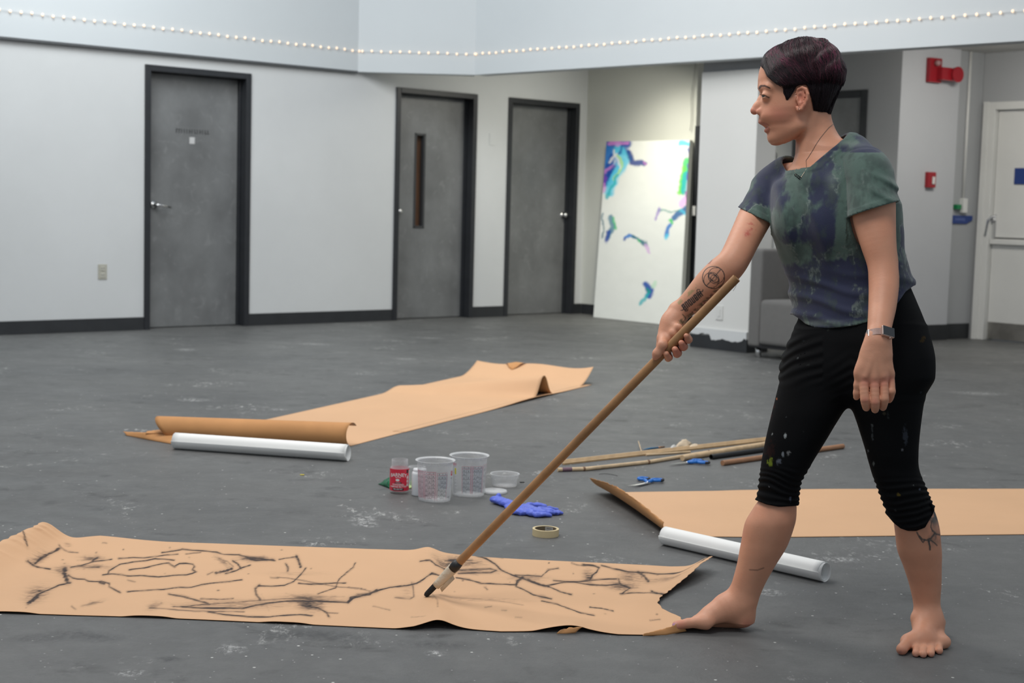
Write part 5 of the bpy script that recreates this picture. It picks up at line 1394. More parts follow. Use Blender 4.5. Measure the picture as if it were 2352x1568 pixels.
# eyes, lashes, earrings, teeth shadow
m_eye = mat('eye_white', (.36, .32, .30), .25, coat=.2); m_iris = mat('iris', (.06, .05, .03), .15, coat=.5); m_pupil = mat('pupil', (.005, .005, .005), .1)
for s in (-1, 1):
    c = Hp(1762.3, 220.5, 29 * s); r = 12.1 * hu
    f = np.array([-1, -.10, -.30 if s < 0 else -.12]); f /= np.linalg.norm(f)
    a = np.cross(f, [0, 1, 0]); a /= np.linalg.norm(a); b = np.cross(a, f)
    prof = [(math.sin(t) * r, math.cos(t) * r) for t in np.linspace(.001, math.pi - .001, 26)]
    vs = []; fs = []; mi = []; n = 28
    for i, (rr, hh) in enumerate(prof):
        for k in range(n):
            an = 2 * math.pi * k / n; vs.append(c + f * hh + rr * (math.cos(an) * a + math.sin(an) * b))
    for i in range(len(prof) - 1):
        for k in range(n):
            fs.append((i * n + k, i * n + (k + 1) % n, (i + 1) * n + (k + 1) % n, (i + 1) * n + k)); mi.append(2 if i < 2 else 1 if i < 5 else 0)
    me = bpy.data.meshes.new('eye'); me.from_pydata(to_world(np.array(vs)).tolist(), [], fs); o = link_mesh('eye', me, [m_eye, m_iris, m_pupil], person, True)
    me.polygons.foreach_set('material_index', mi)
    # lashes
    mb = MB()
    for k in range(12):
        t = k / 11; p0 = Hp(1748 + 12 * t, 217.6 + 1.4 * t, (24 + 18 * t) * s); p1 = p0 + np.array([-.0042 + .001 * t, .0008, -.002 * s * -1 * t]) + np.array([0, .0006 * math.sin(k), 0])
        mb.tube([to_world(p0[None])[0], to_world((p0 * .5 + p1 * .5 - np.array([0, .0006, 0]))[None])[0], to_world(p1[None])[0]], [.00035, .0003, .0001], 4)
    mb.build('eyelashes', m_pupil, person)
m_gold = mat('rose_gold', (.80, .52, .42), .25, metal=1.0)
for (x, y, w_, R_) in ((1835, 249, -71, .0042), (1827, 219, -68, .0036)):
    mb = MB(); c = Hp(x, y, w_); pts = [to_world((c + R_ * np.array([math.cos(a) * .5, math.sin(a), -abs(math.sin(a)) * .4 - .2]))[None])[0] for a in np.linspace(0, 2 * math.pi, 20)]
    mb.tube(pts, .0006, 6, caps=False); mb.build('earring', m_gold, person, smooth=True)
# necklace
nl = [(1912, 284, -12), (1903, 293, -32), (1891, 308, -44), (1880, 322, -49), (1870, 338, -50), (1860, 356, -48), (1852, 374, -46)]
mb = MB(); cp = [np.array([a, b, c], float) for a, b, c in nl]
def surf_push(sd, p, off):
    for _ in range(6):
        d0 = sd.eval(p[None])[0]; e = 1e-3; g = np.array([sd.eval((p + np.eye(3)[i] * e)[None])[0] - d0 for i in range(3)]) / e
        p = p - g / (np.linalg.norm(g) + 1e-9) * np.clip(d0 - off, -.02, .02)
    return p
pts = []
for i in range(len(cp) - 1):
    for t in np.linspace(0, 1, 6, endpoint=False):
        q = cp[i] * (1 - t) + cp[i + 1] * t; pts.append(to_world(surf_push(body, Hp(*q), .0008)[None])[0])
m_chain = mat('thin_chain', (.35, .28, .22), .35, metal=.9)
mb.tube(pts, .0006, 5)
# over the shirt to the pendant: find the front of the shirt by marching towards +z
def on_shirt(px_, py_, off=.0015):
    zs = np.linspace(3.6, 4.05, 226); Pm = np.stack([C3(px_, py_, z) for z in zs]); d = sh.eval(Pm); i = np.argmax(d < 0) if np.any(d < 0) else 113
    return C3(px_, py_, zs[i] - off)
p2 = []
for x, y in ((1852, 388), (1846, 398), (1840, 407)): p2.append(to_world(on_shirt(x, y)[None])[0])
mb.tube([pts[-1]] + p2, .0006, 5)
mb.tube([to_world(on_shirt(x, y)[None])[0] for x, y in ((1824, 380), (1825, 392), (1828, 402))], .0006, 5)
nk = mb.build('necklace', m_chain, person)
mb = MB()
for k in range(4):
    c = on_shirt(1828 + 3.2 * k, 402 + 2.4 * k, .004); u = C3(1831, 404, 3.8) - C3(1828, 402, 3.8); u /= np.linalg.norm(u); v = np.array([-u[1], u[0], 0])
    mb.tube([to_world((c + .0035 * (math.cos(a) * u + .8 * math.sin(a) * v))[None])[0] for a in np.linspace(0, 2 * math.pi, 14)], .0009, 6, caps=False)
pn_ = mb.build('pendant', mat('black_links', (.015, .015, .015), .3, metal=.6), None, smooth=True); pn_.parent = nk

# wristwatch
wt = empty('wristwatch', tuple(to_world(C3(2018, 776, 3.53)[None])[0] - np.array(person.location))); wt.parent = person
AX = C3(2017, 790, 3.55) - C3(2021, 745, 3.577); AX /= np.linalg.norm(AX); AX = AX + np.array([.10, 0, 0]); AX /= np.linalg.norm(AX)
WC = C3(2017.5, 775, 3.557); fwd = np.array([.30, 0, -1.]); fwd -= AX * (fwd @ AX); fwd /= np.linalg.norm(fwd); sdv = np.cross(AX, fwd)
if sdv[0] < 0: sdv = -sdv
tw = lambda p: to_world(np.array(p)[None])[0]
def tv(v): return v[0] * RT + v[1] * UP + v[2] * FW
q = 3.55 / F
n = 48; vs = []; fs = []
rr = 28.3 * q
for k in range(n):
    a = 2 * math.pi * k / n; d_ = math.cos(a) * sdv + math.sin(a) * fwd
    for r_, h_ in ((rr, -.0085), (rr + .0016, -.0085), (rr + .0016, .0085), (rr, .0085)): vs.append(tw(WC + d_ * r_ * (1 if True else 1) + AX * h_))
for k in range(n):
    for j in range(4): fs.append((k * 4 + j, k * 4 + (j + 1) % 4, ((k + 1) % n) * 4 + (j + 1) % 4, ((k + 1) % n) * 4 + j))
def sub(name, mb_or, mats, smooth=False, bevel=0, seg=3):
    o = mb_or.build(name, mats, None, smooth=smooth, bevel=bevel, seg=seg); o.parent = wt
    off = Vector(wt.location) + Vector(person.location); o.location = -off; return o
mb = MB(); mb.add(vs, fs); sub('strap', mb, mat('pink_mesh_strap', (.36, .24, .21), .45, metal=.4, bump=.3, bs=900))
cc_ = WC + fwd * (rr + .0035) + sdv * .004
m_case = mat('rose_gold_case', (.74, .55, .47), .28, metal=.9)
mb = MB(); mb.box(tw(cc_), tv(sdv) * .0172, tv(fwd) * .0048, tv(AX) * .0148 * .92); sub('case', mb, m_case, bevel=.0042, seg=4)
mb = MB(); mb.box(tw(cc_ + fwd * .0046), tv(sdv) * .0155, tv(fwd) * .0008, tv(AX) * .0120); sub('screen', mb, mat('black_glass', (.006, .007, .009), .08, coat=1), bevel=.003, seg=4)
for s_ in (-1,):
    mb = MB(); mb.tube([tw(cc_ + AX * .0135 + sdv * .006), tw(cc_ + AX * .0165 + sdv * .006)], .003, 12); sub('crown', mb, m_case, smooth=True)
mb = MB(); e_ = WC - sdv * (rr + .0015) + fwd * .004; mb.box(tw(e_), tv(sdv) * .002, tv(fwd) * .004, tv(AX) * .0095); sub('clasp', mb, mat('steel_clasp', (.8, .8, .8), .2, metal=1), bevel=.001)

# ------------------------------------------------------------------ pole with charcoal
pole = empty('drawing_pole', tw(PTIP)); tag(pole, 'long wooden pole with charcoal taped to its end held over the paper', 'pole')
CH0 = pole_at(1333)             # charcoal starts (taped)
m_dowel = mat('varnished_dowel', (.36, .185, .075), .42, var=.22, vs=5, stretch=(3, 3, 3), bump=.05, bs=60)
endp = pole_at(1302)
mb = MB(); nseg = 24; mb.tube([tw(PTOP + (endp - PTOP) * t) for t in np.linspace(0, 1, nseg)], [PR] * nseg, 20); mb.build('shaft', m_dowel, pole, smooth=False)
smooth_angle(pole.children[0], .7)
def perp_line(t0, t1, offn, offf, k=6): return [PTOP + (PTIP - PTOP) * t + PN * offn + PF * offf for t in np.linspace(t0, t1, k)]
def tpy(py_):
    p = pole_at(py_); return np.linalg.norm(p - PTOP) / PL
m_tape = mat('masking_tape', (.62, .54, .42), .7, var=.06, vs=30, bump=.3, bs=120)
t1, t2 = tpy(1297), tpy(1345)
mb = MB(); L_ = perp_line(t1, t2, 0, 0, 8); mb.tube([tw(p) for p in L_], [.0135, .0150, .0148, .0142, .0135, .0128, .0118, .0112], 22)
# loose tape flap
f0, f1, f2 = perp_line(tpy(1312), tpy(1342), .012, .004, 3); g0, g1, g2 = perp_line(tpy(1314), tpy(1344), .023, .006, 3)
mb.add([tw(x) for x in (f0, f1, f2, g0, g1, g2)] + [tw(x + PF * .002) for x in (f0, f1, f2, g0, g1, g2)], [(0, 1, 4, 3), (1, 2, 5, 4), (6, 9, 10, 7), (7, 10, 11, 8), (0, 3, 9, 6), (3, 4, 10, 9), (4, 5, 11, 10), (5, 2, 8, 11)])
mb.build('masking_tape_wrap', m_tape, pole, smooth=True)
m_char = mat('charcoal', (.014, .014, .015), .85, bump=.3, bs=150)
mb = MB(); L_ = perp_line(tpy(1290), tpy(1306), .0, .002, 3); mb.tube([tw(p) for p in L_], [.0125, .0145, .0140], 16)
mb.build('black_tape_band', mat('black_tape', (.012, .012, .013), .5), pole, smooth=True)
mb = MB(); L_ = perp_line(tpy(1338), tpy(1367), -.002, 0, 6)
pts = [tw(p) for p in L_]; mb.tube(pts + [tw(PTIP - PN * .006)], [.0085, .0086, .0085, .0083, .0080, .0078, .002], 14)
mb.build('charcoal_stick', m_char, pole, smooth=False)
mb = MB(); a_ = C3(1690, 645, 3.78); mb.tube([tw(C3(1693, 645, 3.78)), tw(C3(1690, 658, 3.78)), tw(C3(1684, 668, 3.78))], .0005, 4); mb.build('loose_fibre', m_wire, pole)
print('person done', _t.time() - _t0)
# ------------------------------------------------------------------ kraft paper sheets
def sheet_mesh(name, W, thick=.0006, mats=None, parent=None, cols=None):
    """W: (nv, nu, 3) world grid -> closed thin sheet, top face material 0, underside material 1"""
    nv, nu = W.shape[:2]
    du = np.gradient(W, axis=1); dv = np.gradient(W, axis=0); N = np.cross(du, dv); N /= np.linalg.norm(N, axis=-1, keepdims=True) + 1e-12
    if N[..., 2].mean() < 0: N = -N
    top = (W + N * thick / 2).reshape(-1, 3); bot = (W - N * thick / 2).reshape(-1, 3)
    idx = np.arange(nu * nv).reshape(nv, nu); n = nu * nv
    q = np.stack([idx[:-1, :-1], idx[:-1, 1:], idx[1:, 1:], idx[1:, :-1]], -1).reshape(-1, 4)
    flip = np.cross(du, dv)[..., 2].mean() < 0
    if flip: q = q[:, ::-1]
    b = q[:, ::-1] + n
    per = np.concatenate([idx[0, :], idx[1:, -1], idx[-1, -2::-1], idx[-2:0:-1, 0]])
    e = np.stack([per, np.roll(per, -1), np.roll(per, -1) + n, per + n], -1)
    if not flip: e = e[:, ::-1]
    V_ = np.concatenate([top, bot]); Q_ = np.concatenate([q, b, e])
    me = quad_mesh(name, V_, Q_)
    mi = np.zeros(len(Q_), np.int32); mi[len(q):] = 1
    if cols is not None: set_cols(me, 'marks', np.concatenate([cols.reshape(-1, 3), np.ones((n, 3))]))
    o = link_mesh(name, me, mats, parent, True)
    if len(me.polygons) == len(mi): me.polygons.foreach_set('material_index', mi)
    return o
KRAFT = (.665, .405, .232); KSHADE = (.56, .28, .115)  # underside browner: shading and paper-bounced light put into its colour
m_kraft = mat('kraft_paper', KRAFT, .62, var=.035, vs=2.0, bump=.10, bs=14, spec=.25)
m_kshade = mat('kraft_underside_shaded', KSHADE, .7, var=.08, vs=6, spec=.2)
def marks_mat():
    m = mat('kraft_with_charcoal', KRAFT, .65, var=.035, vs=2.0, bump=.10, bs=12, spec=.25)
    nt = m.node_tree; b = nt.nodes['Principled BSDF']; src = b.inputs['Base Color'].links[0].from_socket
    a = nt.nodes.new('ShaderNodeAttribute'); a.attribute_name = 'marks'
    mx = nt.nodes.new('ShaderNodeMix'); mx.data_type = 'RGBA'; mx.blend_type = 'MULTIPLY'; mx.inputs[0].default_value = 1
    nt.links.new(src, mx.inputs[6]); nt.links.new(a.outputs['Color'], mx.inputs[7]); nt.links.new(mx.outputs[2], b.inputs['Base Color']); return m

# 1. the drawing in front
nu, nv = 1150, 150
topc = [(-170, 1262), (-60, 1258), (60, 1250), (120, 1243), (160, 1241), (230, 1236), (300, 1241), (380, 1246), (500, 1250), (700, 1257), (840, 1262), (960, 1265), (984, 1266), (1010, 1270), (1100, 1280), (1200, 1286), (1350, 1293), (1480, 1299), (1600, 1306), (1640, 1309)]
botc = [(-300, 1400), (0, 1409), (160, 1414), (340, 1419), (650, 1433), (800, 1440), (950, 1447), (1000, 1444), (1060, 1446), (1150, 1452), (1290, 1452), (1340, 1452), (1420, 1459), (1500, 1460), (1540, 1452), (1574, 1445)]
def curve_at(c, x):
    c = np.array(c, float); return np.interp(x, c[:, 0], c[:, 1])
xt = np.linspace(96, 1634, nu); xb = np.linspace(-260, 1573, nu)
Tt = np.array([G(x, curve_at(topc, x)) for x in xt]); Bb = np.array([G(x, curve_at(botc, x)) for x in xb])
v = np.linspace(0, 1, nv)[:, None, None]
W0 = Tt[None] * (1 - v) + Bb[None] * v
# torn right edge: pull columns in
u = np.linspace(0, 1, nu)[None, :]; vv = np.linspace(0, 1, nv)[:, None]
rng2 = np.random.default_rng(8)
tear = np.interp(vv[:, 0], [0, .1, .25, .4, .55, .66, .74, .84, 1], [0, .006, .018, .034, .045, .0490, .040, .012, .0]) * 1.7
tear += .0012 * np.interp(vv[:, 0], np.linspace(0, 1, 60), rng2.normal(0, 1, 60))
kk = sstep(u, .72, 1)
W0 = W0 - (Tt[-1] - Tt[-200])[None, None] / np.linalg.norm(Tt[-1] - Tt[-200]) * (tear[:, None] * kk * 1.25)[..., None]
# the left edge is torn too
tl_ = .004 * np.interp(vv[:, 0], np.linspace(0, 1, 50), rng2.normal(0, 1, 50))
W0[..., 0] += tl_[:, None] * (1 - sstep(u, 0, .05))
PXg = 1176 + F * ((W0 - CAM) @ RT) / ((W0 - CAM) @ FW); PYg = 784 - F * ((W0 - CAM) @ UP) / ((W0 - CAM) @ FW)
H = np.full((nv, nu), .0022)
H += .062 * (1 - sstep(u, 0, .062 + .05 * vv)) ** 1.6 * (1 - .25 * vv)                 # left end curls up
H += .030 * sstep(u, .955, 1) ** 1.5 * (1 - sstep(vv, .08, .5))                       # right corner lifts
H += .010 * sstep(u, .93, 1) * (1 - sstep(vv, .5, .9))
H += .012 * np.exp(-((PXg - 984 - 35 * vv) / 26) ** 2) * (1 - .75 * vv)                # crease bump on the far edge
H += .016 * np.exp(-((PXg - 1005) / 48) ** 2) * sstep(vv, .72, 1) + .012 * np.exp(-((PXg - 1310) / 60) ** 2) * sstep(vv, .75, 1)
H += .006 * np.exp(-((PXg - 1130 - 60 * vv) / 90) ** 2) * sstep(vv, .1, .5) * (1 - sstep(vv, .7, 1))
H += .006 * np.exp(-((PXg - 230) / 90) ** 2) * (1 - sstep(vv, 0, .35)) + .004 * sstep(np.sin(PXg * .02 + 1), .2, 1) * sstep(vv, .85, 1)
H += .0015 * (fbm(W0, 4, 3, 9) - .3)
W1 = W0.copy(); W1[..., 2] += np.maximum(H, .0009)
# curl pulls the left end inwards
# charcoal marks
ch_ = np.zeros((nv, nu))
WD = fbm(W0, 60, 3, 2); WD2 = fbm(W0 * [1, .35, 1], 120, 3, 12)
def sA(p): return (p[0] / 2.8, 1180 + p[1] / 2.8)
def sB(p): return (800 + p[0] / 2.613, 1220 + p[1] / 2.613)
pxm = PXg + 2.2 * (fbm(W0, 30, 2, 5) - .5); pym = PYg + 1.6 * (fbm(W0, 40, 2, 6) - .5)
GR = fbm(W0 * [.35, 1.3, 1], 150, 3, 77)
def stroke(fn, pts, w_, a=.85, soft=.5, sub=True):
    global ch_
    if sub:
        for j in range(2):
            jp = [(x + rngd.normal(0, 5), y + rngd.normal(0, 3.5)) for x, y in pts]
            stroke(fn, jp, w_ * .5, a * .42, soft, False)
    q = [fn(p) for p in pts]; w_ = w_ / 2.7 * .82
    xs = [p[0] for p in q]; ys_ = [p[1] for p in q]; m_ = w_ * 1.6 + 3
    sel = (PXg > min(xs) - m_) & (PXg < max(xs) + m_) & (PYg > min(ys_) - m_) & (PYg < max(ys_) + m_)
    if not sel.any(): return
    d_, t_ = seg_dist(pxm[sel], pym[sel], q)
    vary = .7 + .6 * np.sin(t_ * 13 + w_) ** 2
    k_ = (1 - sstep(d_, w_ * .28 * vary, w_ * .62 * vary + .55)) * a * (.45 + .55 * sstep(GR[sel] + .25 * np.sin(t_ * 9 + w_) ** 2, .35, .6))
    halo = (1 - sstep(d_, 0, w_ * 1.8 + 3)) * .15 * a
    ch_[sel] = 1 - (1 - ch_[sel]) * (1 - np.clip(k_ + halo, 0, 1))
def smudge(fn, p, rx, ry, a, ang=0, hard=0):
    global ch_
    x, y = fn(p); r1, r2 = rx / 2.7, ry / 2.7; dx = PXg - x; dy = PYg - y; c_, s__ = math.cos(ang), math.sin(ang)
    wx = 10 * (fbm(W0, 9, 2, 91) - .5)
    e = np.exp(-((dx * c_ + dy * s__ + wx) / r1) ** 2 - ((-dx * s__ + dy * c_ + wx * .3) / r2) ** 2)
    ch_ = 1 - (1 - ch_) * (1 - np.clip(e * a * 1.25 * (.35 + 1.0 * sstep(GR, .38, .62)), 0, 1))
    if rx > 35 and a > .2:
        for j in range(9):
            u0, v0 = rngd.normal(0, .42, 2); L_ = rngd.uniform(.3, .8) * rx; a0 = ang + rngd.normal(0, .35)
            cx_, cy_ = p[0] + u0 * rx * c_ - v0 * ry * s__, p[1] + u0 * rx * s__ + v0 * ry * c_
            stroke(fn, [(cx_ - L_ * math.cos(a0), cy_ - L_ * math.sin(a0) * .5), (cx_, cy_ + rngd.normal(0, 2)), (cx_ + L_ * math.cos(a0), cy_ + L_ * math.sin(a0) * .5)], rngd.uniform(3, 7), a * .45, .5, False)
A_, B_ = sA, sB
rngd = np.random.default_rng(3)
for fn, pts, w_, a in [
    (A_, [(130, 170), (138, 215), (150, 245), (178, 275)], 7, .8), (A_, [(380, 232), (345, 252), (300, 275), (262, 295), (225, 328)], 12, .9), (A_, [(180, 322), (205, 335), (240, 347), (325, 362)], 8, 1),
    (A_, [(380, 215), (415, 240), (440, 252), (500, 255)], 4, .6), (A_, [(420, 355), (412, 385), (422, 415), (432, 442)], 30, .95), (A_, [(455, 450), (380, 465), (300, 500), (240, 525), (205, 560)], 8, .95),
    (A_, [(245, 535), (215, 560), (180, 582)], 22, 1), (A_, [(440, 400), (470, 420), (500, 425), (545, 426), (570, 440), (610, 443), (655, 440), (700, 455), (703, 475), (740, 495), (775, 514)], 7, .85), (A_, [(640, 448), (668, 455)], 14, .8),
    (A_, [(455, 348), (530, 335), (600, 312), (660, 305), (720, 297)], 5, .85), (A_, [(760, 292), (830, 287), (930, 290), (1000, 280), (1080, 268), (1145, 264)], 5, .8), (A_, [(595, 310), (610, 295), (630, 285)], 12, .8), (A_, [(500, 342), (560, 350), (640, 348)], 6, .5),
    (A_, [(1040, 255), (1110, 245), (1170, 234), (1250, 240), (1330, 245), (1395, 250), (1440, 265), (1540, 268)], 6, .9), (A_, [(1195, 262), (1290, 252)], 4, .6),
    (A_, [(1540, 270), (1600, 285), (1680, 292), (1770, 305)], 7, .8), (A_, [(1560, 296), (1640, 290), (1720, 300), (1650, 305), (1590, 292)], 9, .75), (A_, [(1580, 280), (1640, 305), (1760, 298)], 6, .7),
    (A_, [(1795, 298), (1850, 287), (1910, 278)], 5, .8), (A_, [(1908, 280), (1920, 305), (1932, 345)], 14, .9), (A_, [(695, 390), (700, 372), (720, 360), (770, 330), (850, 315), (940, 305), (1000, 293), (1060, 297), (1120, 303)], 6, .9),
    (A_, [(660, 398), (720, 390), (780, 398), (820, 405), (900, 402), (1020, 412), (1120, 400), (1200, 397), (1240, 388), (1262, 378), (1236, 362), (1250, 345), (1240, 328), (1200, 323), (1155, 325), (1122, 343), (1085, 320), (1020, 330), (930, 352), (830, 365)], 6, .9),
    (A_, [(820, 508), (930, 497), (1040, 493), (1150, 480), (1230, 478), (1300, 458), (1400, 445), (1500, 437), (1555, 428)], 6, .85), (A_, [(1495, 306), (1525, 325), (1550, 355)], 9, .9), (A_, [(1390, 385), (1440, 375), (1490, 358)], 15, .85), (A_, [(1410, 292), (1460, 310), (1500, 345)], 5, .4),
    (A_, [(1450, 388), (1520, 370), (1560, 350), (1610, 335)], 6, .85), (A_, [(1335, 395), (1370, 380)], 6, .5), (A_, [(1835, 325), (1855, 350), (1852, 375)], 9, .75), (A_, [(1965, 355), (1930, 400), (1890, 440), (1830, 465), (1740, 472), (1660, 468)], 7, .85),
    (A_, [(1668, 466), (1640, 485), (1648, 520), (1672, 556)], 15, .65), (A_, [(2285, 320), (2270, 350), (2230, 380), (2190, 415), (2172, 440), (2160, 480), (2100, 500), (2045, 520)], 5, .8), (A_, [(1920, 452), (2000, 458), (2080, 455), (2160, 450), (2225, 450)], 6, .9),
    (A_, [(1780, 412), (1850, 418), (1950, 435), (2050, 455), (2180, 475), (2352, 490)], 3.5, .55), (A_, [(1085, 522), (1180, 538), (1260, 560), (1340, 580)], 9, .8), (A_, [(1290, 552), (1400, 555), (1500, 550)], 4.5, .75), (A_, [(1115, 602), (1200, 600), (1280, 592), (1350, 588)], 5, .75),
    (A_, [(1170, 603), (1300, 612), (1440, 612), (1560, 612), (1660, 592), (1780, 572), (1900, 565), (2050, 568), (2200, 572), (2240, 575), (2270, 548), (2352, 525)], 9, .95), (A_, [(960, 612), (1100, 620), (1250, 632), (1400, 633), (1570, 635)], 5, .65),
    (A_, [(1340, 635), (1450, 655), (1600, 667), (1740, 672), (1860, 660), (1930, 655), (2010, 660)], 8, .9), (A_, [(1940, 598), (2040, 610), (2100, 640), (2115, 668)], 9, .85), (A_, [(2100, 640), (2170, 645)], 4, .6), (A_, [(1290, 590), (1500, 575), (1700, 560), (1950, 545)], 6, .4),
    (A_, [(460, 600), (485, 620)], 5, .5), (A_, [(520, 600), (600, 580)], 10, .25), (A_, [(660, 200), (685, 204)], 4, .5), (A_, [(820, 430), (870, 442)], 5, .4), (A_, [(1740, 415), (1790, 418)], 6, .4),
    (B_, [(0, 430), (15, 405), (60, 392), (130, 380), (170, 360)], 15, .9), (B_, [(130, 378), (190, 357), (250, 342), (350, 330), (410, 318), (460, 295), (500, 275), (540, 285)], 9, .9), (B_, [(0, 340), (60, 345), (130, 365)], 4, .4),
    (B_, [(430, 192), (490, 198), (520, 222), (590, 240)], 7, .9), (B_, [(590, 240), (700, 240), (780, 235), (850, 230), (890, 240), (850, 258), (760, 255), (660, 262)], 8, .75), (B_, [(770, 150), (830, 170), (880, 200), (920, 240), (980, 270), (1040, 290), (1110, 318), (1180, 338)], 9, .95),
    (B_, [(780, 155), (860, 152), (930, 165)], 5, .7), (B_, [(650, 287), (720, 300), (800, 325), (880, 330), (1000, 337)], 7, .9), (B_, [(1050, 282), (1012, 310), (1005, 345), (1060, 370), (1110, 395), (1160, 405), (1220, 415)], 8, .85), (B_, [(1045, 285), (1015, 315), (1008, 330)], 16, .7),
    (B_, [(1000, 270), (1080, 272), (1160, 275), (1200, 240), (1260, 227)], 6, .75), (B_, [(1175, 338), (1230, 325), (1300, 310), (1400, 305), (1500, 295), (1610, 290)], 8, .85), (B_, [(1230, 300), (1350, 310), (1450, 325), (1550, 330), (1630, 320), (1690, 345)], 8, .8),
    (B_, [(1080, 300), (1140, 325), (1200, 338)], 14, .7), (B_, [(1200, 338), (1270, 370), (1340, 387)], 7, .85), (B_, [(1410, 205), (1470, 210), (1505, 225), (1490, 250), (1465, 270), (1450, 295)], 9, .9), (B_, [(1340, 195), (1370, 208), (1480, 213)], 5, .6),
    (B_, [(1520, 210), (1600, 230), (1680, 248), (1760, 252), (1850, 260), (1950, 265), (2040, 265), (2110, 255), (2170, 225)], 8, .95), (B_, [(1740, 250), (1775, 272), (1800, 305)], 15, .8), (B_, [(1630, 378), (1700, 375), (1800, 385), (1890, 402)], 5, .8),
    (B_, [(1815, 372), (1840, 392), (1895, 403)], 10, .85), (B_, [(1620, 290), (1628, 312), (1650, 330), (1690, 345), (1640, 378)], 7, .8), (B_, [(1160, 430), (1250, 445), (1320, 470), (1400, 500), (1475, 512)], 7, .8), (B_, [(1450, 460), (1520, 470), (1590, 483)], 6, .8),
    (B_, [(380, 310), (390, 350), (395, 400), (370, 410), (280, 403)], 8, .5), (B_, [(150, 455), (250, 480)], 5, .35), (B_, [(500, 385), (535, 430), (535, 470)], 5, .35), (B_, [(1900, 455), (1980, 445)], 4, .35), (B_, [(375, 525), (460, 530)], 3, .3), (B_, [(820, 350), (835, 365)], 6, .5),
    (B_, [(550, 400), (700, 410), (860, 430), (1050, 460)], 5, .2), (B_, [(820, 470), (860, 465)], 5, .35), (B_, [(920, 490), (950, 492)], 6, .3), (B_, [(1005, 526), (1040, 530)], 6, .25), (B_, [(1810, 540), (1870, 536)], 5, .4)]:
    stroke(fn, pts, w_, a)
for fn, p, rx, ry, a, ang in [(A_, (245, 300), 60, 22, .35, -.5), (A_, (230, 520), 70, 45, .4, -.4), (A_, (390, 370), 45, 25, .35, 0), (A_, (590, 290), 60, 16, .4, 0), (A_, (620, 345), 90, 16, .25, 0), (A_, (1990, 585), 70, 38, .75, .2), (A_, (1990, 550), 160, 22, .4, 0), (A_, (1640, 292), 80, 14, .5, 0),
                              (A_, (1500, 590), 300, 26, .25, 0), (A_, (990, 600), 50, 25, .25, -.5), (A_, (600, 580), 60, 10, .25, -.3), (A_, (1900, 390), 150, 12, .15, 0), (A_, (1440, 320), 60, 12, .3, .7), (A_, (430, 210), 20, 10, .4, 0), (A_, (250, 500), 12, 8, .6, 0),
                              (B_, (625, 192), 42, 26, .85, 0), (B_, (700, 190), 110, 30, .5, .1), (B_, (1440, 275), 30, 30, .7, .8), (B_, (1630, 332), 90, 26, .5, .1), (B_, (1680, 280), 60, 40, .35, 0), (B_, (760, 245), 130, 18, .35, 0), (B_, (1090, 290), 110, 18, .3, 0), (B_, (1160, 402), 22, 10, .6, 0),
                              (B_, (800, 420), 260, 12, .18, .05), (B_, (350, 370), 30, 50, .12, 0), (B_, (1850, 300), 160, 25, .2, 0), (B_, (1920, 300), 60, 12, .25, .1), (B_, (560, 210), 60, 20, .4, .6)]:
    smudge(fn, p, rx, ry, a, ang)
for k in range(40):
    fn = A_ if k % 2 else B_; x = rngd.uniform(60, 2200); y = rngd.uniform(200, 620) if k % 2 else rngd.uniform(190, 520)
    smudge(fn, (x, y), rngd.uniform(4, 9), rngd.uniform(3, 6), rngd.uniform(.3, .8), 0, -.3)
mk = 1 - .94 * np.clip(ch_, 0, 1)
mcol = np.stack([mk, mk * (1 + .0 * mk), mk + .03 * (1 - mk)], -1)
dp = empty('drawing_paper', (float(W1[nv // 2, nu // 2, 0]), float(W1[nv // 2, nu // 2, 1]), 0)); tag(dp, 'long brown kraft paper sheet covered with loose black charcoal lines', 'paper')
sheet_mesh('sheet', W1, .0007, [marks_mat(), m_kshade], dp, mcol)
# folded-over corner under her toes and a small torn tab on the near edge
def ribbon(name, A, B, h0, h1, mats, parent, n=24, jag=.0):
    A = np.array(A); B = np.array(B); t = np.linspace(0, 1, n)
    a = np.array([np.interp(t, np.linspace(0, 1, len(A)), A[:, i]) for i in range(3)]).T; b = np.array([np.interp(t, np.linspace(0, 1, len(B)), B[:, i]) for i in range(3)]).T
    if jag: b = b + (b - a) * np.random.default_rng(1).normal(0, jag, n)[:, None]
    rows = [a * (1 - s__) + b * s__ + np.array([0, 0, h0 * math.sin(s__ * math.pi)]) for s__ in np.linspace(0, 1, 6)]
    return sheet_mesh(name, np.stack(rows), .0008, mats, parent)
ribbon('folded_corner', [G(1476, 1460, .002), G(1530, 1458, .002), G(1577, 1449, .003)], [G(1481, 1455, .007), G(1522, 1444, .016), G(1562, 1431, .026)], .003, 0, [m_kshade, m_kraft], dp, 26, .06)
ribbon('torn_tab', [G(1278, 1455, .002), G(1300, 1455, .003), G(1322, 1453, .003)], [G(1290, 1446, .012), G(1308, 1441, .016), G(1338, 1440, .016)], .002, 0, [m_kshade, m_kraft], dp, 10, .1)

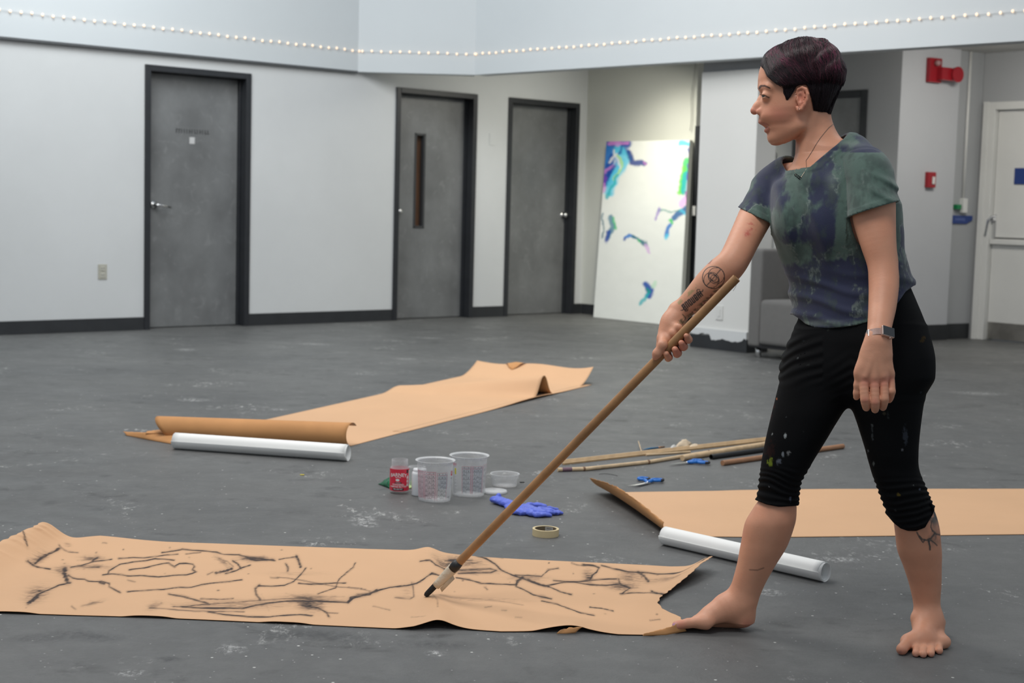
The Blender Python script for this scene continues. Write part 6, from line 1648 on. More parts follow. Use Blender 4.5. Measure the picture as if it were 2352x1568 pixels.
# 2. runner in the middle distance: near end curled up over itself, a standing wave, far end curled
def runner():
    r = empty('kraft_runner', tuple(G(850, 950))); tag(r, 'long plain kraft paper runner with curled ends and a raised wave', 'paper')
    # lengthwise stations: (left px, py) and (right px, py) on the floor, then height
    NL = np.array(G(404, 1010)); NR = np.array(G(808, 1024)); FL = np.array(G(1095, 856)); FR = np.array(G(1362, 880))
    nL, nu_ = 240, 40
    Lf = NL + 0; 
    rows = []
    for i in range(nL):
        t = i / (nL - 1)
        a = NL * (1 - t) + FL * t; b = NR * (1 - t) + FR * t
        # far edge of the photograph's outline bows slightly
        h = .0016
        wave = math.exp(-((t - .735) / .030) ** 2)
        q = []
        for j in range(nu_):
            s__ = j / (nu_ - 1)
            p = a * (1 - s__) + b * s__
            tw = .66 + .075 * s__
            wave = math.exp(-(abs((t - tw) / (.026 + .012 * (1 - s__))) ** 2.4))
            hh = h + .118 * wave * (.22 + .78 * s__ ** 1.2)
            e = np.clip((t - .925) / .075, 0, 1)
            hh += .080 * e ** 1.6 * (1 - .12 * math.sin(s__ * 9)) * (1 + .35 * s__ ** 4)
            q.append(p + np.array([0, 0, hh]))
        rows.append(q)
    W = np.array(rows)
    # near end: roll up and over, away from the viewer
    d0 = (FL - NL); d0 /= np.linalg.norm(d0); R_ = .052; k = 30
    cur = []
    for i in range(k):
        an = (i + 1) / k * math.pi * 1.28
        off_ = -d0 * math.sin(an) * R_ + np.array([0, 0, R_ * (1 - math.cos(an))])
        wl = np.array([NL + (NR - NL) * (j / (nu_ - 1)) for j in range(nu_)])
        wl = wl + (NL - NR) / np.linalg.norm(NL - NR) * (.085 * (1 - math.cos(an)) / 2 * (1 - np.arange(nu_) / (nu_ - 1)))[:, None]
        cur.append(wl + off_ + np.array([0, 0, .0016]))
    W = np.concatenate([np.array(cur)[::-1], W])
    sheet_mesh('sheet', W, .0008, [m_kraft, m_kshade], r)
    # second layer seen along the right edge
    a0 = G(930, 993); a1 = G(1360, 884)
    rows = [[np.array(a0) * (1 - t) + np.array(a1) * t + np.array([0.0, 0, .012 * math.exp(-((t - .62) / .14) ** 2) + .002]), np.array(a0) * (1 - t) + np.array(a1) * t + np.array([-.06, .01, .003])] for t in np.linspace(0, 1, 40)]
    sheet_mesh('lower_layer', np.array(rows), .0008, [m_kraft, m_kshade], r)
    # brown flap turned out at the near left corner
    ribbon('turned_flap', [G(290, 1000, .002), G(335, 1009, .002), G(406, 1021, .002)], [G(282, 991, .012), G(335, 993, .030), G(402, 992, .036)], .004, 0, [m_kshade, m_kshade], r, 24, .03)
    ribbon('flap_tip', [G(334, 995, .028), G(360, 995, .03), G(402, 995, .034)], [G(338, 990, .032), G(362, 987, .036), G(402, 988, .040)], .002, 0, [m_kshade, m_kshade], r, 16, .08)
    # torn tongue at the far edge
    eA = W[-1][10]; eB = W[-1][17]; dn = W[-12][13] - W[-1][13]; dn[2] = 0; dn /= np.linalg.norm(dn); m_ = (eA + eB) / 2
    A = [eA + Z3 * .002, m_ + Z3 * .012, eB + Z3 * .002]; B = [eA * .7 + eB * .3 + dn * .05 - Z3 * .018, m_ + dn * .07 - Z3 * .035, eA * .3 + eB * .7 + dn * .05 - Z3 * .018]
    ribbon('torn_tongue', A, B, .012, 0, [m_kshade, m_kshade], r, 12, .05)
    return r
runner()

# 3. right-hand runner, left end curled up
def runner2():
    r = empty('plain_kraft_sheet', tuple(G(2000, 1180))); tag(r, 'plain kraft paper sheet running out past the woman, its end curled up', 'paper')
    nL, nu_ = 200, 50; rows = []
    for i in range(nL):
        t = i / (nL - 1)
        xt_ = 1432 + (2700 - 1432) * t; xb_ = 1560 + (2900 - 1560) * t
        yt = np.interp(xt_, [1420, 1640, 1700, 1900, 2352, 2700], [1131, 1128, 1126, 1123.5, 1123, 1123]); yb = np.interp(xb_, [1540, 1700, 1830, 2352, 2900], [1232, 1234, 1234, 1228, 1222])
        a = np.array(G(xt_, yt)); b = np.array(G(xb_, yb))
        rows.append([a * (1 - s__) + b * s__ + np.array([0, 0, .0018]) for s__ in np.linspace(0, 1, nu_)])
    W = np.array(rows)
    a = np.array(G(1432, 1131)); b = np.array(G(1560, 1232)); dr = np.array(G(1700, 1128)) - a; dr /= np.linalg.norm(dr)
    k = 26; cur = []
    for i in range(k):
        f_ = (i + 1) / k; ln = []
        for j in range(nu_):
            s__ = j / (nu_ - 1); R_ = .056 + .010 * math.sin(s__ * 3); an = f_ * (2.0 - .25 * s__)
            p = a * (1 - s__) + b * s__
            ln.append(p - dr * (math.sin(an) * R_ + .085 * (1 - s__) ** 1.5 * f_) + np.array([0, 0, .0018 + R_ * (1 - math.cos(an)) * (.60 + .40 * math.sin(.3 + s__ * 2.4) * (1 - .5 * s__))]))
        cur.append(ln)
    cur = np.array(cur)[::-1]
    cur[0] += np.random.default_rng(5).normal(0, .0015, (nu_, 3))
    W = np.concatenate([cur, W])
    sheet_mesh('sheet', W, .0008, [m_kraft, m_kshade], r)
runner2()

# ------------------------------------------------------------------ white paper rolls
m_paper = mat('white_drawing_paper', (.88, .88, .86), .55, var=.015, vs=3, spec=.3)
def roll(name, p0, p1, R_, label, turns=2.6, loose=.012):
    a = np.array(p0, float); b = np.array(p1, float); ax = b - a; L_ = np.linalg.norm(ax); ax /= L_
    sd_ = np.cross(ax, Z3); sd_ /= np.linalg.norm(sd_)
    n = 150; k = 24; rows = []
    for i in range(k):
        t = i / (k - 1); c = a + ax * L_ * t + Z3 * R_
        ln = []
        for j in range(n):
            f_ = j / (n - 1); an = f_ * turns * 2 * math.pi + 3.9
            rr_ = R_ * (1 - .17 * (1 - f_)) + (loose * max(0, f_ - .95) / .05 if True else 0) * (.4 + .6 * math.sin(t * 2.2))
            jx = .006 * math.sin(f_ * 9) * (1 if i == k - 1 else 0)
            ln.append(c + ax * jx + sd_ * math.cos(an) * rr_ + Z3 * math.sin(an) * rr_)
        rows.append(ln)
    W = np.array(rows); W[..., 2] = np.maximum(W[..., 2], .0006)
    o = sheet_mesh(name, W, .0006, [m_paper, m_paper], None)
    pack(o, (a + b) / 2); tag(o, label, 'paper roll'); return o
_a = np.array(G(402, 1030)); _b = np.array(G(797, 1058))
roll('paper_roll', _a, _b, .036, 'white paper roll lying against the curled kraft runner', 2.4)
_a = np.array(G(1526, 1250)); _b = np.array(G(1892, 1335))
roll('paper_roll', _a, _b, .0305, "white paper roll lying behind the woman's bare legs", 2.4, .006)

# ------------------------------------------------------------------ jar, cups, buckets
def base_pt(px_, py_): return np.array(G(px_, py_))
def yaw_to_cam(p): return math.atan2(CAM[1] - p[1], CAM[0] - p[0])
def wrap_text(mb, txt, size, p, R_, z, a0, arc=0, bold=False, spacing=1.0, Rf=None):
    """letters laid round a vertical cylinder; a0 = angle of the middle (0 faces the camera, + to the right)"""
    v_, f_ = text_mesh(txt, size, bold, spacing); yw = yaw_to_cam(p)
    out = []
    for x, y, _ in v_:
        zz = z + y - arc * x * x * 40; rr = (Rf(zz) if Rf else R_) + .0004
        an = yw + a0 + x / rr; out.append((p[0] + rr * math.cos(an), p[1] + rr * math.sin(an), zz))
    mb.add(out, f_)
def wrap_rect(mb, p, R_, z0, z1, a0, a1, off=.0003, Rf=None, n=None):
    yw = yaw_to_cam(p); n = n or max(1, int(abs(a1 - a0) / .12) + 1); nz = 1 if not Rf else 2
    vs = []
    for i in range(n + 1):
        an = yw + a0 + (a1 - a0) * i / n
        for z in (z0, z1):
            rr = (Rf(z) if Rf else R_) + off; vs.append((p[0] + rr * math.cos(an), p[1] + rr * math.sin(an), z))
    mb.add(vs, [(2 * i, 2 * i + 2, 2 * i + 3, 2 * i + 1) for i in range(n)])

# jar with the red label
p = base_pt(917, 1131); jz = project(p)[2]; k_ = jz / F
H_ = 78 * k_; R_ = 22 * k_
jar = empty('glass_jar', tuple(p)); tag(jar, 'open clear jar with a red label beside the measuring buckets', 'jar')
m_glass = clear('clear_plastic_jar', (.75, .75, .76), .06, .06)
m_pinkp = clear('pink_residue', (.85, .40, .45), .55, .4)
m_pinkp.node_tree.nodes['Principled BSDF'].inputs['Roughness'].default_value = .5
prof = [(.001, .002), (R_ * .9, .002), (R_, .008), (R_, H_ * .70), (R_ * .96, H_ * .77), (R_ * .84, H_ * .82), (R_ * .84, H_), (R_ * .80, H_), (R_ * .80, H_ * .83), (R_ * .93, H_ * .76), (R_ * .965, H_ * .69), (R_ * .965, .010), (.001, .006)]
mb = MB(); mb.lathe(prof, p, 48); mb.build('glass', m_glass, jar, smooth=True)
mb = MB()
for z in (.86, .91, .96): mb.lathe([(R_ * .84, H_ * z - .0012), (R_ * .885, H_ * z), (R_ * .84, H_ * z + .0012)], p, 40)
mb.build('screw_thread', m_glass, jar, smooth=True)
mb = MB(); mb.lathe([(.001, .0065), (R_ * .955, .0105), (R_ * .955, H_ * .70), (R_ * .90, H_ * .76)], p, 40); mb.build('pink_residue', m_pinkp, jar, smooth=True)
m_lab = mat('red_label', (.70, .028, .060), .4); m_lw = mat('label_print_white', (.80, .78, .76), .5); m_lk = mat('label_print_black', (.03, .02, .025), .5)
mb = MB(); wrap_rect(mb, p, R_, H_ * .10, H_ * .74, -1.50, 1.45, .0006, n=36); mb.build('red_label', m_lab, jar, smooth=True, recalc=False)
lt = MB(); wrap_text(lt, 'BARNEY', .0185, p, R_ + .0006, H_ * .575, -.14, arc=.09, bold=True); wrap_text(lt, 'BUTTER', .0058, p, R_ + .0006, H_ * .500, -.14, bold=True)
wrap_text(lt, 'POWDERED', .0085, p, R_ + .0006, H_ * .285, -.14, bold=True); wrap_text(lt, 'ALMOND BUTTER', .0085, p, R_ + .0006, H_ * .225, -.14, bold=True)
for a0, z in ((.92, .50), (.92, .39), (.92, .28)):    # drops
    yw = yaw_to_cam(p); pts = [(0, .0085), (.004, .001), (.0045, -.003), (.0025, -.0065), (-.0025, -.0065), (-.0045, -.003), (-.004, .001)]
    vs = [(p[0] + (R_ + .001) * math.cos(yw + a0 + x / R_), p[1] + (R_ + .001) * math.sin(yw + a0 + x / R_), H_ * z + y) for x, y in pts]; lt.add(vs, [tuple(range(7))])
yw = yaw_to_cam(p); vs = [(p[0] + (R_ + .001) * math.cos(yw - .2 + .0075 * math.cos(t) / R_), p[1] + (R_ + .001) * math.sin(yw - .2 + .0075 * math.cos(t) / R_), H_ * .425 + .0048 * math.sin(t)) for t in np.linspace(0, 2 * math.pi, 14, endpoint=False)]
lt.add(vs, [tuple(range(14))]); wrap_rect(lt, p, R_, H_ * .20, H_ * .70, 1.16, 1.40, .0009)
lt.build('label_lettering', m_lw, jar, recalc=False)
lt = MB(); wrap_rect(lt, p, R_, H_ * .325, H_ * .36, -.50, .22, .0009); wrap_rect(lt, p, R_, H_ * .115, H_ * .185, -.75, .45, .0009); wrap_rect(lt, p, R_, H_ * .62, H_ * .72, .78, 1.05, .0009)
lt.build('label_black_boxes', m_lk, jar, recalc=False)
lt = MB(); wrap_text(lt, 'SMOOTH', .0045, p, R_ + .0014, H_ * .342, -.14); wrap_text(lt, '90% LESS FAT', .0062, p, R_ + .0014, H_ * .155, -.15, bold=True); lt.build('label_small_print', m_lw, jar, recalc=False)

m_frost = clear('frosted_plastic', (.74, .75, .76), .10, .28)
m_frost2 = clear('frosted_rim_plastic', (.78, .79, .80), .30, .25)
m_inkk = mat('printed_black_ink', (.05, .05, .06), .6); m_inkr = mat('printed_pink_ink', (.55, .16, .22), .6)
m_inkred = mat('printed_red_ink', (.65, .02, .05), .6); m_yel = mat('yellow_patch', (.62, .55, .03), .6); m_pinkz = clear('pink_printed_band', (.80, .42, .48), .22, .5); m_greyz = clear('grey_printed_band', (.35, .40, .48), .28, .5)
def bucket(px_, py_, hpx, rtop, rbot, label, cols_, seed, logo=None, ruler=None, bands=()):
    p = base_pt(px_, py_); k_ = project(p)[2] / F; H_ = hpx * k_; Rt = rtop * k_; Rb = rbot * k_
    b = empty('measuring_bucket', tuple(p)); tag(b, label, 'bucket')
    Rw = Rt * .90
    Rf = lambda z: Rb + (Rw - Rb) * min(max(z / (H_ * .93), 0), 1)
    prof = [(.001, .004), (Rb * .90, .004), (Rb * .93, .001), (Rb * .97, .001), (Rb * .985, .006), (Rf(.012), .012), (Rf(H_ * .5), H_ * .5), (Rw, H_ * .93)]
    inn = [(r - .0014, z + (.001 if z < .01 else 0)) for r, z in prof[::-1]]; inn[-1] = (.001, .0055)
    mb = MB(); mb.lathe(prof + inn, p, 64); mb.build('cup_wall', m_frost, b, smooth=True)
    mb = MB(); mb.lathe([(Rw, H_ * .915), (Rw, H_ * .97), (Rt * .985, H_ * .985), (Rt, H_ * .993), (Rt * .985, H_), (Rt * .955, H_ * .997), (Rw - .0015, H_ * .965), (Rw - .0015, H_ * .915)], p, 64)
    for t in range(14):
        an = t * 2 * math.pi / 14; c_ = np.array([math.cos(an), math.sin(an), 0]); s__ = np.array([-math.sin(an), math.cos(an), 0])
        mb.box(p + c_ * (Rt * .955) + Z3 * H_ * .965, c_ * (Rt * .03), s__ * .0006, Z3 * H_ * .022)
    mb.build('rim', m_frost2, b, smooth=False)
    rg = random.Random(seed)
    pk = MB(); bk = MB()
    for (a0, a1, zt, zb_, ncol) in cols_:
        wrap_rect(pk, p, 0, H_ * zb_, H_ * zt, a0 - .008, a0 + .008, .0005, Rf); wrap_rect(pk, p, 0, H_ * zb_, H_ * zt, a1 - .008, a1 + .008, .0005, Rf)
        wrap_rect(pk, p, 0, H_ * (zt - .006), H_ * zt, a0, a1, .0005, Rf); wrap_rect(pk, p, 0, H_ * (zt - .062), H_ * (zt - .056), a0, a1, .0005, Rf)
        for c_ in range(ncol):
            ac = a0 + (a1 - a0) * (c_ + .5) / ncol
            if c_: 
                ae = a0 + (a1 - a0) * c_ / ncol; wrap_rect(bk, p, 0, H_ * zb_, H_ * (zt - .06), ae - .004, ae + .004, .0005, Rf)
            wrap_text(bk, str(ncol + 1 - c_) , H_ * .042, p, 0, H_ * (zt - .032), ac, bold=True, Rf=Rf)
            n_ = rg.choice([4, 5, 6]); z = zt - .10 - .03 * rg.random(); 
            for m_ in range(n_, 0, -1):
                if z < zb_ + .05: break
                wrap_text(bk, str(m_), H_ * .046, p, 0, H_ * z, ac - .01, bold=True, Rf=Rf)
                wrap_rect(bk, p, 0, H_ * (z - .034), H_ * (z - .028), ac - (a1 - a0) / ncol * .42, ac + (a1 - a0) / ncol * .42, .0005, Rf)
                z -= (zt - zb_ - .12) / n_ * (.8 + .4 * rg.random())
    if ruler:
        a_ = ruler
        for i in range(17):
            z = .10 + i * .040; wrap_rect(bk, p, 0, H_ * z, H_ * (z + .005), a_ - .02, a_ + (.20 if i % 2 else .32), .0005, Rf)
            wrap_text(bk, str(i + 1), H_ * .026, p, 0, H_ * (z + .018), a_ + .04, Rf=Rf)
        yb = MB(); wrap_rect(yb, p, 0, H_ * .56, H_ * .71, a_ + .22, a_ + .34, .0007, Rf); yb.build('yellow_patch', m_yel, b, recalc=False)
        wrap_text(pk, 'MIX', H_ * .10, p, 0, H_ * .80, a_ + .18, bold=True, Rf=Rf)
    if logo:
        lg_ = MB(); yw = yaw_to_cam(p); a0, z0 = logo
        pts = [(math.cos(t) * .0088 * (1 + .12 * math.sin(3 * t + 1)), math.sin(t) * .0105 * (1 + .1 * math.cos(2 * t))) for t in np.linspace(0, 2 * math.pi, 22, endpoint=False)]
        z_ = H_ * z0; vs = []
        for sc in (1, .45):
            for x, y in pts: rr = Rf(z_ + y * sc) + .0006; vs.append((p[0] + rr * math.cos(yw + a0 + x * sc / rr), p[1] + rr * math.sin(yw + a0 + x * sc / rr), z_ + y * sc))
        n_ = 22; lg_.add(vs, [(i, (i + 1) % n_, n_ + (i + 1) % n_, n_ + i) for i in range(n_) if i not in (2, 3)]); lg_.build('red_logo', m_inkred, b, recalc=False)
        wrap_rect(bk, p, 0, H_ * (z0 - .13), H_ * (z0 - .115), a0 - .10, a0 + .12, .0006, Rf)
        wrap_rect(bk, p, 0, H_ * .13, H_ * .137, a0 - .34, a0 - .12, .0006, Rf); wrap_rect(bk, p, 0, H_ * .105, H_ * .112, a0 - .36, a0 - .14, .0006, Rf)
        wrap_text(bk, '1:2', H_ * .05, p, 0, H_ * .40, a0 + .05, Rf=Rf)
    for (a0, a1, z0, z1, m_) in bands:
        bb = MB(); wrap_rect(bb, p, 0, H_ * z0, H_ * z1, a0, a1, .0003, Rf); bb.build('tinted_band', m_, b, recalc=False)
    pk.build('printed_frames', m_inkr, b, recalc=False); bk.build('printed_numbers', m_inkk, b, recalc=False)
    return b
bucket(998, 1148, 94, 46, 37, 'frosted measuring bucket nearer the red-labelled jar, printed with pink and black columns', [(-1.35, -.72, .76, .10, 3), (-.62, .02, .76, .06, 3), (.14, .74, .74, .06, 3)], 1, logo=(1.22, .70), bands=((-1.35, .12, .10, .78, m_pinkz), (.2, .8, .35, .70, m_greyz)))
bucket(1076, 1136, 93, 46, 37, 'frosted measuring bucket standing further back, with yellow patch and ruler marks', [(-.40, .10, .78, .10, 2), (.22, .86, .78, .10, 3), (.95, 1.35, .80, .12, 2)], 5, ruler=-1.15, bands=((-.40, .9, .12, .76, m_greyz), (.1, .24, .1, .80, m_pinkz)))
# small clear cup behind the white one
p = base_pt(957, 1120); k_ = project(p)[2] / F; H_ = 50 * k_; R_ = 16 * k_
mb = MB(); prof = [(.001, .002), (R_ * .92, .002), (R_, .012), (R_ * 1.0, H_ * .72), (R_ * 1.16, H_ * .92), (R_ * 1.22, H_ * .95), (R_ * 1.22, H_), (R_ * 1.1, H_), (R_ * .96, H_ * .72), (R_ * .96, .012), (.001, .005)]
mb.lathe(prof, p, 48); cup = pack(mb.build('clear_cup', m_frost, smooth=True), p); tag(cup, 'small clear plastic cup standing behind the white bottle', 'cup')
p = base_pt(963, 1137); k_ = project(p)[2] / F; H_ = 62 * k_; R_ = 18 * k_
wb = empty('white_bottle', tuple(p)); tag(wb, 'white plastic bottle tucked between the jar and the front bucket', 'bottle')
mb = MB(); mb.lathe([(.001, .001), (R_ * .96, .001), (R_, .005), (R_, H_ * .80), (R_ * .93, H_ * .88), (R_ * .8, H_ * .9), (.001, H_ * .9)], p, 48); mb.build('bottle_body', mat('white_plastic', (.74, .75, .77), .35), wb, smooth=True)
mb = MB(); mb.lathe([(R_ * .84, H_ * .88), (R_ * .86, H_ * .98), (R_ * .80, H_), (.001, H_)], p, 40); mb.build('bottle_lid', mat('white_lid', (.72, .72, .74), .35), wb, smooth=True)
# deli tub and its lid
p = base_pt(1159, 1116); k_ = project(p)[2] / F; H_ = 29 * k_; R_ = 33 * k_
tb = empty('deli_tub', tuple(p)); tag(tb, 'low clear deli tub standing beside the farther bucket', 'tub')
prof = [(.001, .002), (R_ * .82, .002), (R_ * .84, .006), (R_ * .91, H_ * .62), (R_ * .96, H_ * .64), (R_ * .98, H_ * .9), (R_, H_), (R_ * .95, H_), (R_ * .93, H_ * .68), (R_ * .88, H_ * .62), (R_ * .81, .006), (.001, .005)]
mb = MB(); mb.lathe(prof, p, 56); mb.build('tub_wall', m_frost, tb, smooth=True)
mb = MB(); mb.lathe([(R_ * .98, H_ * .96), (R_ * 1.03, H_ * .99), (R_ * 1.02, H_ * 1.02), (R_ * .97, H_)], p, 56, close=True); mb.build('rim', m_frost2, tb, smooth=True)
p = base_pt(1136, 1131); k_ = project(p)[2] / F; R_ = 29 * k_
mb = MB(); mb.lathe([(.001, .0025), (R_ * .78, .0025), (R_ * .80, .007), (R_ * .86, .0075), (R_ * .88, .010), (R_ * .96, .010), (R_, .006), (R_, .0008), (R_ * .97, .0008), (R_ * .95, .006), (.001, .001)], p, 56)
ld = pack(mb.build('tub_lid', m_frost2, smooth=True), p); tag(ld, 'flat translucent round lid lying on the floor by the buckets', 'lid')
# green foil packet
m_foil = mat('green_foil', (.010, .13, .055), .25, metal=.3, var=.5, vs=60, bump=.8, bs=60)
def crumple(name, quad, hmax, mats, seed, n=26, label=None, cat=None):
    a, b, c, d = [np.array(q) for q in quad]; t = np.linspace(0, 1, n)
    U_, V_ = np.meshgrid(t, t); W = a * (1 - U_)[..., None] * (1 - V_)[..., None] + b * U_[..., None] * (1 - V_)[..., None] + c * (U_ * V_)[..., None] + d * ((1 - U_) * V_)[..., None]
    bulge = np.sin(U_ * math.pi) ** .7 * np.sin(V_ * math.pi) ** .7
    W[..., 2] += .002 + hmax * bulge * (.55 + .9 * fbm(W, 45, 3, seed))
    o = sheet_mesh(name, W, .0006, mats, None); pack(o, (a + c) / 2)
    if label: tag(o, label, cat)
    return o
crumple('foil_packet', [G(866, 1108), G(896, 1123), G(900, 1131), G(870, 1112)], .0, [m_foil, m_foil], 4) if False else None
crumple('foil_packet', [G(868, 1112), G(900, 1124), G(952, 1120), G(905, 1108)], .030, [m_foil, m_foil], 4, label='crumpled dark green foil packet lying behind the red-labelled jar', cat='packet')
m_lime = mat('lime_green_wrap', (.52, .68, .30), .5, var=.3, vs=40)
crumple('lime_wrapper', [G(938, 1122), G(966, 1124), G(966, 1116), G(940, 1114)], .028, [m_lime, m_lime], 6, label='pale lime green wrapper between the jar and the white bottle', cat='wrapper')

# masking tape roll
p = base_pt(1253, 1229); k_ = project(p)[2] / F; R_ = 30.5 * k_; H_ = .0235
tr = empty('masking_tape_roll', tuple(p)); tag(tr, 'cream masking tape roll lying flat on the floor below the glove', 'tape')
m_mt = mat('masking_tape_side', (.64, .52, .30), .6, var=.04, vs=30); m_core = mat('cardboard_core', (.16, .12, .07), .8)
mb = MB(); mb.lathe([(R_ * .83, 0.0005), (R_, .0005), (R_, H_), (R_ * .83, H_)], p, 64, close=True); smooth_angle(mb.build('tape_coil', m_mt, tr), .6)
mb = MB(); mb.lathe([(R_ * .79, .0005), (R_ * .83, .0005), (R_ * .83, H_ - .0003), (R_ * .79, H_ - .0003)], p, 64, close=True); smooth_angle(mb.build('cardboard_core', m_core, tr), .6)
# print inside the core
mb = MB(); v_, f_ = text_mesh('TAPE', .016, True); yw = yaw_to_cam(p) + math.pi; out = []
for x, y, _ in v_:
    an = yw - .35 - x / (R_ * .79); out.append((p[0] + (R_ * .788) * math.cos(an), p[1] + (R_ * .788) * math.sin(an), H_ * .55 + y * .9))
w_rect = MB(); 
for i in range(8):
    an = yw - .75 + i * .1; an2 = an + .1; rr = R_ * .789
    w_rect.add([(p[0] + rr * math.cos(an), p[1] + rr * math.sin(an), .003), (p[0] + rr * math.cos(an2), p[1] + rr * math.sin(an2), .003), (p[0] + rr * math.cos(an2), p[1] + rr * math.sin(an2), H_ - .002), (p[0] + rr * math.cos(an), p[1] + rr * math.sin(an), H_ - .002)], [(0, 1, 2, 3)])
w_rect.build('printed_liner', mat('liner_print', (.48, .46, .42), .7), tr, recalc=False)
mb = MB()
for i in range(5):
    an = yw - .60 + i * .11; rr = R_ * .787
    for dz in (0, .008): 
        mb.add([(p[0] + rr * math.cos(an), p[1] + rr * math.sin(an), .006 + dz), (p[0] + rr * math.cos(an + .06), p[1] + rr * math.sin(an + .06), .006 + dz), (p[0] + rr * math.cos(an + .06), p[1] + rr * math.sin(an + .06), .010 + dz), (p[0] + rr * math.cos(an), p[1] + rr * math.sin(an), .010 + dz)], [(0, 1, 2, 3)])
mb.build('liner_marks', m_lk, tr, recalc=False)

# blue glove: flattened crumpled cuff and fingers
gl = SDF()
def gq(px_, py_, h=0): return np.array(G(px_, py_)) + np.array([0, 0, h])
def glimb(pts, rad, fl, k=.006):
    for i in range(len(pts) - 1): gl.fcone(pts[i], pts[i + 1], rad[i], rad[i + 1], Z3, fl, k)
glimb([gq(1140, 1156, .015), gq(1160, 1162, .013), gq(1180, 1168, .011)], [.021, .020, .021], .6)
glimb([gq(1146, 1155, .030), gq(1143, 1153, .018)], [.008, .010], 1.0)
glimb([gq(1176, 1170, .010), gq(1205, 1178, .012), gq(1232, 1182, .011)], [.026, .036, .032], .42)
glimb([gq(1164, 1178, .008), gq(1195, 1182, .010)], [.012, .022], .5)
glimb([gq(1216, 1170, .016), gq(1232, 1168, .014), gq(1250, 1168, .010)], [.014, .012, .010], .6)
glimb([gq(1212, 1176, .020), gq(1219, 1186, .012)], [.014, .013], .7)
for (x0, y0, x1, y1, r) in ((1236, 1178, 1285, 1178, .0095), (1236, 1184, 1290, 1182, .010), (1232, 1188, 1262, 1187, .0095), (1240, 1173, 1278, 1173, .0085)):
    glimb([gq(x0, y0, .010), gq((x0 + x1) / 2, (y0 + y1) / 2 + .6, .011), gq(x1, y1, .006)], [r * 1.15, r * 1.05, r * .75], .7, .004)
def crk(p, d):
    n_ = fbm(p * [1, 1, 1], 32, 3, 5); r_ = np.abs(n_ - .5) * 2
    return d + .0050 * (r_ ** .6 - .50) + .0008 * np.sin(p[..., 0] * 120 + 9 * n_ + p[..., 1] * 60)
gl.fun(crk, (-9, -9, -9), (9, 9, 9)); gl.fun(lambda p, d: np.maximum(d, .0008 - p[..., 2]), (-9, -9, -9), (9, 9, 9))
GV, GQ_ = gl.mesh(.0022)
me = quad_mesh('rubber_glove', GV, GQ_); go = link_mesh('rubber_glove', me, mat('blue_nitrile', (.11, .16, .66), .42, var=.12, vs=40, bump=.1, bs=120, spec=.4), None, True)
pack(go, gq(1210, 1180)); tag(go, 'crumpled blue nitrile glove lying on the floor beyond the pole', 'glove')

# ------------------------------------------------------------------ sticks, tube, brush
def wood(name, c, var=.18): return mat(name, c, .5, var=var, vs=8, stretch=(3, 3, 3), bump=.06, bs=60)
m_bamb = wood('bamboo', (.50, .33, .17)); m_bamb2 = wood('pale_bamboo', (.60, .44, .27)); m_dow = wood('pale_dowel', (.58, .41, .24)); m_brn = wood('brown_dowel', (.33, .165, .085)); m_node = wood('bamboo_node', (.20, .11, .06)); m_purp = mat('purple_stain', (.18, .10, .13), .6)
def stick(name, pts, rad, m, label, cat, group=None, n=12, nodes=(), stains=()):
    """pts: (px, py of the floor contact)"""
    P_ = [np.array(G(a, b)) + Z3 * (rad + (c[0] if (c := rest) else 0)) for a, b, *rest in pts]
    o = empty(name, tuple(P_[0] * [1, 1, 0])); tag(o, label, cat, group)
    mb = MB(); Q_ = []
    for i in range(len(P_) - 1):
        for t in np.linspace(0, 1, 5, endpoint=False): Q_.append(P_[i] * (1 - t) + P_[i + 1] * t)
    Q_.append(P_[-1]); mb.tube(Q_, rad, n); ob = mb.build('shaft', m, o); smooth_angle(ob, .8)
    tot = P_[-1] - P_[0]
    def at(px_):
        lo, hi = 0., 1.
        full = np.array(Q_); xs = [project(q)[0] for q in Q_]
        return np.array([np.interp(px_, xs, full[:, i]) for i in range(3)])
    dr = tot / np.linalg.norm(tot)
    for x in nodes:
        c_ = at(x); mb = MB(); mb.tube([c_ - dr * .006, c_ - dr * .002, c_ + dr * .002, c_ + dr * .006], [rad * 1.02, rad * 1.22, rad * 1.22, rad * 1.02], n); mb.build('node', m_node, o, smooth=True)
    for x0, x1 in stains:
        mb = MB(); mb.tube([at(x0), at(x1)], rad * 1.02, n, caps=False); mb.build('purple_stain', m_purp, o, smooth=True)
    return o
stick('bamboo_cane', [(1281, 1083), (1345, 1081), (1490, 1065), (1628, 1042), (1758, 1022)], .0085, m_bamb2, 'knotty bamboo cane with a purple stained end, its tip behind the pole', 'stick', nodes=(1341, 1489, 1627), stains=((1291, 1313),))
for k, (dy, hh) in enumerate(((0, 0), (-3.6, 0), (-7, 0))):
    a = np.array(G(1293 + k * 2, 1067 + dy)); b = np.array(G(1790, 1010 + dy * .8)); ax = (b - a); L_ = np.linalg.norm(ax); ax /= L_; sd_ = np.cross(ax, Z3)
    mb = MB(); c_ = (a + b) / 2 + Z3 * (.0045); mb.box(c_, ax * L_ / 2, sd_ * .0075, Z3 * .0042)
    o = pack(mb.build('bamboo_strip', m_bamb, bevel=.0012), a)
    tag(o, ['long split bamboo strip, the nearest of the three lying together', 'long split bamboo strip, the middle one of the three lying together', 'long split bamboo strip, the farthest of the three lying together'][k], 'bamboo strip', 'split bamboo strips lying together')
stick('wooden_dowel', [(1567, 1058), (1790, 1021)], .0125, m_dow, 'thick pale wooden dowel lying above the blue scissors', 'stick', n=20)
stick('bamboo_stub', [(1484, 1047, .0), (1585, 1040, .0)], .005, m_bamb2, 'short thin bamboo piece lying between the slats and the cane', 'stick')
stick('brown_dowel', [(1659, 1069), (1936, 1030)], .0115, m_brn, "red-brown wooden dowel lying nearest, passing behind the woman's knee", 'stick', n=20)
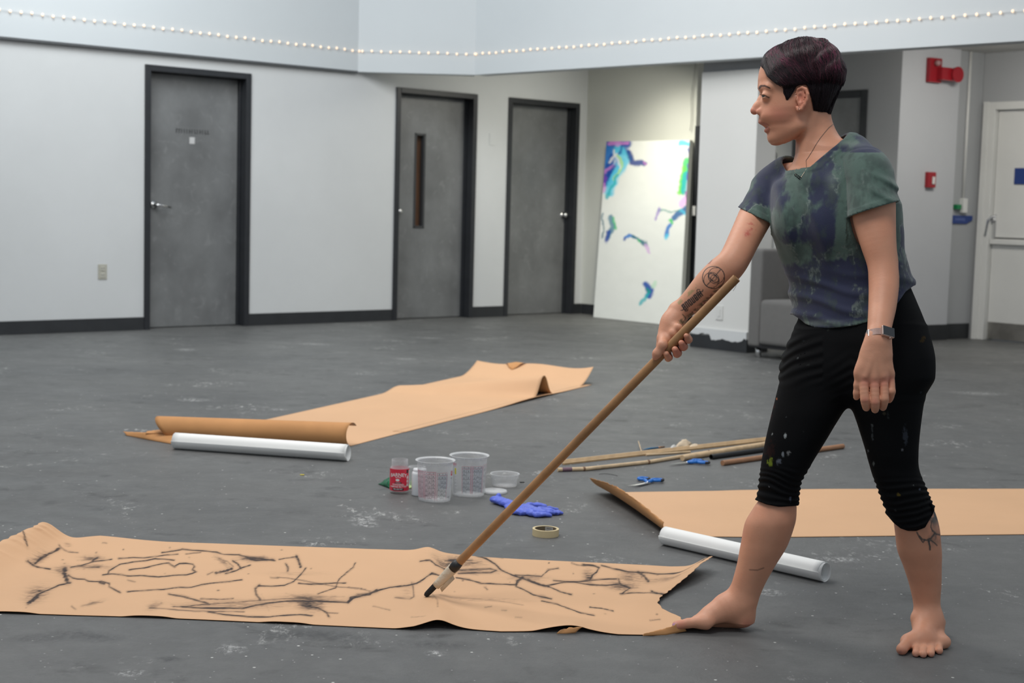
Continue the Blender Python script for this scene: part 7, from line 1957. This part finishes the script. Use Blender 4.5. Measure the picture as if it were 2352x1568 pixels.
# black tube (hollow)
a = np.array(G(1633, 1055)); b = np.array(G(1860, 1023)); ax = b - a; ax /= np.linalg.norm(ax); R_ = .0115
mb = MB(); q1, q2 = a + Z3 * R_, b + Z3 * R_; n = 24
sd_ = np.cross(ax, Z3); sd_ /= np.linalg.norm(sd_); up_ = np.cross(sd_, ax)
vs = []
for c_, r_ in ((q1, R_), (q2, R_), (q2, R_ * .8), (q1, R_ * .8)):
    for k in range(n): an = 2 * math.pi * k / n; vs.append(c_ + r_ * (math.cos(an) * sd_ + math.sin(an) * up_))
mb.add(vs, [(i * n + k, i * n + (k + 1) % n, ((i + 1) % 4) * n + (k + 1) % n, ((i + 1) % 4) * n + k) for i in range(4) for k in range(n)])
o = mb.build('black_tube', mat('black_tube_plastic', (.014, .014, .015), .35)); smooth_angle(o, .6); pack(o, a); tag(o, 'hollow black plastic tube lying beside the pale dowel', 'tube')
# second pale dowel beyond
stick('toothpick_stick', [(1474, 1040), (1466, 1024, .02)], .0022, m_bamb2, 'thin wooden splinter pointing up beside the blue paintbrush', 'stick', n=6)
a = np.array(G(1478, 1034)); b = np.array(G(1528, 1027)); d_ = (b - a)
br = empty('paintbrush', tuple(a)); tag(br, 'slim blue paintbrush lying beyond the bamboo slats', 'brush')
mb = MB(); mb.tube([a + Z3 * .004, a + d_ * .3 + Z3 * .005, a + d_ * .68 + Z3 * .004], [.0016, .0042, .0032], 10); mb.build('handle', mat('blue_lacquer', (.02, .14, .28), .3), br, smooth=True)
mb = MB(); mb.tube([a + d_ * .68 + Z3 * .004, a + d_ * .84 + Z3 * .004], [.0034, .0034], 10); mb.build('ferrule', mat('copper_ferrule', (.5, .25, .12), .3, metal=.8), br, smooth=True)
mb = MB(); mb.tube([a + d_ * .84 + Z3 * .004, a + d_ * .93 + Z3 * .004, a + d_ + Z3 * .003], [.0032, .0034, .0006], 10); mb.build('bristles', m_node, br, smooth=True)
m_scr = mat('crumpled_pale_paper', (.62, .50, .36), .7, var=.15, vs=30)
crumple('crumpled_wrapper', [G(1548, 1028), G(1578, 1027), G(1590, 1019), G(1566, 1019)], .028, [m_scr, m_scr], 3, label='crumpled pale wrapper lying behind the bamboo slats', cat='wrapper')
m_whs = mat('white_scrap', (.62, .62, .60), .6)
crumple('white_scrap', [G(1536, 1034), G(1552, 1031), G(1555, 1026), G(1542, 1028)], .014, [m_whs, m_whs], 8, label='tiny white scrap lying against the crumpled pale wrapper', cat='scrap')
crumple('tan_shaving', [G(1580, 1031), G(1606, 1027), G(1604, 1022), G(1584, 1024)], .012, [m_scr, m_scr], 9, label='small tan paper scrap at the right of the pale wrapper', cat='scrap')
# thin curved fibre on the floor
mb = MB(); mb.tube([np.array(G(x, y)) + Z3 * .001 for x, y in ((1376, 1089), (1388, 1088), (1402, 1089), (1418, 1093))], .0008, 5)
tag(pack(mb.build('curved_fibre', m_char), G(1395, 1089)), 'thin black curved fibre on the floor above the curled sheet', 'fibre')
# scissors
m_sblue = mat('blue_handle_plastic', (.015, .16, .56), .4); m_sblk = mat('black_handle_rubber', (.02, .02, .025), .6)
def scissors(pivot, tips, loops, label):
    pv = np.array(G(*pivot)); s_ = empty('scissors', tuple(pv)); tag(s_, label, 'scissors')
    for i, (tp, lp) in enumerate(zip(tips, loops)):
        T_ = np.array(G(*tp)); ax = T_ - pv; L_ = np.linalg.norm(ax); ax /= L_; sd_ = np.cross(ax, Z3)
        z0 = .004 + .003 * i; pts = [pv - ax * .012 - sd_ * .007, pv - ax * .012 + sd_ * .007, pv + ax * L_ * .5 + sd_ * .005, T_ + sd_ * .0006, T_ - sd_ * .0006, pv + ax * L_ * .5 - sd_ * .006]
        mb = MB(); mb.poly_prism([q + Z3 * z0 for q in pts], Z3 * .002); bl_ = mb.build('blade', m_metal, s_)
        C_ = np.array(G(*lp[:2])); rx, ry, ang = lp[2:]
        u_ = np.array([math.cos(ang), math.sin(ang), 0]); v_ = np.array([-math.sin(ang), math.cos(ang), 0])
        mb = MB(); ring = [C_ + Z3 * (.009 + .002 * i) + u_ * rx * math.cos(t) + v_ * ry * math.sin(t) for t in np.linspace(0, 2 * math.pi, 26)]
        mb.tube(ring, .0058, 10, caps=False); hd = mb.build('handle', m_sblue, s_, smooth=True)
        arc = [C_ + Z3 * (.009 + .002 * i) + u_ * rx * math.cos(t) * 1.04 + v_ * ry * math.sin(t) * 1.06 for t in np.linspace(-1.3, 1.6, 14)]
        mb = MB(); mb.tube(arc, .0062, 10); mb.build('black_grip', m_sblk, hd, smooth=True)
        st = min(ring, key=lambda q: np.linalg.norm(q - pv)); mb = MB(); mb.tube([pv + Z3 * (.007 + .002 * i), (pv + st) / 2 + Z3 * .005, st], [.006, .0075, .007], 10); mb.build('shank', m_sblue, s_, smooth=True)
    mb = MB(); mb.tube([pv + Z3 * .004, pv + Z3 * .0125], .0042, 12); mb.build('pivot_screw', m_metal, s_, smooth=True)
scissors((1487, 1112), ((1441, 1119), (1453, 1121)), ((1478, 1104, .021, .021, .0), (1509, 1108, .024, .016, .35)), 'blue handled scissors lying slightly open above the curled kraft sheet')
scissors((1578, 1066), ((1536, 1070), (1540, 1070)), ((1602, 1062, .022, .018, .1), (1615, 1067, .024, .015, -.1)), 'blue handled scissors lying closed below the pale dowel')
# yellow and tan crumbs of paint
for nm, x, y, c_, lb in (('yellow_speck', 694, 1091, (.55, .45, .05), 'tiny yellow paint flake on the floor left of the jar'), ('dark_speck', 1199, 1108, (.02, .02, .02), 'tiny dark crumb on the floor right of the clear tub')):
    mb = MB(); c0 = np.array(G(x, y)); mb.box(c0 + Z3 * .002, np.array([.008, .002, 0]), np.array([-.002, .006, 0]), Z3 * .0012); tag(pack(mb.build(nm, mat(nm, c_, .6), bevel=.0006), c0), lb, 'speck')
